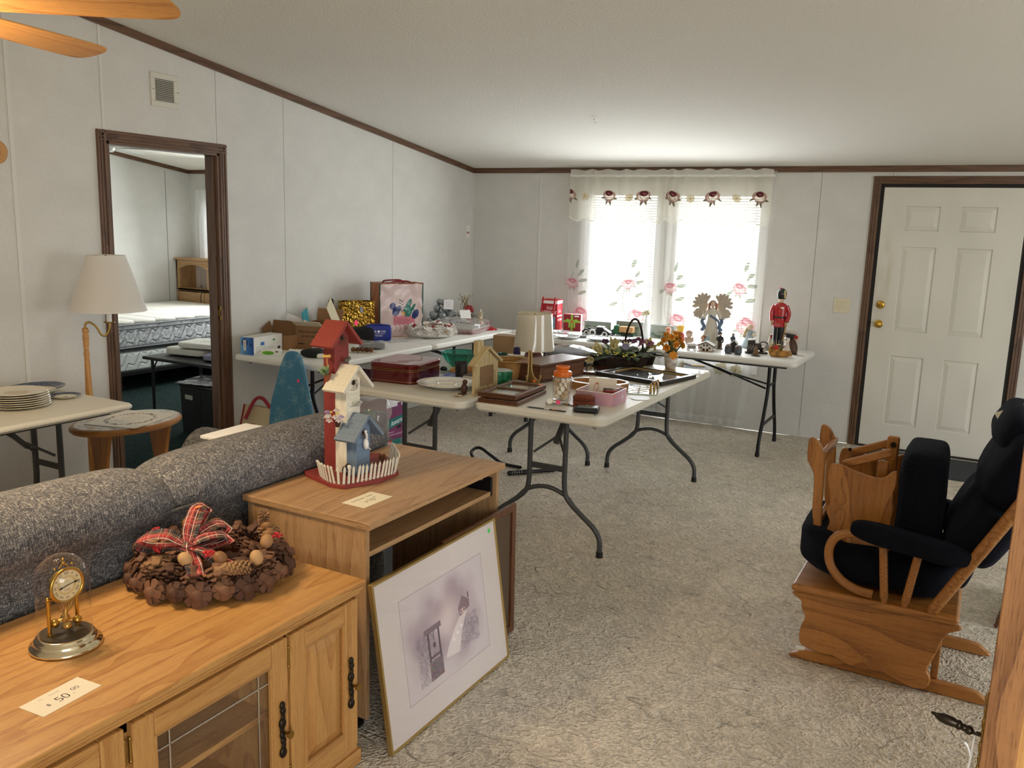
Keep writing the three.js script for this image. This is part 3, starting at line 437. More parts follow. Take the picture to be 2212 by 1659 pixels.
// oval side table with marble-look top
{
  const t = thing('side_table', 'small oval wooden side table with white marble-look top', 'table', 0.53, 0, 4.27), H = 0.565;
  const ell = (a, b) => { const s = new THREE.Shape(); s.absellipse(0, 0, a, b, 0, Math.PI * 2); return s; };
  part('tabletop', t, ex(ell(0.212, 0.30), 0.03, 0.01, 32).rotateX(-Math.PI / 2).translate(0, H - 0.03, 0), oakGlide);
  part('marble_inset', t, ex(ell(0.19, 0.278), 0.004, 0.001, 32).rotateX(-Math.PI / 2).translate(0, H - 0.001, 0), P('#ece8e0', 0.2, { map: tex(256, 256, (u, v) => { const k = 0.93 - 0.25 * Math.pow(1 - Math.abs(fb(u * 5, v * 5, 5, 5, 4) - 0.5) * 2, 14); return [k, k, k * 0.99]; }, 3) }));
  const leg = spl([[-0.1, 0], [-0.085, 0.06], [-0.05, 0.16], [-0.045, 0.26], [-0.065, 0.38], [-0.085, 0.46], [-0.09, 0.535], [0.09, 0.535], [0.085, 0.46], [0.065, 0.38], [0.045, 0.26], [0.05, 0.16], [0.085, 0.06], [0.1, 0]]);
  part('leg', t, buv(ex(leg, 0.02, 0.003).rotateY(-0.12).translate(0.02, 0, -0.19), 'y'), oakGlide); part('leg', t, buv(ex(leg, 0.02, 0.003).rotateY(-0.12).translate(-0.03, 0, 0.13), 'y'), oakGlide);
  part('stretcher', t, buv(b0(-0.025, 0.015, 0.1, 0.13, -0.19, 0.14, 0.003), 'z'), oakGlide);
  solo('doily', 'printed cream cloth with verse wreath lying on the oval side table', 'cloth', ex(rrect(0.3, 0.36, 0.02), 0.002).rotateX(-Math.PI / 2).translate(0, 0, 0), M('#fff', 0.9, { map: canvas(512, 640, (g, w, h) => { g.fillStyle = '#e6e0d2'; g.fillRect(0, 0, w, h); g.strokeStyle = '#5a4a48'; g.lineWidth = 2; g.translate(w / 2, h / 2); const r = rng(5); for (let i = 0; i < 240; i++) { const a = r() * 6.283, q = 0.34 + r() * 0.06; g.fillStyle = ['#5d5648', '#6b5a58', '#7b4a55', '#4b4a40'][i % 4]; g.beginPath(); g.ellipse(Math.cos(a) * q * w, Math.sin(a) * q * h, 5 + r() * 8, 3 + r() * 3, a, 0, 7); g.fill(); } for (let i = 0; i < 9; i++) { g.beginPath(); let x = -110 + (i % 3) * 14; g.moveTo(x, -130 + i * 32); while (x < 110) { x += 5 + r() * 8; g.lineTo(x, -130 + i * 32 + (r() - 0.5) * 12); } g.stroke(); } }) }), 0.545, H + 0.0045, 4.26, 0.3);
  const gg = scene.children[scene.children.length - 1].geometry, p = gg.attributes.position, uv = gg.attributes.uv; for (let i = 0; i < p.count; i++) uv.setXY(i, p.getX(i) / 0.3 + 0.5, 0.5 - p.getZ(i) / 0.36);
}
// ---------- glider rocker with navy cushions; its ottoman lies on its side on the seat ----------
const corduroy = tex(512, 512, (u, v) => 0.5 + 0.5 * Math.sin(u * 128 * 6.2832) * (0.8 + 0.2 * vn(u * 60, v * 60, 60, 60)), 1 / 0.3, false);
const navy = P('#10141f', 0.95, { bumpMap: corduroy, bumpScale: 0.0012, sheen: 0.35, sheenRoughness: 0.45, sheenColor: new THREE.Color(0.16, 0.2, 0.3), specularIntensity: 0.3 });
// a stuffed cushion: superellipsoid with a lumpy surface, scaled to w, h, d
function puff(w, h, d, e = 0.45, lump = 0.012, seed = 1, f = null) {
  const g = new THREE.SphereGeometry(1, 56, 40), p = g.attributes.position, pw = (a) => Math.sign(a) * Math.pow(Math.abs(a), e);
  for (let i = 0; i < p.count; i++) {
    let x = pw(p.getX(i)) * w / 2, y = pw(p.getY(i)) * h / 2, z = pw(p.getZ(i)) * d / 2;
    const k = (fb(x * 9 + seed, y * 9 + z * 7 + 3, 64, 64, 3) - 0.5) * lump; x += p.getX(i) * k; y += p.getY(i) * k; z += p.getZ(i) * k;
    if (f) [x, y, z] = f(x, y, z);
    p.setXYZ(i, x, y, z);
  }
  const uv = g.attributes.uv; for (let i = 0; i < uv.count; i++) uv.setXY(i, p.getX(i) + p.getZ(i) * 0.7, p.getY(i));
  g.computeVertexNormals(); return flat(g);
}
const groove = (pts, z) => tb(pts.map(([x, y]) => [x, y, z]), 0.0022, pts.length * 8, 6);
{
  const ZN = 3.9, ZF = 3.42, c = thing('glider_chair', 'oak glider rocker with thick navy cushions near the entrance door', 'rocking chair', 4.15, 0, 3.66), L = (g) => g.translate(-4.15, 0, -3.66);
  const run = spl([[3.877, 0.004], [3.9, 0.03], [3.93, 0.044], [4.1, 0.05], [4.4, 0.05], [4.5, 0.046], [4.535, 0.03], [4.55, 0.004], [4.4, 0.002], [4.1, 0.002]]);
  for (const z of [ZN - 0.04, ZF + 0.02]) part('runner', c, L(buv(ex(run, 0.026, 0.004).translate(0, 0, z), 'x')), oakGlide);
  part('glide_stud', c, L(bx(0.035, 0.012, 0.02, 0.004, 3.905, 0.042, ZN - 0.026)), white);
  const side = spl([[3.9, 0.29], [3.9, 0.25], [3.905, 0.22], [3.918, 0.19], [3.908, 0.155], [3.903, 0.12], [3.908, 0.085], [3.93, 0.072], [3.985, 0.062], [4.03, 0.064], [4.08, 0.045], [4.13, 0.038], [4.2, 0.048], [4.24, 0.035], [4.3, 0.018], [4.34, 0.022], [4.362, 0.045], [4.362, 0.075], [4.35, 0.1], [4.362, 0.14], [4.375, 0.18], [4.385, 0.22], [4.4, 0.25], [4.405, 0.29]]);
  for (const z of [ZN - 0.004, ZF - 0.02]) part('base_panel', c, L(buv(ex(side, 0.024, 0.005).translate(0, 0, z), 'x')), oakGlide);
  part('carving', c, L(mg(groove([[3.935, 0.115], [3.96, 0.1], [4.02, 0.1], [4.06, 0.085], [4.09, 0.078], [4.112, 0.088], [4.108, 0.107], [4.09, 0.11], [4.082, 0.1]], ZN + 0.0195), groove([[4.32, 0.055], [4.28, 0.046], [4.22, 0.06], [4.17, 0.06], [4.142, 0.072], [4.136, 0.094], [4.155, 0.105], [4.17, 0.095], [4.165, 0.085]], ZN + 0.0195))), oakGlide);
  part('seat_platform', c, L(buv(b0(3.862, 4.43, 0.296, 0.326, ZF - 0.05, ZN + 0.05, 0.013), 'x')), oakGlide);
  for (const z of [ZN - 0.05, ZF + 0.02]) part('link_arm', c, L(b0(4.36, 4.385, 0.05, 0.3, z, z + 0.02, 0.004)), oakGlide);
  for (const [z, n] of [[ZN + 0.035, 1], [ZF - 0.035, -1]]) {
    part('arm_hoop', c, L(tb([[4.145, 0.345, z], [4.09, 0.35, z], [4.035, 0.375, z], [3.995, 0.42, z], [3.982, 0.475, z], [3.995, 0.525, z], [4.035, 0.555, z], [4.09, 0.56, z], [4.25, 0.545, z], [4.41, 0.532, z]], 0.0165, 80, 12)), oakGlide);
    part('back_post', c, L(mg(bar([4.336, 0.322, z], [4.345, 0.337, z], 0.012, 12, 0.02), bar([4.345, 0.337, z], [4.462, 0.566, z], 0.02, 14), bar([4.462, 0.566, z], [4.665, 0.965, z], 0.021, 14), sp(0.021, 4.665, 0.965, z))), oakGlide);
    for (const [x0, x1, y1] of [[4.186, 4.163, 0.53], [4.252, 4.278, 0.52]]) part('spindle', c, L(mg(bar([x0, 0.322, z], [x0 + (x1 - x0) * 0.1, 0.345, z], 0.009, 12, 0.014), bar([x0 + (x1 - x0) * 0.1, 0.345, z], [x1, y1, z], 0.0145, 14))), oakGlide);
    part('arm_pad', c, L(puff(0.4, 0.078, 0.075, 0.55, 0.006, n).rotateZ(-0.115).translate(4.245, 0.562, z)), navy);
  }
  for (const x of [0, 1, 2]) part('back_rail', c, L(bar([4.42 + x * 0.1, 0.49 + x * 0.2, ZF - 0.02], [4.42 + x * 0.1, 0.49 + x * 0.2, ZN + 0.02], 0.011, 10)), oakGlide);
  const seat = part('seat_cushion', c, L(puff(0.56, 0.16, 0.5, 0.42, 0.03, 4, (x, y, z) => [x, y + (x < -0.12 ? 0.045 * Math.min(1, (-0.12 - x) / 0.12) * (1 - Math.abs(y) * 4) + (y > 0 ? 0.02 : 0) : 0), z]).translate(4.13, 0.415, 3.66)), navy);
  // tufted back cushion leaning with the posts
  const bc = mg(puff(0.2, 0.27, 0.56, 0.5, 0.03, 9).rotateZ(-0.46).translate(4.47, 0.62, 3.64), puff(0.2, 0.3, 0.58, 0.5, 0.03, 13).rotateZ(-0.46).translate(4.555, 0.85, 3.64), puff(0.2, 0.16, 0.5, 0.6, 0.02, 17).rotateZ(-0.5).translate(4.56, 0.955, 3.62), puff(0.07, 0.2, 0.3, 0.6, 0.01, 3).rotateZ(-0.25).translate(4.43, 0.45, 3.64));
  part('back_cushion', c, L(bc), navy);
  part('price_card', c, L(tr(bx(0.1, 0.0015, 0.05, 0.0005), 4.51, 1.022, 3.68, 0.5, 0.35, 0.3)), M('#f3f0e4', 0.9, { map: canvas(256, 128, (g, w, h) => { g.fillStyle = '#f5f2e8'; g.fillRect(0, 0, w, h); g.fillStyle = '#666'; g.font = '20px sans-serif'; g.fillText('~ 25', 40, 60); g.fillText('·00', 40, 90); g.font = 'bold 40px serif'; g.fillText('Y', 160, 70); }) }), 'small white price card');
}
{ // ottoman on its side: runners to the left, cushion to the right
  const o = thing('glider_ottoman', 'matching oak ottoman lying on its side on the navy glider seat', 'ottoman', 4.05, 0.42, 3.7), L = (g) => g.translate(-4.05, -0.42, -3.7), ZN = 3.85, ZF = 3.54;
  const pan = spl([[3.945, 0.775], [3.965, 0.785], [4.0, 0.78], [4.05, 0.765], [4.1, 0.755], [4.135, 0.76], [4.155, 0.783], [4.175, 0.786], [4.178, 0.74], [4.17, 0.7], [4.178, 0.65], [4.174, 0.6], [4.178, 0.54], [4.178, 0.45], [4.13, 0.452], [4.08, 0.468], [4.02, 0.462], [3.985, 0.452], [3.968, 0.48], [3.955, 0.52], [3.962, 0.56], [3.948, 0.6], [3.955, 0.64], [3.948, 0.69], [3.938, 0.73]]);
  for (const z of [ZN - 0.02, ZF]) part('side_panel', o, L(buv(ex(pan, 0.02, 0.004).translate(0, 0, z), 'y', z)), oakGlide);
  part('carving', o, L(mg(groove([[3.99, 0.735], [3.995, 0.7], [4.01, 0.665], [4.008, 0.64], [3.99, 0.632], [3.975, 0.642], [3.975, 0.655]], ZN + 0.0005), groove([[3.978, 0.595], [3.985, 0.612], [4.0, 0.618], [4.014, 0.605], [4.012, 0.575], [4.0, 0.545], [3.996, 0.515]], ZN + 0.0005))), oakGlide);
  const foot = spl([[3.86, 0.86], [3.874, 0.87], [3.9, 0.852], [3.918, 0.815], [3.925, 0.76], [3.93, 0.6], [3.935, 0.5], [3.93, 0.45], [3.905, 0.45], [3.905, 0.53], [3.895, 0.6], [3.89, 0.72], [3.868, 0.77], [3.86, 0.79]]);
  for (const z of [ZN - 0.03, ZF + 0.015]) part('runner', o, L(buv(ex(foot, 0.022, 0.004).translate(0, 0, z), 'y', z * 2)), oakGlide);
  for (const y of [0.79, 0.52]) part('cross_rail', o, L(buv(b0(3.905, 3.925, y, y + 0.03, ZF, ZN - 0.02, 0.004), 'z')), oakGlide);
  for (const z of [ZN - 0.055, ZF + 0.045]) part('link_arm', o, L(buv(bx(0.18, 0.032, 0.018, 0.008, 4.065, 0.81, z, 0, 0, 0.42), 'x')), oakGlide);
  part('swing_post', o, L(buv(bx(0.045, 0.2, 0.02, 0.008, 4.135, 0.77, ZF + 0.075), 'y')), oakGlide); part('swing_post', o, L(buv(bx(0.04, 0.07, 0.02, 0.008, 4.12, 0.77, ZN - 0.08), 'y')), oakGlide);
  part('bolt', o, L(mg(cy(0.011, 0.011, 0.012, 4.137, 0.838, ZF + 0.087, 16, Math.PI / 2), cy(0.007, 0.007, 0.012, 3.985, 0.8, ZF + 0.1, 16, Math.PI / 2))), bronze);
  part('cushion', o, L(puff(0.155, 0.42, 0.37, 0.34, 0.012, 21).translate(4.26, 0.665, 3.7)), navy);
  part('cushion_gathers', o, L(mg(...[...Array(14)].map((_, i) => tb([[4.195, 0.5 + i * 0.026, 3.87], [4.22, 0.502 + i * 0.026, 3.885], [4.25, 0.5 + i * 0.026, 3.888]], 0.003, 8, 5)))), navy);
}
// ---------- things on and round the desk and the television cabinet ----------
function card(name, label, w, d, x, y, z, ry, draw, cat = 'price card') { // flat card with handwriting, text reading along +x, top towards -z
  const g = bx(w, 0.0008, d, 0.0003), p = g.attributes.position, uv = g.attributes.uv; for (let i = 0; i < p.count; i++) uv.setXY(i, p.getX(i) / w + 0.5, 0.5 - p.getZ(i) / d);
  return solo(name, label, cat, g, M('#fff', 0.85, { map: canvas(512, Math.round(512 * d / w), draw) }), x, y + 0.0005, z, ry);
}
const scribble = (g, x, y, w, s, seed) => { const r = rng(seed); g.beginPath(); g.moveTo(x, y); for (let i = 0; i < w; i += s * 0.5) g.quadraticCurveTo(x + i + s * 0.2, y + (r() - 0.5) * s * 1.6, x + i + s * 0.5, y + (r() - 0.5) * s * 0.7); g.stroke(); };
card('price_card', 'white card priced 50 dollars lying on the television cabinet', 0.142, 0.077, 2.735, TVY, 6.118, Math.PI / 2 + 0.07, (g, w, h) => { g.fillStyle = '#f0e6cf'; g.fillRect(0, 0, w, h); g.fillStyle = 'rgba(120,110,100,.45)'; g.font = 'italic 34px sans-serif'; g.fillText('TV      Stand', 120, 66); g.fillStyle = '#2a1c22'; g.font = 'bold 54px serif'; g.fillText('$', 110, 190); g.font = '104px sans-serif'; g.fillText('50', 190, 200); g.font = '62px sans-serif'; g.fillText('.', 325, 190); g.fillText('00', 350, 150); });
card('price_card', 'cream computer desk card priced 10 dollars on the desktop', 0.148, 0.093, 2.673, DESKY, 4.988, Math.PI / 2 - 0.02, (g, w, h) => { g.fillStyle = '#f1e7c9'; g.fillRect(0, 0, w, h); g.fillStyle = '#2a2220'; g.font = 'italic 50px sans-serif'; g.fillText('Computer  Desk', 70, 100); g.font = 'bold 60px serif'; g.fillText('$', 170, 230); g.font = '100px sans-serif'; g.fillText('10', 220, 240); g.font = '44px sans-serif'; g.fillText('00', 345, 180); });
{ // triple birdhouse
  const X = 2.45, Z = 4.76, t = thing('birdhouse_tower', 'three-tier red white and blue wooden birdhouse with picket fence', 'birdhouse', X, DESKY, Z), L = (g) => g.translate(-X, -DESKY, -Z);
  const paint = (c, s) => P('#fff', 0.6, { map: tex(256, 256, (u, v) => { const n = fb(u * 8, v * 30, 8, 30, 3), k = 0.86 + 0.2 * n; const q = c8(...c), w = s * Math.max(0, vn(u * 6 + 3, v * 5, 6, 5) - 0.62) * 2; return q.map((x) => x * k * (1 - w * 0.4)); }, 4), bumpMap: oakBump, bumpScale: 0.0004 });
  const red = paint([136, 50, 44], 0), roofRed = paint([150, 58, 46], 0), wht = paint([236, 230, 208], 0.5), blue = paint([112, 134, 156], 0.7), dblue = paint([122, 140, 156], 1.3);
  part('base_board', t, L(ex([[2.31, -4.89], [2.33, -4.905], [2.485, -4.955], [2.54, -4.945], [2.597, -4.81], [2.588, -4.7], [2.46, -4.575], [2.38, -4.54], [2.355, -4.56]], 0.016, 0.002).rotateX(-Math.PI / 2).translate(0, DESKY, 0)), red);
  const hole = M('#1d140e', 0.9), twig = M('#6d5338', 0.95);
  [[2.355, 2.407, 1.225, 1.274, red, roofRed, 'red'], [2.407, 2.458, 1.072, 1.122, wht, wht, 'white'], [2.458, 2.503, 0.9, 0.951, blue, dblue, 'blue']].forEach(([x0, x1, yb, ya, m, rm, nm], i) => {
    const zc = 4.795, hw = 0.038;
    part('house_body', t, L(ex([[-zc - hw, DESKY + 0.016], [-zc + hw, DESKY + 0.016], [-zc + hw, yb], [-zc, yb + hw], [-zc - hw, yb]], x1 - x0, 0.001).rotateY(Math.PI / 2).translate(x0, 0, 0)), m, nm + ' painted birdhouse body');
    for (const s of [-1, 1]) part('roof_board', t, L(tr(bx(x1 - x0 + 0.045, 0.012, 0.118, 0.0015), (x0 + x1) / 2 + 0.004, ya - 0.046, zc + s * 0.041, s * Math.PI / 4)), rm);
    part('entrance_hole', t, L(cy(0.0095, 0.0095, 0.002, x1 + 0.0006, yb - 0.012 - i * 0.002, zc, 20, 0, 0, Math.PI / 2)), hole);
    const r = rng(i + 3), tw = []; for (let k = 0; k < 16; k++) { const a = r() * 6.28, q = 0.012 + r() * 0.014; tw.push(tb([[x1 + 0.002, yb - 0.014 + Math.sin(a) * 0.005, zc + Math.cos(a) * 0.005], [x1 + 0.008, yb - 0.018 + Math.sin(a + 0.4) * q * 0.8, zc + Math.cos(a + 0.4) * q * 0.7], [x1 + 0.005, yb - 0.022 + Math.sin(a + 1) * q, zc + Math.cos(a + 1) * q]], 0.0006, 5, 4)); }
    const n = part('nest_straw', t, L(mg(tw)), twig);
  });
  // perches and birds on the fronts
  for (const [x, y, z, c, b] of [[2.414, 1.135, 4.79, '#6b6a5e', 1], [2.464, 0.982, 4.79, '#b5b3aa', 1]]) part('perched_bird', t, L(mg(tr(sp(0.011, 0, 0, 0, [1, 0.75, 0.8]), x + 0.012, y, z, 0, 0, 0.3), sp(0.0065, x + 0.022, y + 0.008, z), bar([x + 0.004, y, z], [x - 0.004, y - 0.004, z - 0.02], 0.003, 6, 0.001), bar([x + 0.027, y + 0.008, z], [x + 0.033, y + 0.007, z], 0.0015, 6, 0.0003), bar([x, y - 0.008, z - 0.012], [x, y - 0.008, z + 0.03], 0.0012, 6))), M(c, 0.7));
  part('goose_figure', t, L(mg(tr(sp(0.012, 0, 0, 0, [0.8, 1.7, 0.9]), 2.512, 0.842, 4.792, 0, 0, 0.1), tb([[2.512, 0.855, 4.79], [2.518, 0.872, 4.795], [2.516, 0.888, 4.8]], 0.0045, 10, 8), sp(0.006, 2.517, 0.89, 4.801), bar([2.512, 0.825, 4.78], [2.514, 0.815, 4.765], 0.004, 6, 0.001))), china);
  const badger = part('spotted_bunny', t, L(mg(tr(sp(0.017, 0, 0, 0, [1, 1.1, 1]), 2.487, 0.757, 4.868), sp(0.012, 2.5, 0.775, 4.874, [1, 1, 0.9]))), M('#15161a', 0.5)); part('spotted_bunny', t, L(mg(sp(0.0095, 2.508, 0.775, 4.879, [0.8, 1, 0.8]), sp(0.0025, 2.514, 0.778, 4.884))), china);
  part('hen_figure', t, L(mg(sp(0.012, 2.46, 0.747, 4.63, [1.2, 0.9, 0.9]), sp(0.007, 2.472, 0.757, 4.633), bar([2.45, 0.75, 4.625], [2.44, 0.76, 4.62], 0.004, 6, 0.002))), M('#7a4a28', 0.7));
  // picket fence, wired, leaning slightly outwards
  const path = new THREE.CatmullRomCurve3([[2.407, 0, 4.912], [2.45, 0, 4.936], [2.495, 0, 4.948], [2.53, 0, 4.938], [2.56, 0, 4.885], [2.58, 0, 4.82], [2.59, 0, 4.77], [2.588, 0, 4.72], [2.56, 0, 4.685], [2.525, 0, 4.65], [2.49, 0, 4.615], [2.455, 0, 4.585]].map(V3)), N = 34, r = rng(9);
  const pick = bx(0.0088, 0.062, 0.0024, 0.0004, 0, 0.031, 0), tip = tr(cy(0.0001, 0.0062, 0.009, 0, 0, 0, 4), 0, 0.066, 0, 0, Math.PI / 4, 0, [1, 1, 0.4]), pg = mg(pick, tip);
  const wires = [];
  for (let i = 0; i < N; i++) { const p = path.getPointAt(i / (N - 1)), q = path.getTangentAt(i / (N - 1)), a = Math.atan2(-q.z, q.x), m = part('picket', t, pg, wht); m.position.set(p.x - X, 0.012 + r() * 0.003, p.z - Z); m.rotation.set(0.18 + r() * 0.06, a, (r() - 0.5) * 0.14, 'YXZ'); wires.push([p.x - X, 0.022, p.z - Z]); }
  part('fence_wire', t, mg(tb(wires, 0.0008, 80, 5), tb(wires.map(([x, y, z]) => [x * 1.02, 0.062, z * 1.02]), 0.0008, 80, 5)), chrome);
  // two little clay pots with blossoms on the side of the houses
  const leaf = (l, w) => { const g = sheet(4, 6, (u, v) => { const ww = w * Math.sin(Math.PI * Math.pow(v, 0.8)) * (u - 0.5) * 2; return [ww, v * l * (1 - 0.25 * v), v * v * l * 0.35 + Math.abs(u - 0.5) * w * 0.5]; }); return flat(g); };
  const pot = (x, y, z, s, m) => part('clay_pot', t, L(la([[0, 0], [0.0075, 0], [0.0105, 0.02], [0.0125, 0.02], [0.0125, 0.026], [0.01, 0.026], [0.009, 0.021], [0, 0.02]], 18).translate(x, y, z)), m);
  const terra = M('#8d4f33', 0.9), lf = M('#7d9464', 0.7, { side: THREE.DoubleSide });
  pot(2.39, 1.062, 4.852, 1, terra); for (let i = 0; i < 9; i++) part('leaf', t, L(tr(leaf(0.046, 0.01), 2.39, 1.086, 4.852, 0.9 * (i % 2 ? 1 : 0.5), i * 0.7, 0)).rotateY(0), lf);
  part('blossom', t, L(mg(...[0, 1, 2, 3, 4, 5].map((i) => sp(0.006, 2.39 + Math.cos(i) * 0.009, 1.152 + (i % 2) * 0.002, 4.855 + Math.sin(i) * 0.009, [1.2, 0.7, 1.2], 8, 6)), bar([2.39, 1.088, 4.852], [2.39, 1.15, 4.855], 0.0012, 6))), M('#e2b868', 0.8));
  pot(2.435, 0.905, 4.853, 1, M('#4a2a20', 0.9));
  const pet = M('#efe3d8', 0.7, { side: THREE.DoubleSide }), rr = rng(14);
  for (let k = 0; k < 9; k++) { const fx = 2.432 + (rr() - 0.5) * 0.07 + (k < 3 ? -0.02 : 0), fy = 0.935 + rr() * 0.04, fz = 4.86 + rr() * 0.025, gs = []; for (let i = 0; i < 5; i++) gs.push(tr(leaf(0.017, 0.006), fx, fy, fz, 0.9, 0.4, i * 1.256)); part('flower', t, L(mg(gs)), k % 3 ? pet : M('#c9b6d2', 0.7, { side: THREE.DoubleSide })); }
  part('flower_centre', t, L(mg(...[0, 1, 2, 3].map((i) => sp(0.004, 2.41 + i * 0.013, 0.948 + (i % 2) * 0.012, 4.872)))), M('#d8c04a', 0.7));
  dot('pink', t, 0.025, 1.272 - DESKY + 0.0, 0.035 + 0.004, 0, 0, Math.PI / 2, 0.0095);
}
// framed print leaning against the desk
const gold = M('#b79c60', 0.35, { metalness: 0.7 });
function leaning(name, label, cat, w, h, x, z, tilt, ry, build) { // upright picture: width along x, height y, face +z; leans back by tilt
  const t = thing(name, label, cat, x, 0.004, z, ry); const n = new THREE.Group(); build(t, (g) => { g.rotateX(-tilt); return g; }); return t;
}
leaning('framed_print', 'large pale mauve cottage print in thin gold frame leaning on the desk', 'picture', 0.74, 0.56, 2.945, 4.842, 0.15, Math.PI / 2, (t, T) => {
  const w = 0.74, h = 0.545, f = 0.008;
  for (const q of [b0(-w / 2, -w / 2 + f, 0, h, -0.014, 0.003, 0.001), b0(w / 2 - f, w / 2, 0, h, -0.014, 0.003, 0.001), b0(-w / 2 + f, w / 2 - f, 0, f, -0.014, 0.003, 0.001), b0(-w / 2 + f, w / 2 - f, h - f, h, -0.014, 0.003, 0.001)]) part('frame_rail', t, T(q), gold);
  const art = canvas(1024, 754, (g, W, H) => {
    g.fillStyle = '#d9cfca'; g.fillRect(0, 0, W, H); const r = rng(31);
    g.strokeStyle = '#9a8f92'; g.lineWidth = 3; g.strokeRect(W * 0.155, H * 0.17, W * 0.69, H * 0.66); g.fillStyle = '#d5cacb'; g.fillRect(W * 0.157, H * 0.172, W * 0.686, H * 0.656);
    const blob = (x, y, s, c, a) => { const q = g.createRadialGradient(x, y, 0, x, y, s); q.addColorStop(0, `rgba(${c},${a})`); q.addColorStop(1, `rgba(${c},0)`); g.fillStyle = q; g.fillRect(x - s, y - s, 2 * s, 2 * s); };
    for (let i = 0; i < 90; i++) { const a = r() * 6.28, q = 0.1 + r() * 0.2; blob(W * (0.48 + Math.cos(a) * q * 1.0), H * (0.5 + Math.sin(a) * q * 0.9), 40 + r() * 70, ['138,112,128', '150,132,140', '120,104,118', '172,150,160'][i % 4], 0.2); }
    blob(W * 0.52, H * 0.42, 150, '228,208,204', 0.8); blob(W * 0.5, H * 0.78, 160, '214,204,203', 0.8);
    for (let i = 0; i < 1500; i++) { const left = r() < 0.55, x = left ? W * (0.25 + r() * 0.14) : W * (0.6 + r() * 0.16), y = H * (left ? 0.45 + r() * 0.33 : 0.52 + r() * 0.2); { const q = r() * 90; g.fillStyle = `rgba(${(92 + q) | 0},${(80 + q) | 0},${(92 + q) | 0},.22)`; }; g.beginPath(); g.ellipse(x, y, 2 + r() * 7, 2 + r() * 5, r() * 3, 0, 7); g.fill(); }
    g.fillStyle = 'rgba(236,226,222,.75)'; g.beginPath(); g.moveTo(W * 0.46, H * 0.7); g.quadraticCurveTo(W * 0.52, H * 0.56, W * 0.66, H * 0.45); g.lineTo(W * 0.69, H * 0.46); g.quadraticCurveTo(W * 0.6, H * 0.6, W * 0.58, H * 0.72); g.fill();
    g.fillStyle = '#6b5a66'; g.save(); g.translate(W * 0.37, H * 0.47); g.rotate(-0.02);       // wishing well
    g.fillRect(-62, -24, 140, 26); g.fillStyle = '#8e7d84'; for (let i = 0; i < 14; i++) g.fillRect(-62 + i * 10, -22, 6, 22); g.fillStyle = '#5a4b56'; g.fillRect(-40, 0, 14, 150); g.fillRect(46, 0, 14, 150); g.fillRect(-36, 118, 94, 10); g.fillRect(8, 0, 3, 60); g.fillRect(0, 58, 20, 24);
    g.fillStyle = '#7d6d72'; g.fillRect(-44, 140, 108, 92); for (let i = 0; i < 40; i++) { g.fillStyle = `rgba(${90 + r() * 70},${78 + r() * 60},${90 + r() * 60},.8)`; g.fillRect(-44 + r() * 96, 142 + r() * 84, 14, 8); } g.restore();
    g.fillStyle = '#8a747c'; g.beginPath(); g.moveTo(W * 0.6, H * 0.44); g.lineTo(W * 0.64, H * 0.37); g.lineTo(W * 0.7, H * 0.42); g.lineTo(W * 0.7, H * 0.47); g.lineTo(W * 0.61, H * 0.5); g.fill(); g.fillStyle = '#d8bcb4'; g.fillRect(W * 0.615, H * 0.455, 44, 24); g.fillStyle = '#5f4f5a'; g.fillRect(W * 0.62, H * 0.46, 8, 14); g.fillRect(W * 0.645, H * 0.46, 8, 14); g.fillRect(W * 0.69, H * 0.37, 10, 30);
    for (let i = 0; i < 3; i++) { g.fillStyle = 'rgba(240,236,234,.9)'; g.beginPath(); g.ellipse(W * (0.54 + i * 0.035), H * (0.62 - i * 0.03), 14, 8, 0.2, 0, 7); g.fill(); g.fillRect(W * (0.535 + i * 0.035), H * (0.59 - i * 0.03), 4, 20); }
  });
  part('print', t, T(tr(flat(new THREE.PlaneGeometry(w - 2 * f, h - 2 * f)), 0, h / 2, -0.002)), M('#fff', 0.55, { map: art }));
  part('glazing', t, T(tr(flat(new THREE.PlaneGeometry(w - 2 * f, h - 2 * f)), 0, h / 2, 0.0005)), pane);
  part('backing', t, T(b0(-w / 2 + 0.006, w / 2 - 0.006, 0.006, h - 0.006, -0.012, -0.004, 0.001)), M('#8a7458', 0.9));
  const d = dot('green', t, 0, 0, 0); d.geometry = tr(cy(0.009, 0.009, 0.0006, 0, 0, 0, 16, Math.PI / 2), 0.325, 0.508, 0.0012).rotateX(-0.155);
});
leaning('picture_frame', 'dark wooden frame leaning behind the pale mauve print', 'picture frame', 0.5, 0.56, 2.848, 4.53, 0.012, Math.PI / 2, (t, T) => {
  const w = 0.52, h = 0.54, f = 0.03;
  for (const q of [b0(-w / 2, -w / 2 + f, 0, h, -0.008, 0.008), b0(w / 2 - f, w / 2, 0, h, -0.008, 0.008), b0(-w / 2 + f, w / 2 - f, 0, f, -0.008, 0.008), b0(-w / 2 + f, w / 2 - f, h - f, h, -0.008, 0.008)]) part('frame_rail', t, T(buv(q, 'y')), walnut);
  part('backing', t, T(b0(-w / 2 + 0.01, w / 2 - 0.01, 0.01, h - 0.01, -0.006, -0.003, 0.001)), M('#5a4936', 0.9));
});
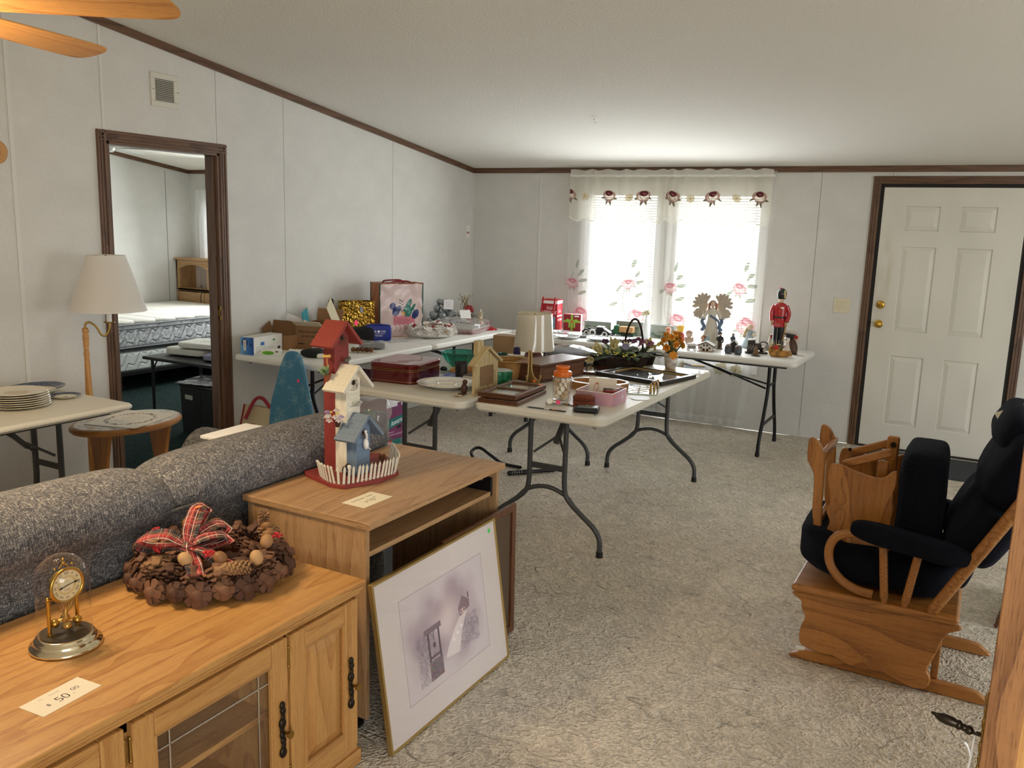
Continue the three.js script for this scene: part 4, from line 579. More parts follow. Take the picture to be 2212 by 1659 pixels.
leaning('ornate_picture_frame', 'silver beaded frame with dark rim leaning behind the glider', 'picture frame', 0.5, 0.5, 4.625, 2.925, 0.22, Math.PI * 1.42, (t, T) => {
  const w = 0.46, h = 0.56, f = 0.03;
  for (const q of [b0(-w / 2, -w / 2 + f, 0, h, -0.016, 0), b0(w / 2 - f, w / 2, 0, h, -0.016, 0), b0(-w / 2 + f, w / 2 - f, 0, f, -0.016, 0), b0(-w / 2 + f, w / 2 - f, h - f, h, -0.016, 0)]) part('frame_rail', t, T(q), walnut);
  const beads = []; for (let i = 0; i < 36; i++) { const y = 0.03 + i * 0.0145; beads.push(sp(0.006, -w / 2 + f, y, 0.002, 1, 6, 5), sp(0.006, w / 2 - f, y, 0.002, 1, 6, 5)); if (i < 28) beads.push(sp(0.006, -w / 2 + f + i * 0.0145, f, 0.002, 1, 6, 5), sp(0.006, -w / 2 + f + i * 0.0145, h - f, 0.002, 1, 6, 5)); }
  const bd = part('beading', t, T(mg(beads)), M('#8d8671', 0.4, { metalness: 0.7 })); bd.userData.kind = 'stuff';
  part('inner_frame', t, T(mg(b0(-w / 2 + f, -w / 2 + f + 0.03, f, h - f, -0.012, -0.004), b0(w / 2 - f - 0.03, w / 2 - f, f, h - f, -0.012, -0.004), b0(-w / 2 + f, w / 2 - f, f, f + 0.03, -0.012, -0.004), b0(-w / 2 + f, w / 2 - f, h - f - 0.03, h - f, -0.012, -0.004))), M('#a39a83', 0.4, { metalness: 0.5 }));
  part('print', t, T(b0(-w / 2 + 0.04, w / 2 - 0.04, 0.04, h - 0.04, -0.014, -0.008, 0.001)), M('#c4c6b8', 0.7));
});
{ // pine cone wreath with tartan bow
  const X = 2.498, Z = 5.487, t = thing('pine_cone_wreath', 'pine cone wreath with tartan bow, nuts and red berries', 'wreath', X, TVY, Z), r = rng(21);
  const coneM = [M('#6a4630', 0.7), M('#7a543a', 0.7), M('#553724', 0.75)], tipM = [M('#a07a52', 0.75), M('#8d6844', 0.75)];
  const cone = (len, rad, open, turns) => { // along +y, base at 0
    const gs = [la([[0.0, 0], [rad * 0.42, 0.0], [rad * 0.5, len * 0.3], [rad * 0.3, len * 0.75], [0, len]], 8)], n = turns;
    for (let i = 0; i < n; i++) { const k = i / n, a = i * 2.39996, q = rad * (0.35 + 0.65 * Math.pow(Math.sin(Math.PI * (0.1 + 0.72 * (k * 0.9 + 0.12))), 0.8)), y = len * (0.02 + 0.92 * k), s = rad * 0.56 * (1 - 0.45 * k); const sc = mg(bx(s * 1.15, s * 0.16, s * 1.4, s * 0.07, 0, 0, s * 0.5), bx(s * 0.9, s * 0.34, s * 0.4, s * 0.12, 0, s * 0.06, s * 1.1)); gs.push(tr(tr(sc, 0, 0, q * 0.45, 0, 0, 0), 0, y, 0, -(open * (1 - 0.5 * k)) - 0.1, 0, 0).rotateY(a)); }
    return mg(gs);
  };
  const kinds = [cone(0.056, 0.033, 0.3, 26), cone(0.05, 0.03, 0.5, 24), cone(0.08, 0.024, 0.9, 60), cone(0.04, 0.034, 0.15, 24)];
  const put = (n, g, m, x, y, z, rx, ry, rz, s = 1) => { const o = part(n, t, g, m); o.position.set(x, y, z); o.rotation.set(rx, ry, rz, 'YXZ'); o.scale.setScalar(s); return o; };
  part('wire_ring', t, tr(flat(new THREE.TorusGeometry(0.155, 0.028, 8, 40)), 0, 0.034, 0, Math.PI / 2, 0, 0, [1, 1, 0.8]), coneM[2]);
  for (let i = 0; i < 21; i++) { const a = i / 21 * 6.2832 + (r() - 0.5) * 0.08; put('pine_cone', kinds[i % 2], coneM[i % 3], Math.cos(a) * 0.236, 0.036 + (i % 2) * 0.008, -Math.sin(a) * 0.236, Math.PI / 2 + 0.2, a - Math.PI / 2, 0, 0.95 + r() * 0.2); }
  for (let i = 0; i < 17; i++) { const a = i / 17 * 6.2832 + 0.1; put('pine_cone', kinds[[0, 3, 1][i % 3]], coneM[(i + 1) % 3], Math.cos(a) * 0.178, 0.102 + r() * 0.006, -Math.sin(a) * 0.178, Math.PI - 0.5 * (r() - 0.2), a + Math.PI / 2, 0, 0.9 + r() * 0.25); }
  for (let i = 0; i < 12; i++) { const a = i / 12 * 6.2832 + 0.3; put('pine_cone', kinds[1 + 2 * (i % 2)], coneM[i % 3], Math.cos(a) * 0.118, 0.085, -Math.sin(a) * 0.118, Math.PI + 0.7, a + Math.PI / 2, 0, 0.85); }
  put('pine_cone', kinds[2], tipM[0], 0.145, 0.09, 0.12, Math.PI / 2, 2.4, 0, 1.15); put('pine_cone', kinds[2], tipM[1], 0.02, 0.095, -0.18, 0.6, 1.0, 0, 0.95);
  put('pine_cone', kinds[3], tipM[0], 0.06, 0.115, -0.175, Math.PI - 0.3, 0, 0, 1); put('pine_cone', kinds[3], tipM[1], -0.02, 0.112, 0.17, Math.PI, 0, 0, 1.05); put('pine_cone', kinds[3], tipM[1], -0.17, 0.11, 0.05, Math.PI, 0, 0, 1.1);
  const nutM = [M('#a87c4e', 0.6), M('#8d6238', 0.55), M('#c49a68', 0.65)], nut = sp(0.0195, 0, 0, 0, [0.92, 1.1, 0.92], 18, 14);
  for (const [a, q, y, m] of [[2.75, 0.2, 0.1, 0], [5.15, 0.17, 0.116, 2], [4.2, 0.16, 0.115, 0], [0.35, 0.17, 0.118, 0], [-0.1, 0.2, 0.104, 2], [0.65, 0.16, 0.116, 1], [5.7, 0.16, 0.11, 1], [1.2, 0.17, 0.112, 1]]) put('walnut', nut, nutM[m], Math.cos(a) * q, y, -Math.sin(a) * q, r(), r() * 6, r());
  const berM = P('#c4161f', 0.25, { clearcoat: 0.5 });
  for (const [a, q] of [[0.55, 0.19], [4.55, 0.165], [5.5, 0.15], [3.5, 0.17]]) { const gs = []; for (let i = 0; i < 9; i++) gs.push(sp(0.0042, (r() - 0.5) * 0.022, (r() - 0.4) * 0.014, (r() - 0.5) * 0.022, 1, 8, 6)); put('red_berries', mg(gs), berM, Math.cos(a) * q, 0.124, -Math.sin(a) * q, 0, 0, 0); }
  const tart = canvas(256, 256, (g, w) => { g.fillStyle = '#7a2b2a'; g.fillRect(0, 0, w, w); for (const [o, s, c] of [[0, 70, 'rgba(26,34,40,.75)'], [128, 60, 'rgba(168,40,38,.9)'], [92, 7, '#efe3cb'], [206, 7, '#efe3cb'], [60, 3, '#d9b25a'], [230, 3, '#d9b25a'], [150, 3, '#efe3cb']]) { g.fillStyle = c; g.fillRect(o, 0, s, w); g.globalAlpha = 0.6; g.fillRect(0, o, w, s); g.globalAlpha = 1; } });
  tart.wrapS = tart.wrapT = THREE.RepeatWrapping; const rib = M('#fff', 0.7, { map: tart, side: THREE.DoubleSide });
  const ribbon = (pts, w, nrm, wob = 0) => { const c = new THREE.CatmullRomCurve3(pts.map(V3)), len = c.getLength(); const g = sheet(6, 40, (u, v) => { const p = c.getPointAt(v), q = c.getTangentAt(v), s = new THREE.Vector3(...nrm).cross(q).normalize(), k = w * (v < 0.12 ? 0.35 + v * 5.4 : 1), b = new THREE.Vector3(...nrm).multiplyScalar(Math.sin(u * 9 + v * 8) * wob); p.addScaledVector(s, (u - 0.5) * k).add(b); return p.toArray(); }); const uv = g.attributes.uv; for (let i = 0; i < uv.count; i++) uv.setXY(i, uv.getX(i) * 0.9, uv.getY(i) * len / w * 0.9); return flat(g); };
  const K = [0.03, 0.13, 0.11];
  for (const p of [[K, [-0.01, 0.165, 0.14], [-0.06, 0.16, 0.175], [-0.085, 0.14, 0.185], [-0.06, 0.125, 0.165], [-0.01, 0.125, 0.13], K], [K, [0.01, 0.19, 0.07], [-0.02, 0.21, 0.02], [-0.03, 0.2, -0.01], [-0.015, 0.17, 0.03], K], [K, [0.03, 0.16, 0.06], [0.035, 0.165, 0.0], [0.04, 0.15, -0.02], [0.04, 0.13, 0.03], K], [K, [0.05, 0.15, 0.08], [0.075, 0.15, 0.03], [0.08, 0.13, 0.01], [0.06, 0.12, 0.05], K]]) part('bow_loop', t, ribbon(p, 0.046, [0.25, 1, 0.1], 0.003), rib);
  for (const p of [[K, [0.06, 0.125, 0.13], [0.1, 0.1, 0.15], [0.125, 0.085, 0.165]], [K, [0.08, 0.125, 0.1], [0.13, 0.1, 0.085], [0.165, 0.095, 0.075]]]) part('bow_tail', t, ribbon(p, 0.046, [0.2, 1, 0], 0.003), rib);
  part('bow_knot', t, sp(0.016, ...K, [1, 0.8, 1.1]), rib);
  dot('orange', t, -0.015, 0.213, 0.03, 0.2, 0, 0.2, 0.0095);
}
{ // anniversary clock under a glass dome
  const X = 2.535, Z = 5.97, c = thing('anniversary_clock', 'brass anniversary clock under a clear glass dome', 'clock', X, TVY, Z);
  part('base', c, la([[0, 0], [0.079, 0], [0.081, 0.004], [0.08, 0.01], [0.071, 0.014], [0.0715, 0.02], [0.068, 0.025], [0.064, 0.027], [0.064, 0.031], [0.06, 0.034], [0, 0.034]], 64), M('#f0e4c4', 0.16, { metalness: 1 }));
  part('felt_deck', c, cy(0.056, 0.056, 0.002, 0, 0.0355, 0, 40), M('#2b2a22', 0.6));
  const dome = []; for (let i = 0; i <= 14; i++) { const a = i / 14 * Math.PI / 2; dome.push([0.0605 * Math.cos(a), 0.172 + 0.0605 * Math.sin(a)]); }
  part('glass_dome', c, la([[0.0605, 0.03], [0.0605, 0.1], ...dome], 64), glassSolid);
  for (const s of [-1, 1]) part('pillar', c, mg(cy(0.0045, 0.0045, 0.092, -0.005, 0.08, s * 0.036, 16), sp(0.006, -0.005, 0.128, s * 0.036), cy(0.007, 0.007, 0.006, -0.005, 0.038, s * 0.036, 16)), brass);
  part('movement', c, mg(cy(0.031, 0.031, 0.022, 0.004, 0.158, 0, 36, 0, 0, Math.PI / 2), b0(-0.01, 0.0, 0.122, 0.132, -0.038, 0.038)), brass);
  part('bezel', c, tr(flat(new THREE.TorusGeometry(0.0405, 0.004, 12, 56)), 0.018, 0.158, 0, 0, Math.PI / 2), brass);
  const face = canvas(512, 512, (g, w) => { g.fillStyle = '#e7d9ae'; g.fillRect(0, 0, w, w); g.translate(w / 2, w / 2); g.fillStyle = '#d9c48c'; g.beginPath(); g.arc(0, 0, 160, 0, 7); g.fill(); g.fillStyle = '#eadfb8'; g.beginPath(); g.arc(0, 0, 118, 0, 7); g.fill(); g.fillStyle = '#2c2316'; g.font = 'bold 50px serif'; g.textAlign = 'center'; g.textBaseline = 'middle'; ['XII', 'I', 'II', 'III', 'IIII', 'V', 'VI', 'VII', 'VIII', 'IX', 'X', 'XI'].forEach((t, i) => { g.save(); g.rotate(i * Math.PI / 6); g.translate(0, -196); g.fillText(t, 0, 0); g.restore(); }); g.fillStyle = 'rgba(120,95,40,.7)'; g.font = 'italic 34px serif'; g.fillText('Quartz', 0, -64); for (let i = 0; i < 16; i++) { g.beginPath(); g.arc(Math.cos(i) * 40, 76 + Math.sin(i * 2) * 16, 12, 0, 7); g.lineWidth = 2; g.strokeStyle = 'rgba(130,100,40,.5)'; g.stroke(); } });
  part('dial', c, tr(flat(new THREE.CircleGeometry(0.039, 48)), 0.0175, 0.158, 0, 0, Math.PI / 2), M('#fff', 0.4, { map: face, metalness: 0.2 }));
  const hand = (l, w, a) => tr(mg(bx(l, w, 0.001, 0.0003, l / 2 - 0.004), sp(0.0028, l * 0.62, 0, 0, [1.2, 1, 0.3])), 0, 0, 0, 0, 0, a);
  const hd = part('clock_hand', c, hand(0.034, 0.0016, 0.12), M('#17120c', 0.4)); hd.position.set(0.0195, 0.158, 0); hd.rotation.y = Math.PI / 2; const h2 = part('clock_hand', c, hand(0.026, 0.0022, Math.PI + 0.2), M('#17120c', 0.4)); h2.position.set(0.0202, 0.158, 0); h2.rotation.y = Math.PI / 2;
  part('crown_ornament', c, mg(sp(0.005, 0.008, 0.212, 0), sp(0.0035, 0.008, 0.221, 0), bar([0.008, 0.2, -0.012], [0.008, 0.212, 0], 0.002), bar([0.008, 0.2, 0.012], [0.008, 0.212, 0], 0.002), sp(0.003, 0.008, 0.203, -0.022), sp(0.003, 0.008, 0.203, 0.022)), brass);
  part('pendulum', c, mg(bar([0.005, 0.05, 0], [0.005, 0.125, 0], 0.0012), ...[0, 1, 2, 3].map((i) => sp(0.0105, 0.005 + Math.cos(i * 1.571 + 0.5) * 0.024, 0.062, Math.sin(i * 1.571 + 0.5) * 0.024, 1, 18, 14)), ...[0, 1, 2, 3].map((i) => bar([0.005, 0.072, 0], [0.005 + Math.cos(i * 1.571 + 0.5) * 0.024, 0.066, Math.sin(i * 1.571 + 0.5) * 0.024], 0.0018)), la([[0, 0.046], [0.012, 0.048], [0.006, 0.06], [0.01, 0.068], [0.004, 0.078], [0.007, 0.088], [0.002, 0.1], [0, 0.1]], 20).translate(0.005, 0, 0)), brass);
  part('fan_ornament', c, mg(...[-3, -2, -1, 0, 1, 2, 3].map((i) => tr(bx(0.003, 0.03, 0.0025, 0.001, 0, 0.015, 0), 0.008, 0.084, 0, i * 0.3))), brass);
}
{ // ceiling fan by the ridge, out of frame but for one blade tip
  const X = 1.95, Z = 5.95, f = thing('ceiling_fan', 'ceiling fan with oak blades above the sofa, one blade tip showing', 'ceiling fan', X, 2.045, Z);
  part('motor', f, la([[0, 0.0], [0.06, 0], [0.1, 0.03], [0.105, 0.09], [0.06, 0.13], [0, 0.13]], 36), brassDull);
  part('downrod', f, mg(cy(0.012, 0.012, 0.22, 0, 0.23, 0), cy(0.06, 0.03, 0.05, 0, 0.335, 0, 28)), brassDull);
  for (let i = 0; i < 5; i++) { const b = part('blade', f, buv(ex(spl([[0.16, -0.045], [0.3, -0.058], [0.6, -0.066], [0.69, -0.055], [0.71, 0], [0.69, 0.055], [0.6, 0.066], [0.3, 0.058], [0.16, 0.045]]), 0.006, 0.002).rotateX(-Math.PI / 2 - 0.2), 'x'), oakHoney); b.position.y = 0.075; b.rotation.y = 0.533 + i * Math.PI * 0.4; const k = part('blade_bracket', f, bx(0.12, 0.006, 0.03, 0.002, 0.14, 0, 0), brassDull); k.position.y = 0.07; k.rotation.y = b.rotation.y; }
  part('light_hub', f, la([[0, -0.1], [0.03, -0.095], [0.05, -0.05], [0.06, 0], [0, 0]], 28), brass);
  for (let i = 0; i < 4; i++) {
    const a = i * 1.571 + 0.4, x = Math.cos(a) * 0.13, z = Math.sin(a) * 0.13;
    part('lamp_arm', f, tb([[Math.cos(a) * 0.04, -0.05, Math.sin(a) * 0.04], [Math.cos(a) * 0.09, -0.035, Math.sin(a) * 0.09], [x, -0.06, z]], 0.006, 14), brass);
    part('lamp_shade', f, la([[0.018, 0], [0.03, -0.02], [0.045, -0.06], [0.06, -0.09]], 24).translate(x, -0.06, z), P('#fff3da', 0.7, { transmission: 0.5, thickness: 0, side: THREE.DoubleSide }));
    part('bulb', f, sp(0.026, x, -0.11, z, [1, 1.2, 1], 14, 10), M('#000', 0.5, { emissive: new THREE.Color(1, 0.78, 0.5), emissiveIntensity: 9 }));
    const l = new THREE.PointLight(new THREE.Color(1, 0.78, 0.52), 1.5); l.name = 'fan_lamp'; l.position.set(x, -0.11, z); l.castShadow = true; l.shadow.radius = 1.2; f.add(l);
  }
}
{ // wall fittings
  const v = thing('air_vent', 'white square return-air vent high on the left wall', 'vent', 0, 2.345, 3.51);
  part('vent_frame', v, mg(b0(0, 0.008, 0.062, 0.095, -0.1, 0.1), b0(0, 0.008, -0.095, -0.062, -0.1, 0.1), b0(0, 0.008, -0.062, 0.062, -0.1, -0.062), b0(0, 0.008, -0.062, 0.062, 0.07, 0.1)), M('#d8d5c8', 0.5));
  for (let i = 0; i < 12; i++) part('slat', v, bx(0.012, 0.0016, 0.135, 0.0005, 0.004, -0.056 + i * 0.0102, 0.004, 0, 0, -0.7), M('#cfccc0', 0.5));
  part('duct_back', v, b0(0, 0.0012, -0.063, 0.063, -0.065, 0.072, 0.0004), M('#3c3a34', 0.9));
  part('screw', v, mg(cy(0.003, 0.003, 0.003, 0.009, 0, -0.088, 8, 0, 0, Math.PI / 2), cy(0.003, 0.003, 0.003, 0.009, 0, 0.085, 8, 0, 0, Math.PI / 2)), bronze);
  const s = thing('light_switch', 'cream double rocker switch plate beside the entrance door', 'light switch', 3.4, 1.09, 0.0);
  part('plate', s, b0(-0.06, 0.06, -0.058, 0.058, 0, 0.006, 0.003), M('#e0d8bc', 0.4)); for (const x of [-0.022, 0.022]) part('rocker', s, bx(0.032, 0.066, 0.007, 0.002, x, 0, 0.006, 0.06), M('#ddd4b6', 0.35));
  const o = thing('wall_outlet', 'small white outlet plate near the far corner', 'outlet', 0.0, 1.56, 0.09);
  part('plate', o, b0(0, 0.006, -0.056, 0.056, -0.034, 0.034, 0.002), M('#e8e6de', 0.4)); part('socket', o, mg(b0(0.004, 0.0075, -0.02, 0.0, -0.022, -0.006, 0.002), b0(0.004, 0.0075, -0.02, 0.0, 0.006, 0.02, 0.002)), M('#8a4a34', 0.5));
  const q = thing('wall_plaque', 'round tan wooden plaque at the left edge of the wall', 'plaque', 0, 1.907, 4.545);
  part('disc', q, la([[0, 0], [0.056, 0], [0.06, 0.006], [0.056, 0.014], [0.05, 0.012], [0, 0.014]], 40).rotateZ(-Math.PI / 2), oakHoney); part('rim', q, tr(flat(new THREE.TorusGeometry(0.056, 0.004, 8, 40)), 0.01, 0, 0, 0, Math.PI / 2), oakHoney);
  solo('ceiling_hook', 'tiny white hook in the sloping ceiling', 'hook', mg(sp(0.012, 0, 0, 0, [1, 0.4, 1]), tb([[0, 0, 0], [0.004, -0.02, 0], [0.015, -0.026, 0], [0.02, -0.015, 0]], 0.002, 10, 6)), white, 1.93, 2.35, 1.6);
  solo('door_mat', 'dark slate door mat in front of the entrance door', 'mat', ex(rrect(0.85, 0.6, 0.02), 0.008, 0.002).rotateX(-Math.PI / 2), M('#31363c', 0.95, { bumpMap: carpetBump, bumpScale: 0.006 }), 4.13, 0.003, 0.4);
}
// ---------- sheer curtains and valances ----------
{
  const rose = (g, x, y, s, dark) => { // printed rose with leaves
    const R = rng(Math.round(x + y * 7)); g.save(); g.translate(x, y);
    g.fillStyle = dark ? '#6f6a50' : '#bcc4b4'; for (const a of [0.5, 1.3, 1.9, 2.7]) { g.save(); g.rotate(a); g.beginPath(); g.moveTo(s * 0.4, 0); g.quadraticCurveTo(s * 0.9, -s * 0.3, s * 1.45, 0); g.quadraticCurveTo(s * 0.9, s * 0.3, s * 0.4, 0); g.fill(); g.restore(); }
    g.fillStyle = dark ? '#b79a94' : '#ecc9cc'; g.beginPath(); g.ellipse(0, 0, s, s * 0.8, 0, 0, 7); g.fill(); g.fillStyle = dark ? '#f0e6dc' : '#f6e2e2'; g.beginPath(); g.ellipse(0, s * 0.15, s * 0.72, s * 0.5, 0, 0, 7); g.fill();
    g.fillStyle = dark ? '#5d2f35' : '#d79aa2'; g.beginPath(); g.ellipse(0, -s * 0.36, s * 0.6, s * 0.38, 0, 0, 7); g.fill(); g.fillStyle = dark ? '#8a5458' : '#ecc0c6'; g.beginPath(); g.ellipse(s * 0.05, -s * 0.32, s * 0.3, s * 0.16, 0.3, 0, 7); g.fill();
    g.strokeStyle = dark ? '#7c5a58' : '#d9aab0'; g.lineWidth = s * 0.07; for (let i = 0; i < 4; i++) { g.beginPath(); g.arc(0, 0, s * (0.5 + i * 0.13), 0.3 + R(), 1.6 + R() * 2); g.stroke(); } g.restore();
  };
  const bloom = (g, x, y, s, c) => { g.fillStyle = c; for (let i = 0; i < 8; i++) { g.beginPath(); g.ellipse(x + Math.cos(i * 0.785) * s * 0.55, y + Math.sin(i * 0.785) * s * 0.55, s * 0.45, s * 0.3, i * 0.785, 0, 7); g.fill(); } g.fillStyle = '#a89066'; g.beginPath(); g.arc(x, y, s * 0.2, 0, 7); g.fill(); };
  const spray = (g, x, y, s) => { g.strokeStyle = '#c2c9bd'; g.lineWidth = 5; g.beginPath(); g.moveTo(x - s * 0.5, y + s * 1.5); g.quadraticCurveTo(x - s * 0.9, y + s * 0.4, x - s * 0.3, y - s * 1.4); g.stroke(); g.fillStyle = '#b9c1b2'; for (const [dx, dy, a] of [[0.1, -1.1, -0.8], [-0.8, -0.4, 2.4], [0.2, 0.2, -0.5], [-1.1, 0.7, 2.8], [-0.1, -1.7, -1.3], [0.2, -0.7, -0.3]]) { g.save(); g.translate(x + dx * s, y + dy * s); g.rotate(a); g.beginPath(); g.ellipse(s * 0.25, 0, s * 0.32, s * 0.11, 0, 0, 7); g.fill(); g.restore(); } rose(g, x - s * 0.35, y - s * 0.6, s * 0.42, false); rose(g, x + s * 0.35, y + s * 1.55, s * 0.6, false); };
  // colour print and its denser, less see-through mask, both over one metre-true panel
  const panel = (wm, hm, draw, base) => { const W = hm > 1 ? 800 : 1024, H = Math.round(W * hm / wm / 2) * 2; const c = canvas(W, H, (g) => { g.fillStyle = '#fbfbfa'; g.fillRect(0, 0, W, H); draw(g, W, H, W / wm, false); }); const m = canvas(W, H, (g) => { g.fillStyle = base; g.fillRect(0, 0, W, H); draw(g, W, H, W / wm, true); const d = g.getImageData(0, 0, W, H), b = parseInt(base.slice(1, 3), 16); for (let i = 0; i < d.data.length; i += 4) { const l = Math.abs(d.data[i] - d.data[i + 2]) + Math.abs(d.data[i] - b) * 0.35; const v = Math.max(0, b - Math.min(hm > 1 ? 60 : 150, l * 3.2)); d.data[i] = d.data[i + 1] = d.data[i + 2] = v; } g.putImageData(d, 0, 0); }, false); return [c, m]; };
  const sheerMat = ([c, m], rough) => P('#ffffff', rough, { map: c, transmission: 1, transmissionMap: m, thickness: 0, side: THREE.DoubleSide, specularIntensity: 0.1 });
  const cloth = (x0, x1, y0, y1, z, folds, amp, seed, o = {}) => sheet(170, 40, (u, v) => {
    const gath = o.gather ? o.gather(u) : 1, top = Math.pow(v, 3), ph = (u + 0.02 * Math.sin(u * 17 + seed)) * folds * 6.2832;
    const pull = o.pull ? o.pull(v) : [0, 0], xx = x0 + pull[0] + (x1 + pull[1] - x0 - pull[0]) * u;
    let zz = z + Math.sin(ph + seed) * amp * gath * (1 - 0.45 * top) + Math.sin(ph * 0.37 + seed * 2) * amp * 0.6;
    let yb = y0 + (o.scallop ? -Math.abs(Math.sin(u * Math.PI * o.scallop)) * o.drop : 0), yt = y1 + (o.ruffle ? Math.sin(ph * 0.8) * 0.006 : 0), y = yb + (yt - yb) * v;
    return [xx + Math.cos(ph + seed) * amp * 0.3, y, zz];
  });
  // rod
  struct('curtain_rod', mg(b0(1.05, 2.82, 2.064, 2.086, 0.078, 0.084, 0.002), b0(1.05, 1.054, 2.064, 2.086, 0, 0.082, 0.001), b0(2.816, 2.82, 2.064, 2.086, 0, 0.082, 0.001), b0(1.93, 1.95, 2.06, 2.09, 0, 0.08, 0.001)), white);
  const mk = (x0, x1, seed, lab, flowers, o) => {
    const t = thing('sheer_curtain', lab, 'curtain', (x0 + x1) / 2, 0, 0.05, 0, 'sheer floral curtains'), wm = x1 - x0, hm = 2.08;
    const maps = panel(wm, hm, (g, W, H, k, mask) => { for (const [x, y, kind, s] of flowers) { const px = (x - x0) * k, py = (2.1 - y) * k; kind === 's' ? spray(g, px, py, s * k) : bloom(g, px, py, s * k, '#cfc7ae'); } if (mask) { g.fillStyle = '#b0b0b0'; g.fillRect(0, H - 0.05 * k, W, 0.05 * k); } }, '#dedede');
    part('sheer_panel', t, cloth(x0, x1, 0.045, 2.11, 0.05, 9, 0.014, seed, { scallop: 7, drop: 0.02, ruffle: 1, ...o }).translate(-(x0 + x1) / 2, 0, -0.05), sheerMat(maps, 0.62));
  };
  mk(1.045, 1.93, 1, 'left sheer white curtain with printed rose sprays, behind the red boxes', [[1.14, 1.05, 's', 0.13], [1.68, 1.07, 's', 0.13], [1.4, 0.5, 'b', 0.06], [1.62, 0.46, 'b', 0.05]], { gather: (u) => 0.4 + 1.0 * Math.pow(u, 2) });
  mk(1.93, 2.83, 4, 'right sheer white curtain with printed rose sprays, behind the angel figurine', [[2.06, 1.06, 's', 0.13], [2.67, 1.08, 's', 0.14], [2.55, 0.49, 'b', 0.06], [2.69, 0.48, 'b', 0.06], [2.2, 0.47, 'b', 0.05]], { gather: (u) => 0.3 + 1.0 * Math.pow(1 - u, 2), pull: (v) => [0, -0.13 * Math.pow(1 - v, 2)] });
  const va = (x0, x1, seed, lab, roses, blooms) => {
    const t = thing('valance', lab, 'valance', (x0 + x1) / 2, 0, 0.094, 0, 'rose valances'), wm = x1 - x0;
    const maps = panel(wm, 0.45, (g, W, H, k, mask) => { for (const x of roses) rose(g, (x - x0) * k, (2.12 - 1.895) * k, 0.06 * k, true); for (const x of blooms) bloom(g, (x - x0) * k, (2.12 - 1.88) * k, 0.036 * k, '#d8cfb4'); if (!mask) { g.fillStyle = '#fffef8'; for (let i = 0; i < 90; i++) { g.beginPath(); g.ellipse(i * W / 90, H - 0.075 * k - Math.abs(Math.sin(i / 90 * Math.PI * 6)) * 0.03 * k + 0.03 * k, 6, 3, i, 0, 7); g.fill(); } } else { g.fillStyle = '#8c8c8c'; g.fillRect(0, H - 0.014 * k, W, 0.014 * k); g.fillRect(0, 0, W, 0.06 * k); } }, '#cccccc');
    const m = sheerMat(maps, 0.72); m.color.set('#fffdf6');
    part('valance_cloth', t, cloth(x0, x1, 1.715, 2.125, 0.094, 7, 0.012, seed, { scallop: 6, drop: 0.035, ruffle: 1 }).translate(-(x0 + x1) / 2, 0, -0.094), m);
    const pts = []; for (let i = 0; i <= 40; i++) pts.push([(x0 + (x1 - x0) * i / 40) - (x0 + x1) / 2, 2.075 + (i % 2) * 0.002, 0.006 + (i % 2) * 0.006]);
    part('rod_pocket', t, tb(pts, 0.009, 120, 6), P('#f7f6f2', 0.8, { transmission: 0.3, thickness: 0, side: THREE.DoubleSide }));
  };
  va(1.06, 1.95, 2, 'left scalloped cream valance with dark roses over the window', [1.05, 1.43, 1.745], [1.21, 1.62]);
  va(1.94, 2.815, 5, 'right scalloped cream valance with dark roses over the window', [2.0, 2.342, 2.72], [2.16, 2.54]);
}
// ---------- things on the two almond tables ----------
const TT = 0.737, mc = new Map(), K = (c, r = 0.6, o) => { const k = c + r + JSON.stringify(o ?? 0); if (!mc.has(k)) mc.set(k, P(c, r, o)); return mc.get(k); };
const gloss = (c) => K(c, 0.18, { clearcoat: 0.6, clearcoatRoughness: 0.1 });
const jig = (g, f) => { f(g); return g; };
const fillT = (g, x, y, s, f = 'sans-serif', w = '') => (t, c = '#fff') => { g.fillStyle = c; g.font = w + ' ' + s + 'px ' + f; g.fillText(t, x, y); };
// printed carton: faces in the order +x, -x, +y, -y, +z, -z; each a colour or a drawing
function carton(name, label, cat, w, h, d, x, y, z, ry, faces, base, group) {
  const mats = [0, 1, 2, 3, 4, 5].map((i) => { const f = faces[i] ?? base; return typeof f === 'string' ? K(f, 0.7) : M('#fff', 0.6, { map: canvas(256, 256, f) }); });
  const o = SH(new THREE.Mesh(new THREE.BoxGeometry(w, h, d), mats)); o.name = numbered(name); o.position.set(x, y + h / 2, z); o.rotation.y = ry; scene.add(o); return tag(o, label, cat, group);
}
const frameBars = (w, h, f, th, y0 = 0) => [b0(-w / 2, -w / 2 + f, y0, y0 + th, -h / 2, h / 2, 0.003), b0(w / 2 - f, w / 2, y0, y0 + th, -h / 2, h / 2, 0.003), b0(-w / 2 + f, w / 2 - f, y0, y0 + th, -h / 2, -h / 2 + f, 0.003), b0(-w / 2 + f, w / 2 - f, y0, y0 + th, h / 2 - f, h / 2, 0.003)];
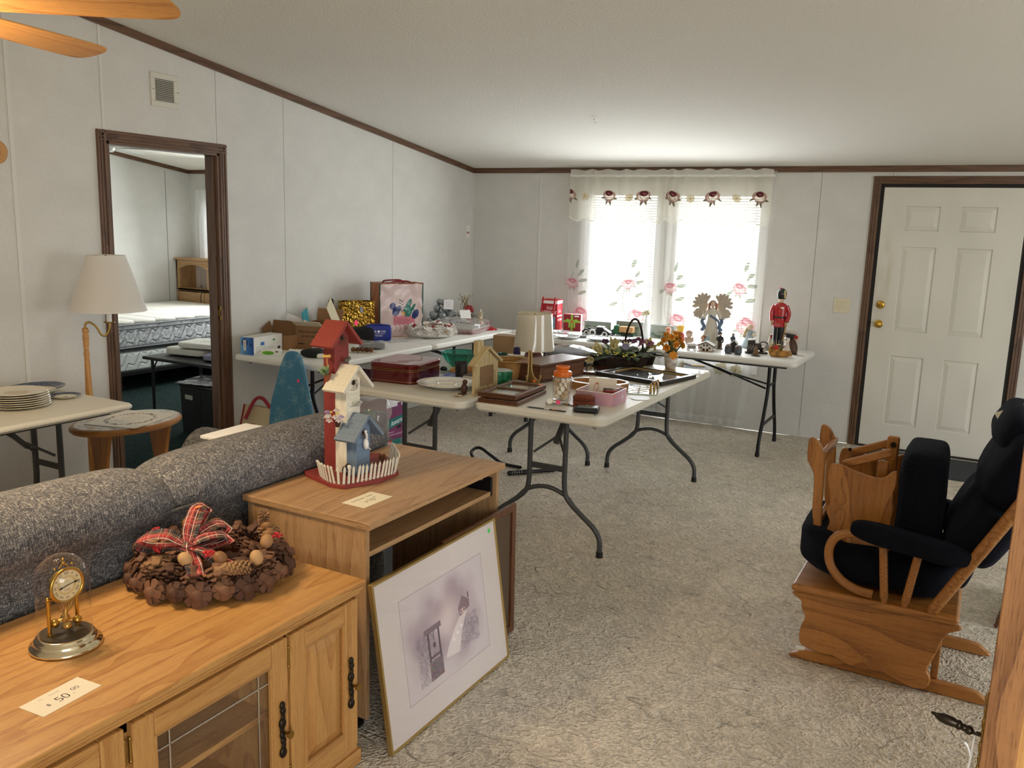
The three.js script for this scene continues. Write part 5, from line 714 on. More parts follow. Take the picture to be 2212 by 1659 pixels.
{ // shadow-box frames
  const a = thing('shadow_box_frame', 'dark walnut shadow box lying underneath the double frame', 'picture frame', 2.275, TT, 3.27, 0.1);
  for (const q of frameBars(0.22, 0.4, 0.02, 0.022)) part('frame_rail', a, buv(q, 'z'), walnut); part('backing', a, b0(-0.1, 0.1, 0.002, 0.008, -0.19, 0.19), K('#c9cdc6'));
  const b = thing('double_frame', 'walnut double frame holding seashell pictures, two orange stickers on it', 'picture frame', 2.262, TT + 0.024, 3.25, 0.06);
  for (const q of [...frameBars(0.215, 0.39, 0.022, 0.024), b0(-0.09, 0.09, 0, 0.024, -0.015, 0.015)]) part('frame_rail', b, buv(q, 'z'), walnut);
  for (const z of [-0.09, 0.09]) { part('print', b, bx(0.18, 0.004, 0.16, 0.001, 0, 0.007, z), M('#fff', 0.8, { map: canvas(128, 128, (g) => { g.fillStyle = '#b9c4c0'; g.fillRect(0, 0, 128, 128); g.fillStyle = '#e9e2d0'; for (let i = 0; i < 9; i++) { g.beginPath(); g.ellipse(64, 70, 34, 6, i * 0.35, 0, 7); g.fill(); } }) })); part('pane', b, bx(0.18, 0.002, 0.16, 0.0005, 0, 0.017, z), pane); }
  dot('orange', b, 0.095, 0.0245, -0.155, 0, 0, 0, 0.01); dot('orange', b, 0.075, 0.0245, -0.175, 0, 0, 0, 0.01);
}
{ // jar of shells
  const j = thing('glass_jar', 'clear glass jar with stepped orange lid, full of cream seashells', 'jar', 2.507, TT, 3.167);
  part('jar_glass', j, la([[0, 0.002], [0.046, 0.002], [0.05, 0.008], [0.05, 0.115], [0.046, 0.13], [0.044, 0.13], [0.047, 0.114], [0.047, 0.009], [0, 0.007]], 40), glassSolid);
  part('lid', j, la([[0.044, 0.126], [0.048, 0.128], [0.048, 0.15], [0.045, 0.153], [0.032, 0.153], [0.03, 0.162], [0.036, 0.17], [0.036, 0.178], [0.033, 0.181], [0.03, 0.176], [0, 0.174]], 36), K('#e0701e', 0.35));
  part('clasp', j, mg(tr(flat(new THREE.TorusGeometry(0.05, 0.0015, 6, 40)), 0, 0.122, 0, Math.PI / 2), bar([0.05, 0.122, 0], [0.054, 0.15, 0], 0.0015)), chrome);
  const r = rng(8), sg = warp(new THREE.SphereGeometry(0.0145, 12, 8), (x, y, z) => [x * (1 + 0.06 * Math.sin(Math.atan2(z, x) * 9)), y * (y > 0 ? 0.75 : 0.3), z * (1 + 0.06 * Math.sin(Math.atan2(z, x) * 9))]);
  for (let l = 0; l < 5; l++) for (let i = 0; i < 6; i++) { const a = i * 1.047 + l * 0.5, q = 0.031; const s = solo('seashell', 'cream cockle shell inside the orange-lidded jar', 'shell', sg, [K('#e2d6bc', 0.6), K('#cbb48e', 0.6), K('#efe6d2', 0.6)][(i + l) % 3], 2.507 + Math.cos(a) * q, TT + 0.021 + l * 0.0215, 3.167 + Math.sin(a) * q, 0, 'shells in the jar'); s.rotation.set(1.3 + r() * 0.6, -a + Math.PI / 2, r() * 6, 'YXZ'); }
}
{ // brass plate easel
  const e = thing('plate_easel', 'brass-coloured wooden plate easel with orange sticker', 'easel', 2.2, TT, 2.95, -0.25), pr = spl([[0, 0.0], [0.0, 0.19], [0.012, 0.205], [0.022, 0.19], [0.026, 0.11], [0.045, 0.07], [0.075, 0.052], [0.086, 0.062], [0.09, 0.082], [0.102, 0.078], [0.1, 0.062], [0.09, 0.045], [0.088, 0.005], [0.07, 0.004], [0.055, 0.026], [0.03, 0.026], [0.014, 0.0]]), m = K('#a88c58', 0.4, { metalness: 0.5 });
  part('side_plate', e, ex(pr, 0.008, 0.0015).rotateY(-0.12), m); part('side_plate', e, ex(pr, 0.008, 0.0015).rotateY(-0.95), m); part('hinge', e, cy(0.004, 0.004, 0.15, -0.001, 0.11, 0.0, 10), brass);
  dot('orange', e, 0.052, 0.045, 0.0155, Math.PI / 2, 0, 0, 0.01);
}
{ // biscuit tin, basket, chest, woven box, wallet
  const t = thing('christmas_tin', 'round green tin printed with white snowflakes', 'tin', 2.05, TT, 3.03);
  const cm = M('#fff', 0.3, { metalness: 0.3, map: canvas(512, 128, (g, w, h) => { g.fillStyle = '#15663f'; g.fillRect(0, 0, w, h); const r = rng(4); for (let i = 0; i < 34; i++) { g.save(); g.translate(r() * w, r() * h); g.strokeStyle = i % 4 ? '#dfe8e0' : '#b9402f'; g.lineWidth = 2; for (let k = 0; k < 3; k++) { g.rotate(1.047); g.beginPath(); g.moveTo(-8, 0); g.lineTo(8, 0); g.stroke(); } g.restore(); } }) });
  part('tin_body', t, cy(0.074, 0.074, 0.085, 0, 0.0425, 0, 48), cm); part('lid', t, la([[0.0755, 0.068], [0.0765, 0.088], [0.074, 0.092], [0, 0.092]], 48), K('#176a42', 0.3, { metalness: 0.3 })); part('lid_print', t, cy(0.068, 0.068, 0.001, 0, 0.0926, 0, 40), K('#aab4a4', 0.35));
  const b = thing('bamboo_basket', 'shallow coiled bamboo basket with wide rim', 'basket', 1.965, TT, 2.735), bm = M('#fff', 0.65, { map: tex(256, 256, (u, v) => { const k = 0.75 + 0.2 * Math.sin(v * 6.28 * 12) * 0.5 + 0.2 * vn(u * 60, v * 12, 60, 12); return [0.76 * k, 0.56 * k, 0.3 * k]; }) });
  const rings = []; for (let i = 0; i < 11; i++) rings.push(tr(flat(new THREE.TorusGeometry(0.075 + 0.018 * Math.pow(i / 10, 1.2), 0.0058, 7, 44)), 0, 0.006 + i * 0.0094, 0, Math.PI / 2)); part('coil_wall', b, rings, bm); part('rim', b, la([[0.088, 0.098], [0.122, 0.104], [0.126, 0.11], [0.12, 0.113], [0.09, 0.108]], 44), bm); part('bottom', b, cy(0.077, 0.077, 0.006, 0, 0.004, 0, 32), bm);
  const c = thing('wooden_chest', 'brown wooden jewellery chest with overhanging lid and two drawers', 'chest', 2.15, TT, 2.57, -0.18);
  part('carcass', c, buv(bx(0.17, 0.088, 0.44, 0.003, 0, 0.046, 0), 'z'), walnut); part('lid', c, buv(bx(0.2, 0.016, 0.48, 0.004, 0, 0.102, 0), 'z'), walnut); part('moulding', c, buv(bx(0.184, 0.008, 0.455, 0.003, 0, 0.004, 0), 'z'), mahog);
  for (const y of [0.028, 0.066]) { const d = part('drawer', c, buv(bx(0.006, 0.032, 0.4, 0.002, 0.086, y, 0), 'z'), walnut); part('pull', d, cy(0.004, 0.004, 0.01, 0.091, y, 0, 10, 0, 0, Math.PI / 2), brass); }
  const w = thing('woven_box', 'round rust-brown woven trinket box with domed lid', 'box', 2.676, TT, 3.262), wm = M('#fff', 0.6, { map: tex(256, 128, (u, v) => { const k = 0.55 + 0.55 * fb(u * 60, v * 30, 60, 30, 2); return [0.62 * k, 0.27 * k, 0.13 * k]; }), bumpMap: stippleBump, bumpScale: 0.004 });
  part('box_body', w, la([[0, 0], [0.048, 0], [0.054, 0.006], [0.056, 0.03], [0.054, 0.042], [0, 0.042]], 36), wm); part('lid', w, la([[0.055, 0.041], [0.0575, 0.045], [0.055, 0.056], [0.04, 0.068], [0.02, 0.073], [0, 0.074]], 36), wm);
  const l = thing('wallet', 'black leather zip wallet on the table corner', 'wallet', 2.735, TT, 3.36, 0.3), lm = K('#0d0d0e', 0.35);
  part('body', l, bx(0.125, 0.026, 0.085, 0.012, 0, 0.013, 0), lm); part('flap', l, bx(0.1, 0.004, 0.06, 0.002, 0.006, 0.027, -0.004), K('#8d8f90', 0.25, { metalness: 0.5 })); part('zip_pull', l, bx(0.006, 0.003, 0.035, 0.001, 0.05, 0.008, 0.055, 0.3), lm); dot('green', l, 0.0, 0.0295, -0.02, 0, 0, 0, 0.006);
}
{ // watches
  const strap = (t, x0, x1, m, n = 'strap') => part(n, t, bx(x1 - x0, 0.003, 0.017, 0.001, (x0 + x1) / 2, 0.0035, 0), m), bk = K('#141416', 0.5);
  let t = thing('wristwatch', 'slim black strap wristwatch stretched out near the table edge', 'watch', 2.555, TT, 3.432, 0.05); strap(t, -0.1, -0.015, bk); strap(t, 0.015, 0.1, bk); part('case', t, bx(0.03, 0.007, 0.016, 0.003, 0, 0.004, 0), chrome); part('buckle', t, bx(0.012, 0.005, 0.02, 0.002, -0.104, 0.003, 0), chrome); dot('orange', t, 0.035, 0.0054, 0, 0, 0, 0, 0.009);
  t = thing('wristwatch', 'white-faced silver wristwatch with pink sticker below the shell jar', 'watch', 2.53, TT, 3.318, 0.15); part('case', t, cy(0.019, 0.019, 0.008, -0.012, 0.022, 0.01, 28, 1.0), chrome); part('dial', t, cy(0.016, 0.016, 0.001, -0.012, 0.0245, 0.014, 28, 1.0), china); part('bracelet', t, tb([[-0.03, 0.02, 0], [-0.035, 0.005, -0.01], [0, 0.004, -0.02], [0.045, 0.006, -0.012], [0.035, 0.018, 0.004], [0.005, 0.02, 0.005]], 0.005, 40, 8), chrome); dot('pink', t, 0.032, 0.021, 0.012, 1.0, 0, 0, 0.011);
  t = thing('wristwatch', 'dark brown strap wristwatch lying behind the white-faced one', 'watch', 2.585, TT, 3.268, -0.1); strap(t, -0.05, 0.05, K('#3a2018', 0.5)); part('case', t, cy(0.012, 0.012, 0.006, 0, 0.005, 0, 20), brassDull);
}
{ // pink box with odds and ends
  const b = thing('pink_box', 'open pink cardboard box holding cards and plastic pieces', 'box', 2.69, TT, 3.075, 0.02), pm = M('#fff', 0.6, { map: canvas(128, 128, (g) => { const q = g.createLinearGradient(0, 0, 128, 0); q.addColorStop(0, '#b98a98'); q.addColorStop(1, '#dcaebb'); g.fillStyle = q; g.fillRect(0, 0, 128, 128); }) }), h = 0.066;
  part('bottom', b, b0(-0.1, 0.1, 0, 0.003, -0.1, 0.1, 0.001), pm); for (const s of [-1, 1]) { part('side', b, b0(s * 0.1 - 0.0015, s * 0.1 + 0.0015, 0, h, -0.1, 0.1, 0.001), pm); part('side', b, b0(-0.1, 0.1, 0, h, s * 0.1 - 0.0015, s * 0.1 + 0.0015, 0.001), pm); }
  part('rim', b, mg(tb([[-0.1, h, -0.1], [0.1, h, -0.1], [0.1, h, 0.1], [-0.1, h, 0.1]], 0.0026, 80, 6, true, 0.02)), china); dot('orange', b, 0.102, 0.052, 0.075, 0, 0, Math.PI / 2, 0.007); part('round_label', b, cy(0.012, 0.012, 0.0006, 0.102, 0.03, -0.04, 24, 0, 0, Math.PI / 2), china, 'white round label');
  const card2 = solo('greeting_card', 'cream card with orange bird drawing standing in the pink box', 'card', tr(bx(0.15, 0.11, 0.002, 0.0006), 0, 0.055, 0, -0.15), M('#fff', 0.8, { map: canvas(256, 192, (g) => { g.fillStyle = '#e9e0cc'; g.fillRect(0, 0, 256, 192); g.strokeStyle = '#c46a2a'; g.lineWidth = 12; g.beginPath(); g.ellipse(70, 95, 16, 46, 0.25, 0, 7); g.stroke(); g.fillStyle = '#2a2c30'; g.fillRect(140, 90, 90, 40); }) }), 2.675, TT + 0.006, 3.03, 0.15);
  solo('clear_clamshell', 'clear plastic clamshell lying across the pink box', 'packaging', tr(bx(0.12, 0.02, 0.1, 0.008), 0, 0, 0, 0.1, 0.4, 0.25), clearWrap, 2.64, TT + 0.062, 3.09);
  solo('red_case', 'small dark red case inside the pink box', 'case', tr(bx(0.075, 0.035, 0.045, 0.012), 0, 0, 0, 0, -0.3, 0.1), K('#8a1d16', 0.4), 2.745, TT + 0.05, 3.08);
  solo('clear_pouch', 'crumpled clear pouch at the back of the pink box', 'packaging', tr(puff(0.1, 0.03, 0.06, 0.6, 0.02, 3), 0, 0, 0, 0, 0.2, 0.15), clearWrap, 2.73, TT + 0.075, 3.035);
}
{ // spreader set on a glass board
  const s = thing('glass_board', 'green-edged glass cheese board at the table edge', 'cutting board', 2.757, TT, 2.63, 0.3);
  part('slab', s, ex(rrect(0.17, 0.29, 0.01), 0.007, 0.001).rotateX(-Math.PI / 2), P('#cfd6cc', 0.08, { map: tex(128, 128, (u, v) => { const k = 0.75 + 0.35 * fb(u * 6, v * 6, 6, 6, 3); return [k * 0.95, k, k * 0.96]; }, 5), clearcoat: 1 }));
  const lab = ['nearest', 'second', 'third', 'farthest'];
  for (let i = 0; i < 4; i++) { const k = solo('cheese_spreader', lab[i] + ' pearl-bladed cheese spreader on the glass board', 'spreader', mg(tr(sp(0.03, 0, 0, 0, [1.35, 0.08, 0.5], 16, 8), -0.035, 0.004, 0), bx(0.06, 0.006, 0.007, 0.002, 0.035, 0.005, 0)), K('#e8dcc4', 0.25, { clearcoat: 0.5 }), 2.725 + i * 0.006, TT + 0.008, 2.735 - i * 0.06, 0.35, 'cheese spreaders'); }
  for (let i = 0; i < 3; i++) solo('wooden_peg', ['near', 'middle', 'far'][i] + ' turned golden peg standing on the glass board', 'peg', la([[0, 0], [0.009, 0], [0.0085, 0.012], [0.0055, 0.026], [0.0075, 0.036], [0.008, 0.042], [0.005, 0.046], [0, 0.047]], 20), K('#b08a4a', 0.4), 2.822 - i * 0.006, TT + 0.008, 2.69 - i * 0.075);
  solo('wire_ring', 'bent wire ring between the golden pegs', 'ring', tb([[0, 0, 0], [0.005, 0.035, 0], [0.025, 0.045, 0], [0.04, 0.03, 0], [0.045, 0, 0]], 0.0018, 30, 6), chrome, 2.79, TT + 0.008, 2.6, 0.6);
  solo('mother_of_pearl_leaf', 'flat grey leaf-shaped dish beside the pink box', 'dish', ex(spl([[0, 0.05], [0.05, 0.02], [0.055, -0.03], [0, -0.06], [-0.04, -0.02]]), 0.003, 0.001).rotateX(-Math.PI / 2), K('#b9b5a8', 0.4), 2.825, TT, 2.87);
}
{ // dark framed picture lying flat with gilt inner edge
  const f = thing('flat_picture_frame', 'black and gilt picture frame lying flat with a yellow sticker', 'picture frame', 2.615, TT, 2.205, -0.22);
  for (const q of frameBars(0.47, 0.4, 0.03, 0.026)) part('frame_rail', f, q, K('#1a1310', 0.3)); for (const q of frameBars(0.41, 0.34, 0.012, 0.02)) part('gilt_edge', f, q, gold);
  part('print', f, bx(0.4, 0.006, 0.33, 0.001, 0, 0.008, 0), M('#fff', 0.6, { map: tex(128, 128, (u, v) => { const k = 0.1 + 0.16 * fb(u * 6, v * 6, 6, 6, 3); return [k, k, k * 1.05]; }) })); part('pane', f, bx(0.385, 0.002, 0.316, 0.0005, 0, 0.0145, 0), pane); dot('yellow', f, -0.13, 0.0268, -0.185, 0, 0, 0, 0.011);
}
{ // trays and round peg platter
  const e = (a, b) => { const s = new THREE.Shape(); s.absellipse(0, 0, a, b, 0, Math.PI * 2); return s; };
  const t = thing('oval_tray', 'oval wooden tray with white lining behind the pink box', 'tray', 2.535, TT, 2.74, 0.35), o = e(0.165, 0.115); o.holes.push(new THREE.Path().setFromPoints(e(0.15, 0.1).getPoints(40)));
  part('rim', t, ex(o, 0.042, 0.004, 36).rotateX(-Math.PI / 2), oakGlide); part('tray_floor', t, ex(e(0.152, 0.102), 0.005, 0, 36).rotateX(-Math.PI / 2).translate(0, 0.004, 0), china); part('rim_band', t, ex(o.clone(), 0.004, 0.001, 36).rotateX(-Math.PI / 2).translate(0, 0.041, 0), china);
  const p = thing('peg_game_platter', 'round glossy wooden platter with a single black peg', 'platter', 2.27, TT, 2.22); part('disc', p, la([[0, 0], [0.13, 0], [0.15, 0.008], [0.152, 0.016], [0.148, 0.02], [0, 0.018]], 56), P('#fff', 0.16, { map: mahog.map, clearcoat: 0.9, clearcoatRoughness: 0.08 })); part('peg', p, la([[0, 0.018], [0.005, 0.018], [0.003, 0.03], [0.006, 0.04], [0, 0.046]], 14).translate(-0.03, 0, 0.03), blackPlastic);
  part('peg_hole', p, mg(...[0, 1, 2, 3, 4].map((i) => cy(0.004, 0.004, 0.001, Math.cos(i * 1.3) * 0.09, 0.0198, Math.sin(i * 1.3) * 0.09, 12))), blackPlastic);
  solo('oval_trivet', 'white glossy oval trivet at the far table corner', 'trivet', ex(e(0.1, 0.08), 0.008, 0.003, 36).rotateX(-Math.PI / 2), china, 2.79, TT, 1.86, 0.4); solo('gold_doily', 'flat golden filigree disc partly under the daffodil pot', 'doily', ex(e(0.075, 0.055), 0.004, 0.001, 30).rotateX(-Math.PI / 2), K('#b8944e', 0.45, { metalness: 0.4 }), 2.64, TT, 1.86, 0.3);
  const n = thing('corded_pendant', 'tan wooden pendant with looped cord on blue card', 'pendant', 2.74, TT, 1.6, 0.3); part('blue_card', n, bx(0.15, 0.002, 0.09, 0.001, 0, 0.001, 0), K('#9fb0c4', 0.8)); part('bead', n, bx(0.09, 0.012, 0.024, 0.006, 0.02, 0.009, 0), K('#d8b98a', 0.5)); part('cord', n, tb([[-0.02, 0.006, 0], [-0.06, 0.012, 0.03], [-0.085, 0.018, 0], [-0.06, 0.014, -0.03], [-0.03, 0.008, -0.01], [-0.065, 0.02, 0.015]], 0.0022, 50, 6), K('#4a4a48', 0.8));
}
// flowers ---------------------------------------------------------------
const petalG = (l, w, curl) => flat(sheet(4, 6, (u, v) => { const s = (u - 0.5) * 2, ww = w * Math.sin(Math.PI * (0.12 + 0.86 * Math.pow(v, 0.85))); return [s * ww, v * l * Math.cos(v * curl), v * l * Math.sin(v * curl) * 0.7 + (1 - s * s) * -w * 0.25]; }));
const DS = { side: THREE.DoubleSide };
const greens = [K('#4c5c34', 0.7, DS), K('#5f6f3e', 0.7, DS), K('#3a4a30', 0.75, DS), K('#768052', 0.7, DS)];
const headOf = (n, l, w, tilt, curl) => { const g = []; for (let i = 0; i < n; i++) g.push(tr(petalG(l, w, curl), 0, 0, 0, tilt, 0, 0).rotateY(i * 6.2832 / n)); return mg(g); };
const putF = (t, n, g, m, x, y, z, rx, ry, s = 1) => { const o = part(n, t, g, m); o.position.set(x, y, z); o.rotation.set(rx, ry, 0, 'YXZ'); o.scale.setScalar(s); return o; };
{
  const wk = M('#fff', 0.85, { map: tex(128, 128, (u, v) => { const k = 0.6 + 0.5 * Math.abs(Math.sin(u * 40) * Math.sin(v * 40)) + 0.2 * vn(u * 40, v * 40, 40, 40); return [0.25 * k, 0.165 * k, 0.1 * k]; }), bumpMap: corduroy, bumpScale: 0.003 });
  const weave = (a, b, h) => { const g = []; for (let i = 0; i < 8; i++) g.push(tr(flat(new THREE.TorusGeometry(1, 0.045, 6, 40)), 0, h * (i + 0.5) / 8, 0, Math.PI / 2, 0, 0, [a * (0.82 + 0.18 * i / 7), b * (0.82 + 0.18 * i / 7), h * 1.2])); for (let i = 0; i < 18; i++) { const q = i * 0.349; g.push(bar([Math.cos(q) * a * 0.84, 0, Math.sin(q) * b * 0.84], [Math.cos(q) * a * 1.02, h, Math.sin(q) * b * 1.02], 0.004, 6)); } g.push(tr(cy(0.9, 0.82, h * 0.8, 0, h * 0.42, 0, 30), 0, 0, 0, 0, 0, 0, [a, 1, b])); return mg(g); };
  const r = rng(44), lily = headOf(6, 0.085, 0.026, 0.25, 0.35), carn = mg(headOf(9, 0.03, 0.014, 0.9, 0.8), headOf(8, 0.026, 0.012, 0.55, 0.8), headOf(6, 0.022, 0.01, 0.2, 0.6)), pansy = headOf(5, 0.022, 0.014, 1.3, 0.1), leafG = petalG(0.1, 0.014, 0.6), broad = petalG(0.085, 0.028, 0.7);
  const cream2 = K('#d8cc96', 0.6, DS), mauve = [K('#8d4f66', 0.75, DS), K('#7a4a60', 0.75, DS), K('#a06a7c', 0.75, DS)], yel = K('#d8cc62', 0.7, DS);
  const t = thing('flower_basket', 'boat-shaped wicker basket of artificial cream tulips and foliage', 'flower basket', 2.33, TT, 1.93, 0.45); part('wicker', t, weave(0.19, 0.09, 0.075), wk);
  for (let i = 0; i < 44; i++) { const a = r() * 6.283, q = Math.sqrt(r()); putF(t, 'leaf', i % 3 ? leafG : broad, greens[i % 4], Math.cos(a) * q * 0.16, 0.06 + (1 - q) * 0.03, Math.sin(a) * q * 0.08, 0.3 + q * 0.8, -a + Math.PI / 2 + (r() - 0.5), 0.9 + r() * 0.5); }
  for (const [x, y, z, a, b, s] of [[-0.05, 0.12, 0.05, 0.2, 2, 1.05], [-0.12, 0.1, 0.03, 0.9, -1.4, 0.95], [-0.17, 0.045, 0.06, 1.4, -0.9, 0.75], [0.03, 0.11, -0.03, 0.4, 1, 0.7]]) putF(t, 'tulip', lily, cream2, x, y, z, a, b, s);
  for (let i = 0; i < 5; i++) putF(t, 'yarrow', mg(...[...Array(14)].map(() => sp(0.0042, (r() - 0.5) * 0.035, (r() - 0.5) * 0.02, (r() - 0.5) * 0.035, 1, 6, 5))), yel, -0.14 + i * 0.055, 0.09 + r() * 0.02, 0.08 + r() * 0.02, 0, 0); putF(t, 'pansy', pansy, K('#3a1830', 0.7, DS), -0.1, 0.165, 0.03, 0.7, 0, 1.2); putF(t, 'pansy', pansy, K('#7d7790', 0.7, DS), 0.03, 0.14, 0.07, 0.8, 0, 1.4);
  const u = thing('flower_basket', 'handled wicker basket of mauve carnations behind the tulip basket', 'flower basket', 2.38, TT, 1.73, 0.2); part('wicker', u, weave(0.12, 0.08, 0.075), wk);
  const hp = []; for (let i = 0; i <= 10; i++) { const a = Math.PI * i / 10; hp.push([Math.cos(a) * 0.062 - 0.03, 0.08 + Math.sin(a) * 0.22, 0]); } part('handle', u, mg(tb(hp, 0.007, 60, 7), tb(hp.map(([x, y], i) => [x, y, 0.008 * Math.sin(i * 2)]), 0.006, 80, 6)), wk);
  for (let i = 0; i < 26; i++) { const a = r() * 6.283, q = Math.sqrt(r()); putF(u, 'leaf', i % 2 ? leafG : broad, greens[i % 4], Math.cos(a) * q * 0.12, 0.07, Math.sin(a) * q * 0.08, 0.4 + q * 0.8, -a + Math.PI / 2, 0.8 + r() * 0.5); }
  for (let i = 0; i < 13; i++) { const a = i * 2.4, q = Math.sqrt(i / 13); putF(u, 'carnation', carn, mauve[i % 3], Math.cos(a) * q * 0.11, 0.135 + (1 - q) * 0.025, Math.sin(a) * q * 0.07, q * 0.6, -a, 1.0 + r() * 0.3); } for (let i = 0; i < 9; i++) putF(u, 'small_blossom', pansy, i % 2 ? yel : cream2, 0.06 + r() * 0.13, 0.11 + r() * 0.06, (r() - 0.3) * 0.12, 0.8 + r(), r() * 6, 0.8);
  // pot of daffodils
  const d = thing('daffodil_pot', 'grey birch-look pot of artificial yellow daffodils', 'flower pot', 2.632, TT + 0.004, 1.79); part('pot', d, la([[0, 0], [0.034, 0], [0.045, 0.078], [0.049, 0.08], [0.05, 0.1], [0.046, 0.1], [0.044, 0.09], [0, 0.088]], 28), M('#fff', 0.85, { map: tex(128, 128, (a, b) => { const k = 0.6 + 0.3 * vn(a * 6, b * 40, 6, 40); return [k, k * 0.97, k * 0.92]; }) }));
  const daf = headOf(6, 0.027, 0.012, 1.25, 0.1), cup = la([[0.004, 0], [0.008, 0.01], [0.011, 0.018], [0.0125, 0.019]], 14), dm = [K('#dc9a26', 0.65, DS), K('#e8b43c', 0.65, DS), K('#d88a1c', 0.65, DS)];
  for (let i = 0; i < 26; i++) { const a = i * 2.4; putF(d, 'leaf', petalG(0.12, 0.005, 0.35), greens[i % 4], Math.cos(a) * 0.02, 0.085, Math.sin(a) * 0.02, 0.1 + (i % 5) * 0.11, -a + 1.57, 0.9 + (i % 3) * 0.12); }
  for (let i = 0; i < 12; i++) { const a = i * 2.4 + 0.5, q = 0.018 + 0.05 * Math.sqrt(i / 12), y = 0.225 - i * 0.0075, x = Math.cos(a) * q, z = Math.sin(a) * q; part('stem', d, tb([[x * 0.3, 0.085, z * 0.3], [x * 0.7, 0.085 + (y - 0.085) * 0.6, z * 0.7], [x, y, z]], 0.002, 8, 5), greens[1]); const f = putF(d, 'daffodil', daf, dm[i % 3], x, y, z, 0.9 + 0.4 * (i % 3), -a + 1.57 + 0.3, 1.15); part('trumpet', f, cup, dm[2]); }
  putF(d, 'daffodil', daf, dm[2], 0.03, 0.095, 0.05, 1.5, 0.4, 1.2); part('red_bead', d, sp(0.007, 0.042, 0.08, 0.042), K('#b01c2c', 0.4));
}
{ // table lamp with wrapped shade
  const l = thing('table_lamp', 'small lamp with beige plastic-wrapped shade on a mauve ball base', 'lamp', 1.868, TT, 2.26); part('base', l, la([[0, 0], [0.04, 0], [0.046, 0.006], [0.058, 0.03], [0.063, 0.055], [0.056, 0.082], [0.036, 0.1], [0.02, 0.106], [0.012, 0.125], [0, 0.125]], 36), gloss('#6d3a40'));
  const sm = P('#d8ceb4', 0.85, { transmission: 0.25, thickness: 0, side: THREE.DoubleSide }); part('lamp_shade', l, la([[0.131, 0.108], [0.108, 0.34]], 48), sm); part('shade_trim', l, mg(tr(flat(new THREE.TorusGeometry(0.131, 0.003, 6, 48)), 0, 0.108, 0, Math.PI / 2), tr(flat(new THREE.TorusGeometry(0.108, 0.003, 6, 48)), 0, 0.34, 0, Math.PI / 2)), K('#cfc3a2', 0.8));
  part('plastic_wrap', l, flat(sheet(90, 20, (u, v) => { const a = u * 6.2832, k = 1.012 + 0.02 * Math.pow(vn(u * 26, v * 2.5, 26, 64), 3), q = (0.131 - 0.023 * v) * k; return [Math.cos(a) * q, 0.106 + v * 0.236, Math.sin(a) * q]; })), clearWrap); part('socket', l, mg(cy(0.014, 0.014, 0.05, 0, 0.15, 0), bar([-0.108, 0.33, 0], [0.108, 0.33, 0], 0.0015), bar([0, 0.17, 0], [0, 0.335, 0], 0.002), sp(0.006, 0, 0.336, 0)), brassDull);
}
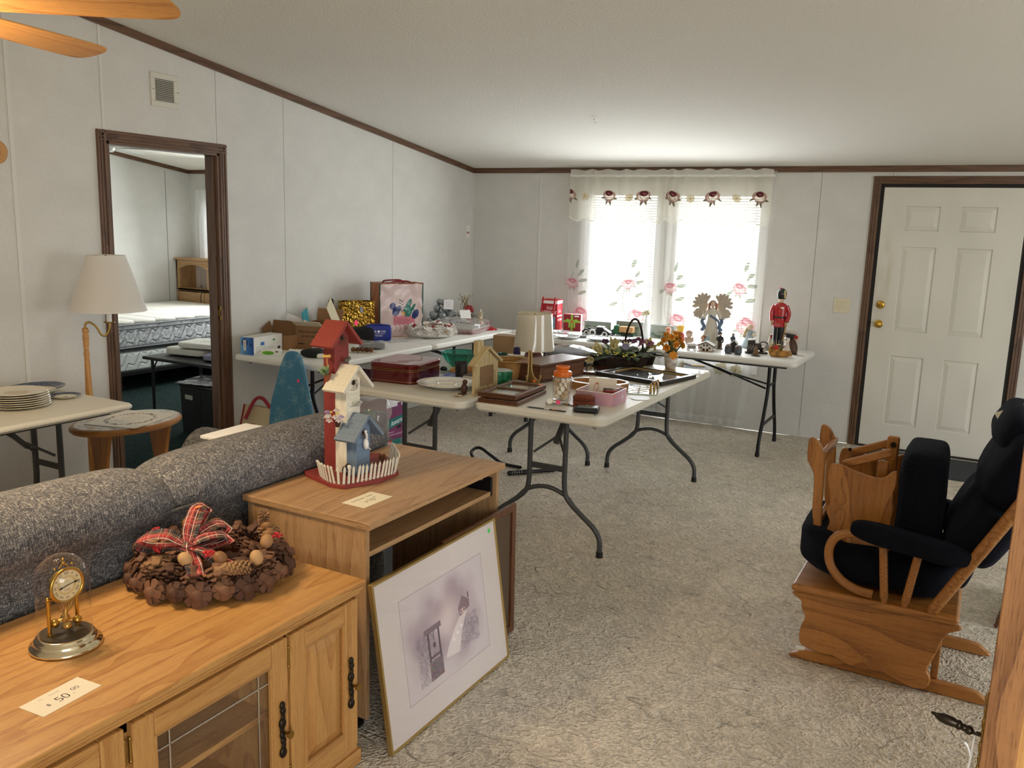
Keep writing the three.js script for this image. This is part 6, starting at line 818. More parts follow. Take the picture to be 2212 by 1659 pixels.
{ // folded navy garment in a clear bag, papers, mug, glass, boxes
  const n = thing('wrapped_garment', 'folded navy garment sealed in shiny clear plastic', 'clothing', 2.0, TT, 1.97, -0.35); part('garment', n, puff(0.34, 0.075, 0.26, 0.35, 0.02, 5).translate(0, 0.045, 0), K('#141a30', 0.8)); part('plastic_bag', n, flat(warp(new THREE.SphereGeometry(1, 60, 40), (x, y, z) => { const k = 1 + 0.16 * (fb(x * 6 + 9, y * 6 + z * 6 + 9, 64, 64, 3) - 0.45); return [x * 0.205 * k, 0.055 + Math.max(y * 0.06 * k, -0.053), z * 0.15 * k]; })), clearWrap);
  for (let i = 0; i < 3; i++) solo('paper_sheet', ['top', 'middle', 'bottom'][i] + ' white paper sheet in the pile beside the wrapped garment', 'paper', bx(0.2, 0.003, 0.26, 0.001), paperWhite, 2.09 + i * 0.008, TT + 0.014 - i * 0.0045, 1.8, -0.2 + i * 0.12, 'loose papers');
  const m = thing('mug', 'white mug with a blue printed label panel', 'mug', 1.862, TT, 2.5, 0.5); part('body', m, la([[0, 0], [0.036, 0], [0.041, 0.01], [0.041, 0.095], [0.038, 0.095], [0.037, 0.012], [0, 0.008]], 32), china); part('handle', m, tb([[-0.038, 0.08, 0], [-0.06, 0.075, 0], [-0.066, 0.05, 0], [-0.058, 0.025, 0], [-0.038, 0.02, 0]], 0.006, 30, 8), china); part('label_panel', m, flat(new THREE.CylinderGeometry(0.0416, 0.0416, 0.06, 20, 1, true, -0.9, 2.0)).translate(0, 0.05, 0), M('#fff', 0.25, { map: canvas(256, 128, (g) => { g.fillStyle = '#161a5e'; g.fillRect(0, 0, 256, 128); fillT(g, 60, 60, 48, 'sans-serif', 'bold')('GOOD'); g.fillStyle = '#6a1a2a'; g.fillRect(0, 90, 256, 38); }) }));
  const j = thing('teal_tumbler', 'teal tinted glass tumbler behind the house-shaped frame', 'tumbler', 1.8, TT, 2.57); part('glass', j, la([[0, 0.001], [0.034, 0.001], [0.04, 0.06], [0.042, 0.11], [0.04, 0.11], [0.037, 0.06], [0.031, 0.01], [0, 0.01]], 32), P('#6fb0ac', 0.05, { transmission: 0.85, thickness: 0, side: THREE.DoubleSide }));
  const b = thing('fluted_bowl', 'large teal glass bowl with fluted rim', 'bowl', 1.5, TT, 2.57), fl = (q0, y0, q1, y1) => flat(sheet(120, 14, (u, v) => { const a = u * 6.2832, q = q0 + (q1 - q0) * Math.pow(v, 0.6), w = 1 + 0.05 * v * Math.sin(a * 14); return [Math.cos(a) * q * w, y0 + (y1 - y0) * Math.pow(v, 1.3), Math.sin(a) * q * w]; })), tealG = P('#3fb7a4', 0.06, { transmission: 0.8, thickness: 0, side: THREE.DoubleSide, clearcoat: 0.5 }); part('bowl', b, mg(fl(0.045, 0.004, 0.115, 0.09), cy(0.05, 0.055, 0.006, 0, 0.003, 0, 36)), tealG); part('rim', b, tr(flat(new THREE.TorusGeometry(0.114, 0.0025, 6, 60)), 0, 0.09, 0, Math.PI / 2), tealG);
  carton('cardboard_box', 'plain brown cardboard box behind the beige lamp shade', 'box', 0.16, 0.16, 0.12, 1.58, TT, 2.1, 0.2, [], '#9a7c58'); carton('label_box', 'low white box with red and black print before the brown box', 'box', 0.14, 0.05, 0.05, 1.72, TT, 2.2, 0.25, [, , , , (g) => { g.fillStyle = '#e8e2d4'; g.fillRect(0, 0, 256, 256); g.fillStyle = '#14161e'; g.fillRect(90, 90, 60, 110); g.fillStyle = '#c42a2a'; g.beginPath(); g.arc(90, 60, 34, 0, 7); g.fill(); g.fillStyle = '#333'; g.fillRect(165, 120, 80, 26); }], '#e3ddce'); carton('slim_box', 'slim dark violet carton between mug and lamp', 'box', 0.03, 0.13, 0.05, 1.82, TT, 2.4, 0.2, [], '#241a4e');
}
{ // far table: red tin, divided platter, house frame, bits
  const t = thing('red_tin', 'dark red rectangular tin with gold bands', 'tin', 1.5, TT, 3.15, 0.12), rm = K('#5c0f14', 0.25, { metalness: 0.5, clearcoat: 0.5 }), oct = rrect(0.3, 0.36, 0.06); part('tin_body', t, ex(oct, 0.078, 0.004, 10).rotateX(-Math.PI / 2), rm); part('lid', t, ex(rrect(0.306, 0.366, 0.062), 0.034, 0.008, 10).rotateX(-Math.PI / 2).translate(0, 0.078, 0), K('#6a1418', 0.22, { metalness: 0.5, clearcoat: 0.5 })); for (const y of [0.012, 0.072, 0.08]) part('gold_band', t, ex(rrect(0.304, 0.364, 0.061), 0.0018, 0, 10).rotateX(-Math.PI / 2).translate(0, y, 0), gold);
  const p = thing('divided_platter', 'round white divided platter with coloured rim pattern', 'platter', 1.84, TT, 3.24); part('dish', p, la([[0, 0], [0.085, 0], [0.1, 0.008], [0.125, 0.02], [0.162, 0.028], [0.166, 0.031], [0.16, 0.032], [0.122, 0.025], [0.11, 0.012], [0.06, 0.008], [0.052, 0.024], [0.048, 0.024], [0.042, 0.01], [0, 0.008]], 56), china); const r = rng(2); for (let i = 0; i < 26; i++) { const a = i * 0.2417; part('rim_motif', p, sp(0.006, Math.cos(a) * 0.145, 0.0285, Math.sin(a) * 0.145, [1 + r(), 0.12, 0.7], 8, 5), K(['#b04a4a', '#5c9a4c', '#c9a04a', '#7a5a6a'][i % 4], 0.4)); } part('divider', p, mg(...[0, 2.1, 4.2].map((a) => bar([Math.cos(a) * 0.05, 0.014, Math.sin(a) * 0.05], [Math.cos(a) * 0.118, 0.018, Math.sin(a) * 0.118], 0.006))), china);
  const h = thing('house_frame', 'house-shaped weathered wood picture frame seen from the back', 'picture frame', 2.075, TT, 3.235, Math.PI / 2 - 0.02), W = 0.118; part('house_board', h, buv(ex([[-W, 0], [W, 0], [W, 0.16], [0, 0.235], [-W, 0.16]], 0.016, 0.001), 'y'), oakPale); for (const s of [-1, 1]) part('roof_board', h, buv(bx(0.165, 0.012, 0.05, 0.002, s * 0.068, 0.204, 0.008, 0, 0, -s * 0.565), 'x'), oakPale); part('chimney', h, buv(bx(0.055, 0.075, 0.03, 0.002, -0.03, 0.245, -0.02), 'y'), oakPale); part('back_panel', h, bx(0.135, 0.105, 0.003, 0.001, 0, 0.095, 0.0165), K('#8a6a48', 0.85)); part('base_strip', h, buv(bx(0.26, 0.008, 0.03, 0.002, 0, 0.004, 0.01), 'x'), oakPale); part('turn_clip', h, mg(...[[-0.068, 0.09], [0.068, 0.11], [0, 0.148], [0.01, 0.043]].map(([x, y]) => bx(0.008, 0.004, 0.003, 0.001, x, y, 0.019))), blackMetal);
  solo('brown_figurine', 'small dark brown figurine beside the house-shaped frame', 'figurine', mg(sp(0.022, 0, 0.03, 0, [0.8, 1.4, 0.8]), sp(0.014, 0.004, 0.066, 0), bx(0.03, 0.01, 0.05, 0.004, 0, 0.005, 0.02)), K('#4a2c1a', 0.5), 2.02, TT, 3.345); solo('wood_scrap', 'bundle of pale wood slivers by the brown figurine', 'wood', mg(...[0, 1, 2, 3].map((i) => bx(0.05, 0.004, 0.008, 0.001, 0, 0.002 + i * 0.003, i * 0.008, 0, i * 0.2))), K('#c2a884', 0.8), 2.03, TT, 3.41);
  solo('wooden_block', 'tan wooden bookend block behind the teal bowl', 'block', buv(mg(bx(0.09, 0.115, 0.03, 0.002, 0, 0.0575, 0), bx(0.092, 0.006, 0.032, 0.001, 0, 0.118, 0)), 'y'), oakHoney, 1.62, TT, 2.46, 0.4);
  solo('placemat', 'white placemat printed with blue, beside the red tin', 'placemat', ex(rrect(0.22, 0.36, 0.01), 0.003).rotateX(-Math.PI / 2), M('#8e93b8', 0.5, { map: tex(128, 128, (u, v) => { const k = vn(u * 14, v * 14, 14, 14) > 0.55 ? 0.55 : 1; return [k * 0.92, k * 0.95, 1]; }, 4) }), 1.74, TT, 2.99, 0.2);
  const e = thing('easel_photo_frame', 'small black easel-back photo frame standing open', 'picture frame', 1.72, TT, 2.9, 0.9); part('frame_back', e, tr(bx(0.075, 0.095, 0.006, 0.002), 0, 0.047, 0, -0.2), K('#1c1712', 0.7)); part('easel_leg', e, tr(bx(0.028, 0.08, 0.003, 0.001), 0, 0.037, 0.025, 0.3), K('#4a443c', 0.7));
  const bb = thing('brown_book', 'dark brown bound book with orange sticker', 'book', 1.86, TT, 2.94, 0.15); part('cover', bb, bx(0.15, 0.032, 0.1, 0.003, 0, 0.016, 0), K('#4a3424', 0.6)); part('pages', bb, bx(0.144, 0.024, 0.1, 0.001, 0, 0.016, 0.003), paper); dot('orange', bb, 0.02, 0.0325, -0.02, 0, 0, 0, 0.008);
  solo('wooden_tray', 'shallow pale wooden tray by the teal bowl', 'tray', buv(mg(b0(-0.09, 0.09, 0, 0.006, -0.06, 0.06), b0(-0.09, 0.09, 0, 0.025, -0.06, -0.054), b0(-0.09, 0.09, 0, 0.025, 0.054, 0.06), b0(-0.09, -0.084, 0, 0.025, -0.06, 0.06), b0(0.084, 0.09, 0, 0.025, -0.06, 0.06))), oakHoney, 1.66, TT, 2.74, 0.3);
  solo('sunglasses', 'dark folded sunglasses near the red tin', 'sunglasses', mg(sp(0.022, -0.026, 0.012, 0, [1, 0.7, 0.3]), sp(0.022, 0.026, 0.012, 0, [1, 0.7, 0.3]), bar([-0.045, 0.014, 0], [0.04, 0.008, -0.03], 0.003)), blackPlastic, 1.5, TT, 2.8, 0.5); solo('leaflet', 'grey-green folded leaflet near the red tin', 'leaflet', bx(0.1, 0.003, 0.14, 0.001), K('#7d8a86', 0.7), 1.58, TT, 2.82, 0.6);
}
// ---------- things on and under the table by the left wall ----------
const flap = (w, h, x, y, z, rx, ry, rz) => bx(w, h, 0.004, 0.001, x, y, z, rx, ry, rz), kraft = K('#98714a', 0.8), kraftIn = K('#7d5c3a', 0.85);
function openCarton(name, label, w, h, d, x, y, z, ry, front, side) {
  const t = thing(name, label, 'box', x, y, z, ry); const pm = (f) => (f ? M('#fff', 0.75, { map: canvas(256, 160, f) }) : kraft);
  const pl = (ww, hh) => flat(new THREE.BoxGeometry(ww, hh, 0.004));
  part('front_panel', t, pl(w, h).translate(0, h / 2, d / 2), pm(front)); part('back_panel', t, pl(w, h).translate(0, h / 2, -d / 2), kraft); for (const s of [-1, 1]) part('end_panel', t, tr(pl(d, h), s * w / 2, h / 2, 0, 0, Math.PI / 2), s > 0 ? pm(side) : kraft); part('bottom', t, b0(-w / 2, w / 2, 0, 0.004, -d / 2, d / 2, 0.001), kraftIn); return t;
}
{
  let t = openCarton('open_carton', 'open brown carton at the wall behind the light bulb box', 0.2, 0.1, 0.1, 0.125, TT, 2.72, 0.1); part('flap', t, tr(flap(0.24, 0.09, 0, 0.045, 0), -0.02, 0.1, -0.05, -0.3), kraftIn); part('flap', t, tr(flap(0.1, 0.07, 0, 0.035, 0), -0.1, 0.1, 0, 0, Math.PI / 2, 0.5), kraftIn);
  t = openCarton('shipping_box', 'open brown shipping box sealed with teal tape', 0.2, 0.165, 0.36, 0.25, TT, 2.46, 0.32, (g) => { g.fillStyle = '#8a6644'; g.fillRect(0, 0, 256, 160); g.fillStyle = '#3a2818'; g.font = 'bold 24px sans-serif'; g.fillText('What you could', 30, 50); g.fillText('do with less', 50, 80); g.fillRect(20, 120, 60, 8); g.fillRect(225, 20, 24, 8); g.fillRect(225, 36, 24, 8); }, (g) => { g.fillStyle = '#a07c56'; g.fillRect(0, 0, 256, 160); g.fillStyle = '#2a9aa4'; g.fillRect(100, 0, 62, 160); g.strokeStyle = '#26201a'; g.lineWidth = 8; g.beginPath(); g.moveTo(60, 100); g.quadraticCurveTo(128, 150, 205, 100); g.stroke(); g.beginPath(); g.moveTo(185, 88); g.lineTo(208, 96); g.lineTo(200, 122); g.stroke(); g.fillStyle = '#2a9aa4'; g.fillRect(100, 0, 62, 160); g.fillStyle = '#cfe6e4'; g.fillRect(124, 18, 12, 60); });
  part('flap', t, tr(flap(0.2, 0.09, 0, 0.045, 0), 0, 0.163, -0.18, -0.3), kraft); part('flap', t, tr(flap(0.2, 0.08, 0, 0.04, 0), 0, 0.163, 0.18, 1.1), K('#d8cdb2', 0.8)); part('flap', t, tr(flap(0.16, 0.1, 0, 0.05, 0), -0.1, 0.163, 0.06, 0, -Math.PI / 2, 1.25), M('#2a8f98', 0.7)); part('flap', t, tr(flap(0.34, 0.1, 0, 0.05, 0), 0.1, 0.163, 0, 0, Math.PI / 2, -0.8), K('#cbbf9f', 0.8)); part('shipping_label', t, tr(bx(0.16, 0.05, 0.001, 0.0004), -0.15, 0.184, 0.06, 0, 0, -0.32), paperWhite);
  carton('light_bulb_box', 'white and blue light bulb box with torn top', 'box', 0.105, 0.115, 0.3, 0.155, TT, 2.93, 0.12, [(g) => { g.fillStyle = '#e8e8e0'; g.fillRect(0, 0, 256, 256); g.fillStyle = '#2a6cae'; g.fillRect(60, 80, 34, 50); g.fillStyle = '#8b8f90'; for (let i = 0; i < 7; i++) g.fillRect(20 + (i % 2) * 80, 150 + i * 13, 80, 5); g.fillStyle = '#3a8f4a'; g.fillRect(170, 60, 20, 24); g.fillStyle = '#333'; g.fillRect(214, 180, 24, 40); }, , , , (g) => { const q = g.createLinearGradient(0, 0, 256, 0); q.addColorStop(0, '#6ab2ea'); q.addColorStop(1, '#1c4f9e'); g.fillStyle = q; g.fillRect(0, 0, 256, 256); g.fillStyle = '#12357c'; g.beginPath(); g.arc(80, 80, 62, 0, 7); g.fill(); g.fillStyle = '#f0eee6'; for (let i = 0; i < 4; i++) g.fillRect(46, 40 + i * 26, 66, 20); g.beginPath(); g.moveTo(52, 145); g.lineTo(108, 145); g.lineTo(96, 200); g.lineTo(64, 200); g.fill(); g.fillStyle = '#777'; g.fillRect(66, 200, 28, 36); g.fillStyle = '#0c1c3c'; g.fillRect(180, 90, 34, 30); }], '#e6e5dc');
  carton('small_carton', 'small white and green carton before the light bulb box', 'box', 0.16, 0.034, 0.05, 0.255, TT, 2.965, 0.42, [, , '#eef0ea', , (g) => { g.fillStyle = '#eef0ea'; g.fillRect(0, 0, 256, 256); g.fillStyle = '#67b32e'; g.beginPath(); g.ellipse(130, 170, 66, 90, 0, 0, 7); g.fill(); g.fillStyle = '#5a2a6a'; g.beginPath(); g.arc(30, 110, 24, 0, 7); g.fill(); g.fillStyle = '#333'; g.fillRect(210, 70, 30, 60); }], '#eef0ea');
  solo('paper_roll', 'white paper roll behind the ironing board tip', 'roll', cy(0.017, 0.017, 0.14, 0, 0.017, 0, 20, 0, 0, Math.PI / 2), paperWhite, 0.42, TT, 2.86, 0.2); solo('black_glove', 'crumpled black fabric bundle on the table edge', 'cloth', puff(0.15, 0.05, 0.1, 0.6, 0.03, 6).translate(0, 0.026, 0), K('#101012', 0.8), 0.55, TT, 2.88, 0.3);
  const y = thing('glue_pack', 'yellow blister pack with grey dispenser', 'packaging', 0.43, TT, 2.64, 0.5); part('backing_card', y, tr(bx(0.14, 0.07, 0.004, 0.001), 0, 0.04, 0, -0.2), K('#d9b93c', 0.6)); part('dispenser', y, mg(cy(0.028, 0.028, 0.03, 0.02, 0.032, 0.03, 24, Math.PI / 2), bx(0.07, 0.03, 0.03, 0.008, -0.03, 0.025, 0.03)), K('#b9bcc0', 0.4));
  solo('purple_box', 'flat purple carton by the yellow pack', 'box', bx(0.1, 0.026, 0.06, 0.002, 0, 0.013, 0), K('#4a3a80', 0.5), 0.585, TT, 2.775, 0.3); const gl = thing('glue_stick', 'white bottle with green cap beside the red birdhouse roof', 'bottle', 0.665, TT, 2.88, 0.35); part('body', gl, mg(cy(0.016, 0.016, 0.1, 0, 0.016, 0, 20, 0, 0, Math.PI / 2), sp(0.016, 0.05, 0.016, 0)), china); part('cap', gl, cy(0.006, 0.016, 0.036, -0.066, 0.016, 0, 20, 0, 0, Math.PI / 2), K('#4aa52e', 0.4));
  // bags
  const b = thing('drawstring_bag', 'black pointed drawstring bag leaning against the wall', 'bag', 0.14, TT, 1.97, 0.2); part('bag_body', b, warp(new THREE.CylinderGeometry(0.02, 0.15, 0.27, 40, 20), (x, yy, z) => { const k = 1 + 0.2 * (fb(x * 14 + 4, yy * 9 + 4, 64, 64, 3) - 0.5); return [x * k * (1 + 0.3 * (0.135 - yy)) + (0.1 - yy) * -0.03, yy + 0.135, z * 0.55 * k]; }), K('#0c0c0e', 0.9)); part('loop', b, tb([[-0.01, 0.26, 0], [-0.012, 0.3, 0.005], [0.012, 0.31, 0], [0.016, 0.27, -0.004]], 0.006, 24, 6), K('#0c0c0e', 0.9)); dot('orange', b, 0.02, 0.13, 0.078, Math.PI / 2, 0, 0, 0.009); part('tag', b, bx(0.006, 0.025, 0.002, 0.001, 0.05, 0.16, 0.062), china);
  const bagOf = (name, label, w, h, d, x, z, ry, mats, crumple) => { const t2 = thing(name, label, 'gift bag', x, TT, z, ry); const side = (ww, m, px, pz, a, n) => part(n, t2, tr(flat(sheet(18, 22, (u, v) => [(u - 0.5) * ww, v * h, (fb(u * 6 + px * 9, v * 8 + 2, 64, 64, 3) - 0.5) * crumple])), px, 0, pz, 0, a), m); side(w, mats[0], 0, d / 2, 0, 'front_panel'); side(w, mats[0], 0, -d / 2, Math.PI, 'back_panel'); side(d, mats[1], -w / 2, 0, -Math.PI / 2, 'gusset'); side(d, mats[1], w / 2, 0, Math.PI / 2, 'gusset'); part('bottom', t2, b0(-w / 2, w / 2, 0, 0.004, -d / 2, d / 2, 0.001), mats[1]); return t2; };
  const foil = P('#c99f46', 0.2, { metalness: 1, side: THREE.DoubleSide, bumpMap: tex(256, 256, (u, v) => fb(u * 14, v * 14, 14, 14, 2), 1.5, false), bumpScale: 0.02 });
  const gb = bagOf('gold_gift_bag', 'shiny gold foil gift bag with rope handles', 0.25, 0.285, 0.12, 0.2, 1.66, 0.95, [foil, foil], 0.02); part('rope_handle', gb, mg(...[-1, 1].map((s) => tb([[-0.05, 0.275, s * 0.062], [-0.04, 0.25, s * 0.068], [0, 0.235, s * 0.07], [0.04, 0.25, s * 0.068], [0.05, 0.275, s * 0.062]], 0.002, 20, 6))), K('#8a6a28', 0.5)); part('gift_tag', gb, tr(bx(0.02, 0.045, 0.001, 0.0005), 0.02, 0.225, 0.07, 0, 0, 0.15), K('#a8aec0', 0.5));
  const pk = M('#fff', 0.25, { side: THREE.DoubleSide, map: canvas(512, 640, (g, w, h) => { g.fillStyle = '#d9c2bd'; g.fillRect(0, 0, w, h); const r = rng(3); g.fillStyle = '#cc7f86'; g.fillRect(160, 385, 260, 110); for (let i = 0; i < 400; i++) { g.fillStyle = ['#b95a66', '#d992a0'][i % 2]; g.fillRect(160 + r() * 250, 385 + r() * 100, 8, 6); } g.strokeStyle = '#c04a5a'; g.lineWidth = 6; for (let i = 0; i < 5; i++) { g.beginPath(); g.moveTo(180 + i * 55, 495); g.quadraticCurveTo(210 + i * 55, 540, 180 + i * 52, 580); g.stroke(); } g.fillStyle = '#1c2a66'; for (const [x, y, q, e] of [[150, 270, 34, 44], [190, 330, 42, 60], [225, 300, 26, 40], [425, 370, 40, 60]]) { g.beginPath(); g.ellipse(x, y, q, e, 0.4, 0, 7); g.fill(); } g.fillStyle = '#1d6a5a'; for (const [x, y, q, e, a] of [[340, 260, 28, 80, 0.4], [330, 330, 52, 70, 0], [400, 290, 18, 50, 0.5]]) { g.beginPath(); g.ellipse(x, y, q, e, a, 0, 7); g.fill(); } g.fillStyle = '#8cd0c0'; for (let i = 0; i < 24; i++) g.fillRect(295 + r() * 80, 280 + r() * 100, 7, 7); g.fillStyle = '#2a2430'; for (let i = 0; i < 8; i++) { g.save(); g.translate(240 + (i % 2) * 26, 200 + i * 18); g.rotate(i % 2 ? -0.8 : 0.8); g.fillRect(-16, -4, 34, 8); g.restore(); } g.fillStyle = '#d9a04a'; g.fillRect(262, 340, 34, 44); }) });
  const pb = bagOf('pastel_shopping_bag', 'tall pale pink laminated shopping bag printed with potted plants', 0.36, 0.42, 0.2, 0.28, 1.62, 1.02, [pk, K('#b06a3c', 0.4, DS)], 0.02); part('edge_binding', pb, mg(bar([-0.18, 0, 0.1], [-0.18, 0.42, 0.1], 0.005, 6), bar([0.18, 0, 0.1], [0.18, 0.42, 0.1], 0.005, 6), bar([-0.18, 0, -0.1], [-0.18, 0.42, -0.1], 0.005, 6)), K('#1f5a4a', 0.6)); for (const s of [-1, 1]) part('handle', pb, tb([[-0.08, 0.415, s * 0.1], [-0.07, 0.43, s * 0.08], [0.05, 0.435, s * 0.07], [0.1, 0.415, s * 0.1]], 0.006, 24, 6), K('#8a1c22', 0.7)); part('top_hem', pb, bar([-0.18, 0.42, 0.1], [0.18, 0.42, 0.1], 0.006, 6), K('#8f4a2a', 0.6));
  pb.position.set(0.29, TT, 1.6); gb.position.set(0.16, TT, 1.94); b.position.set(0.13, TT, 2.2);
  solo('black_pouch', 'soft black zip pouch behind the blue pouch', 'bag', puff(0.24, 0.11, 0.12, 0.5, 0.03, 11).translate(0, 0.056, 0), K('#0d0d10', 0.85), 0.3, TT, 2.1, 0.9);
  const bp = thing('blue_pouch', 'royal blue zip pouch with white print', 'bag', 0.4, TT, 1.98, 0.75); part('body', bp, puff(0.2, 0.13, 0.09, 0.35, 0.015, 2).translate(0, 0.066, 0), K('#1b2f96', 0.5)); part('print', bp, flat(sheet(8, 4, (u, v) => [(u - 0.5) * 0.13, 0.035 + v * 0.06, 0.0475 - Math.pow(u - 0.5, 2) * 0.02])), M('#fff', 0.5, { map: canvas(256, 128, (g) => { g.fillStyle = '#1b2f96'; g.fillRect(0, 0, 256, 128); g.fillStyle = '#fff'; g.font = 'bold 40px sans-serif'; g.fillText('VOR', 14, 48); g.fillText('CYC', 158, 48); g.beginPath(); g.arc(126, 34, 20, 0, 7); g.fill(); g.fillRect(30, 66, 190, 5); g.fillRect(70, 92, 120, 5); g.fillRect(80, 108, 100, 5); }) })); part('zip', bp, tb([[-0.09, 0.12, 0.03], [0, 0.13, 0.035], [0.09, 0.12, 0.03]], 0.003, 20, 6), K('#0d1a5a', 0.5)); dot('green', bp, -0.09, 0.05, 0.03, Math.PI / 2, 0, 0, 0.009);
  // shiny packs, cone garland, fluffy wreath
  const pack = thing('foil_pack', 'silver cutlery in crinkled clear plastic pack', 'packaging', 0.62, TT, 2.33, 0.7); part('contents', pack, puff(0.18, 0.04, 0.1, 0.5, 0.02, 7).translate(0, 0.022, 0), K('#6d6e70', 0.35, { metalness: 0.5 })); part('plastic_bag', pack, puff(0.22, 0.06, 0.13, 0.5, 0.04, 8).translate(0, 0.031, 0), clearWrap);
  const cg = thing('cone_garland', 'short garland of brown cones on twine', 'garland', 0.68, TT, 2.52, 0.6); for (let i = 0; i < 5; i++) part('cone', cg, tr(sp(0.018, 0, 0, 0, [1, 1.1, 0.9], 10, 8), -0.06 + i * 0.03, 0.02, Math.sin(i * 2) * 0.008, 0.4, i, 0), K(i % 2 ? '#5a3a22' : '#6d4a2c', 0.8)); part('twine', cg, tb([[-0.1, 0.004, 0.02], [-0.04, 0.01, 0.02], [0.04, 0.006, 0.025], [0.1, 0.008, 0.01]], 0.0025, 20, 6), K('#b9a27a', 0.9));
  ['near', 'middle', 'far'].forEach((q, i) => { const s = thing('cutlery_pack', q + ' slim silver pack of wrapped cutlery lying on the white table', 'cutlery', 0.5 + i * 0.035, TT, 2.0 - i * 0.1, 1.2 + i * 0.08, 'cutlery packs'); part('handles', s, mg(...[0, 1, 2].map((k) => bx(0.18, 0.005, 0.008, 0.002, 0, 0.005, (k - 1) * 0.013))), chrome); part('sleeve', s, bx(0.22, 0.012, 0.046, 0.004, 0, 0.006, 0), clearWrap); });
  const fw = thing('fluffy_wreath', 'white fluffy fabric wreath with small red ribbons', 'wreath', 0.52, TT, 1.47), r = rng(12), ruff = [], fm = K('#f2efe8', 0.95, DS);
  const tuftG = headOf(6, 0.034, 0.016, 0.8, 0.5); for (let i = 0; i < 34; i++) { const a = i / 34 * 6.283; for (let k = 0; k < 5; k++) { const q = k * 1.0 - 0.2; ruff.push(tr(tuftG.clone(), (0.155 + Math.cos(q) * 0.045) * Math.cos(a + r() * 0.1), 0.045 + Math.sin(q) * 0.035, (0.155 + Math.cos(q) * 0.045) * Math.sin(a + r() * 0.1), r() * 2 - 1, r() * 6, r() * 2 - 1)); } }
  part('core_ring', fw, tr(flat(new THREE.TorusGeometry(0.155, 0.036, 10, 48)), 0, 0.042, 0, Math.PI / 2), fm); const rf = part('ruffles', fw, mg(ruff), fm); rf.userData.kind = 'stuff'; for (let i = 0; i < 7; i++) { const a = i * 0.9; part('red_bow', fw, tr(mg(puff(0.034, 0.012, 0.02, 0.8, 0, 1).translate(0.017, 0, 0), puff(0.034, 0.012, 0.02, 0.8, 0, 1).translate(-0.017, 0, 0), bx(0.008, 0.004, 0.04, 0.001, 0.004, -0.006, 0.02, 0.5)), Math.cos(a) * 0.165, 0.096, Math.sin(a) * 0.165, 0.3, i, 0), K('#8a0f1a', 0.6)); }
  part('gold_motif', fw, sp(0.014, 0.19, 0.05, 0.06, [1, 1, 0.6]), K('#a8874a', 0.5, { metalness: 0.5 }));
  // corner group
  const bt = thing('glass_ball_tree', 'stacked tree of smoky glass balls with a white note card', 'ornament', 0.2, TT, 0.8), gm = P('#8f9698', 0.08, { metalness: 0.35, clearcoat: 1 }); [[0.11, 9, 0.036], [0.088, 7, 0.098], [0.06, 5, 0.158], [0.032, 3, 0.212]].forEach(([q, n, yy], k) => { for (let i = 0; i < n; i++) part('glass_ball', bt, sp(0.035 - k * 0.002, Math.cos(i / n * 6.283 + k) * q, yy, Math.sin(i / n * 6.283 + k) * q, 1, 18, 12), gm); }); part('note_card', bt, tr(bx(0.085, 0.085, 0.001, 0.0004), 0.1, 0.2, 0.06, -0.1, 0.6, 0), M('#fff', 0.8, { map: canvas(128, 128, (g) => { g.fillStyle = '#f0f1f2'; g.fillRect(0, 0, 128, 128); g.strokeStyle = '#a8a8ac'; g.lineWidth = 2; scribble(g, 26, 40, 70, 12, 1); scribble(g, 44, 64, 34, 9, 2); scribble(g, 44, 88, 30, 9, 3); }) }));
  const tp = thing('glass_teapot', 'white glass teapot-shaped ornament beside the fluffy wreath', 'ornament', 0.36, TT, 1.16); part('body', tp, la([[0, 0], [0.03, 0], [0.055, 0.03], [0.05, 0.06], [0.025, 0.078], [0.012, 0.085], [0, 0.088]], 28), china); part('spout', tp, tb([[0.045, 0.03, 0], [0.07, 0.045, 0], [0.085, 0.07, 0]], 0.009, 16, 8), china); part('handle', tp, tb([[-0.045, 0.06, 0], [-0.08, 0.06, 0], [-0.085, 0.035, 0], [-0.05, 0.02, 0]], 0.005, 20, 6), china);
  const pm = thing('placemat_pack', 'red patterned placemats in a clear plastic bag', 'placemats', 0.56, TT, 1.02, 0.15), redp = M('#fff', 0.7, { map: tex(128, 128, (u, v) => { const k = vn(u * 18, v * 18, 18, 18); return k > 0.62 ? [0.85, 0.8, 0.78] : [0.5, 0.16 + k * 0.1, 0.19]; }, 3) }); for (let i = 0; i < 4; i++) part('placemat', pm, bx(0.3, 0.011, 0.36, 0.004, (i % 2) * 0.006, 0.006 + i * 0.012, 0), i < 3 ? redp : K('#a8a29a', 0.7)); part('plastic_bag', pm, puff(0.38, 0.11, 0.46, 0.45, 0.05, 10).translate(0, 0.056, 0), clearWrap);
  solo('tented_note', 'folded white paper note standing on the wrapped placemats', 'note', mg(tr(bx(0.09, 0.1, 0.001, 0.0004), 0, 0.04, 0, -0.9), tr(bx(0.09, 0.05, 0.001, 0.0004), 0, 0.04, -0.06, 0.9)), paperWhite, 0.56, TT + 0.105, 1.0, 0.7);
  const sa = thing('santa_figurine', 'small santa figurine half hidden behind the pink shopping bag', 'figurine', 0.2, TT, 1.2); part('robe', sa, la([[0, 0], [0.04, 0], [0.03, 0.1], [0.018, 0.17], [0, 0.175]], 20), K('#9aa0a4', 0.6)); part('head', sa, sp(0.02, 0, 0.19, 0), K('#d8b09a', 0.6)); part('beard', sa, sp(0.018, 0.008, 0.178, 0.008, [1, 1.4, 0.8]), white); part('hat', sa, cy(0.002, 0.021, 0.05, 0, 0.222, 0), K('#a01420', 0.6));
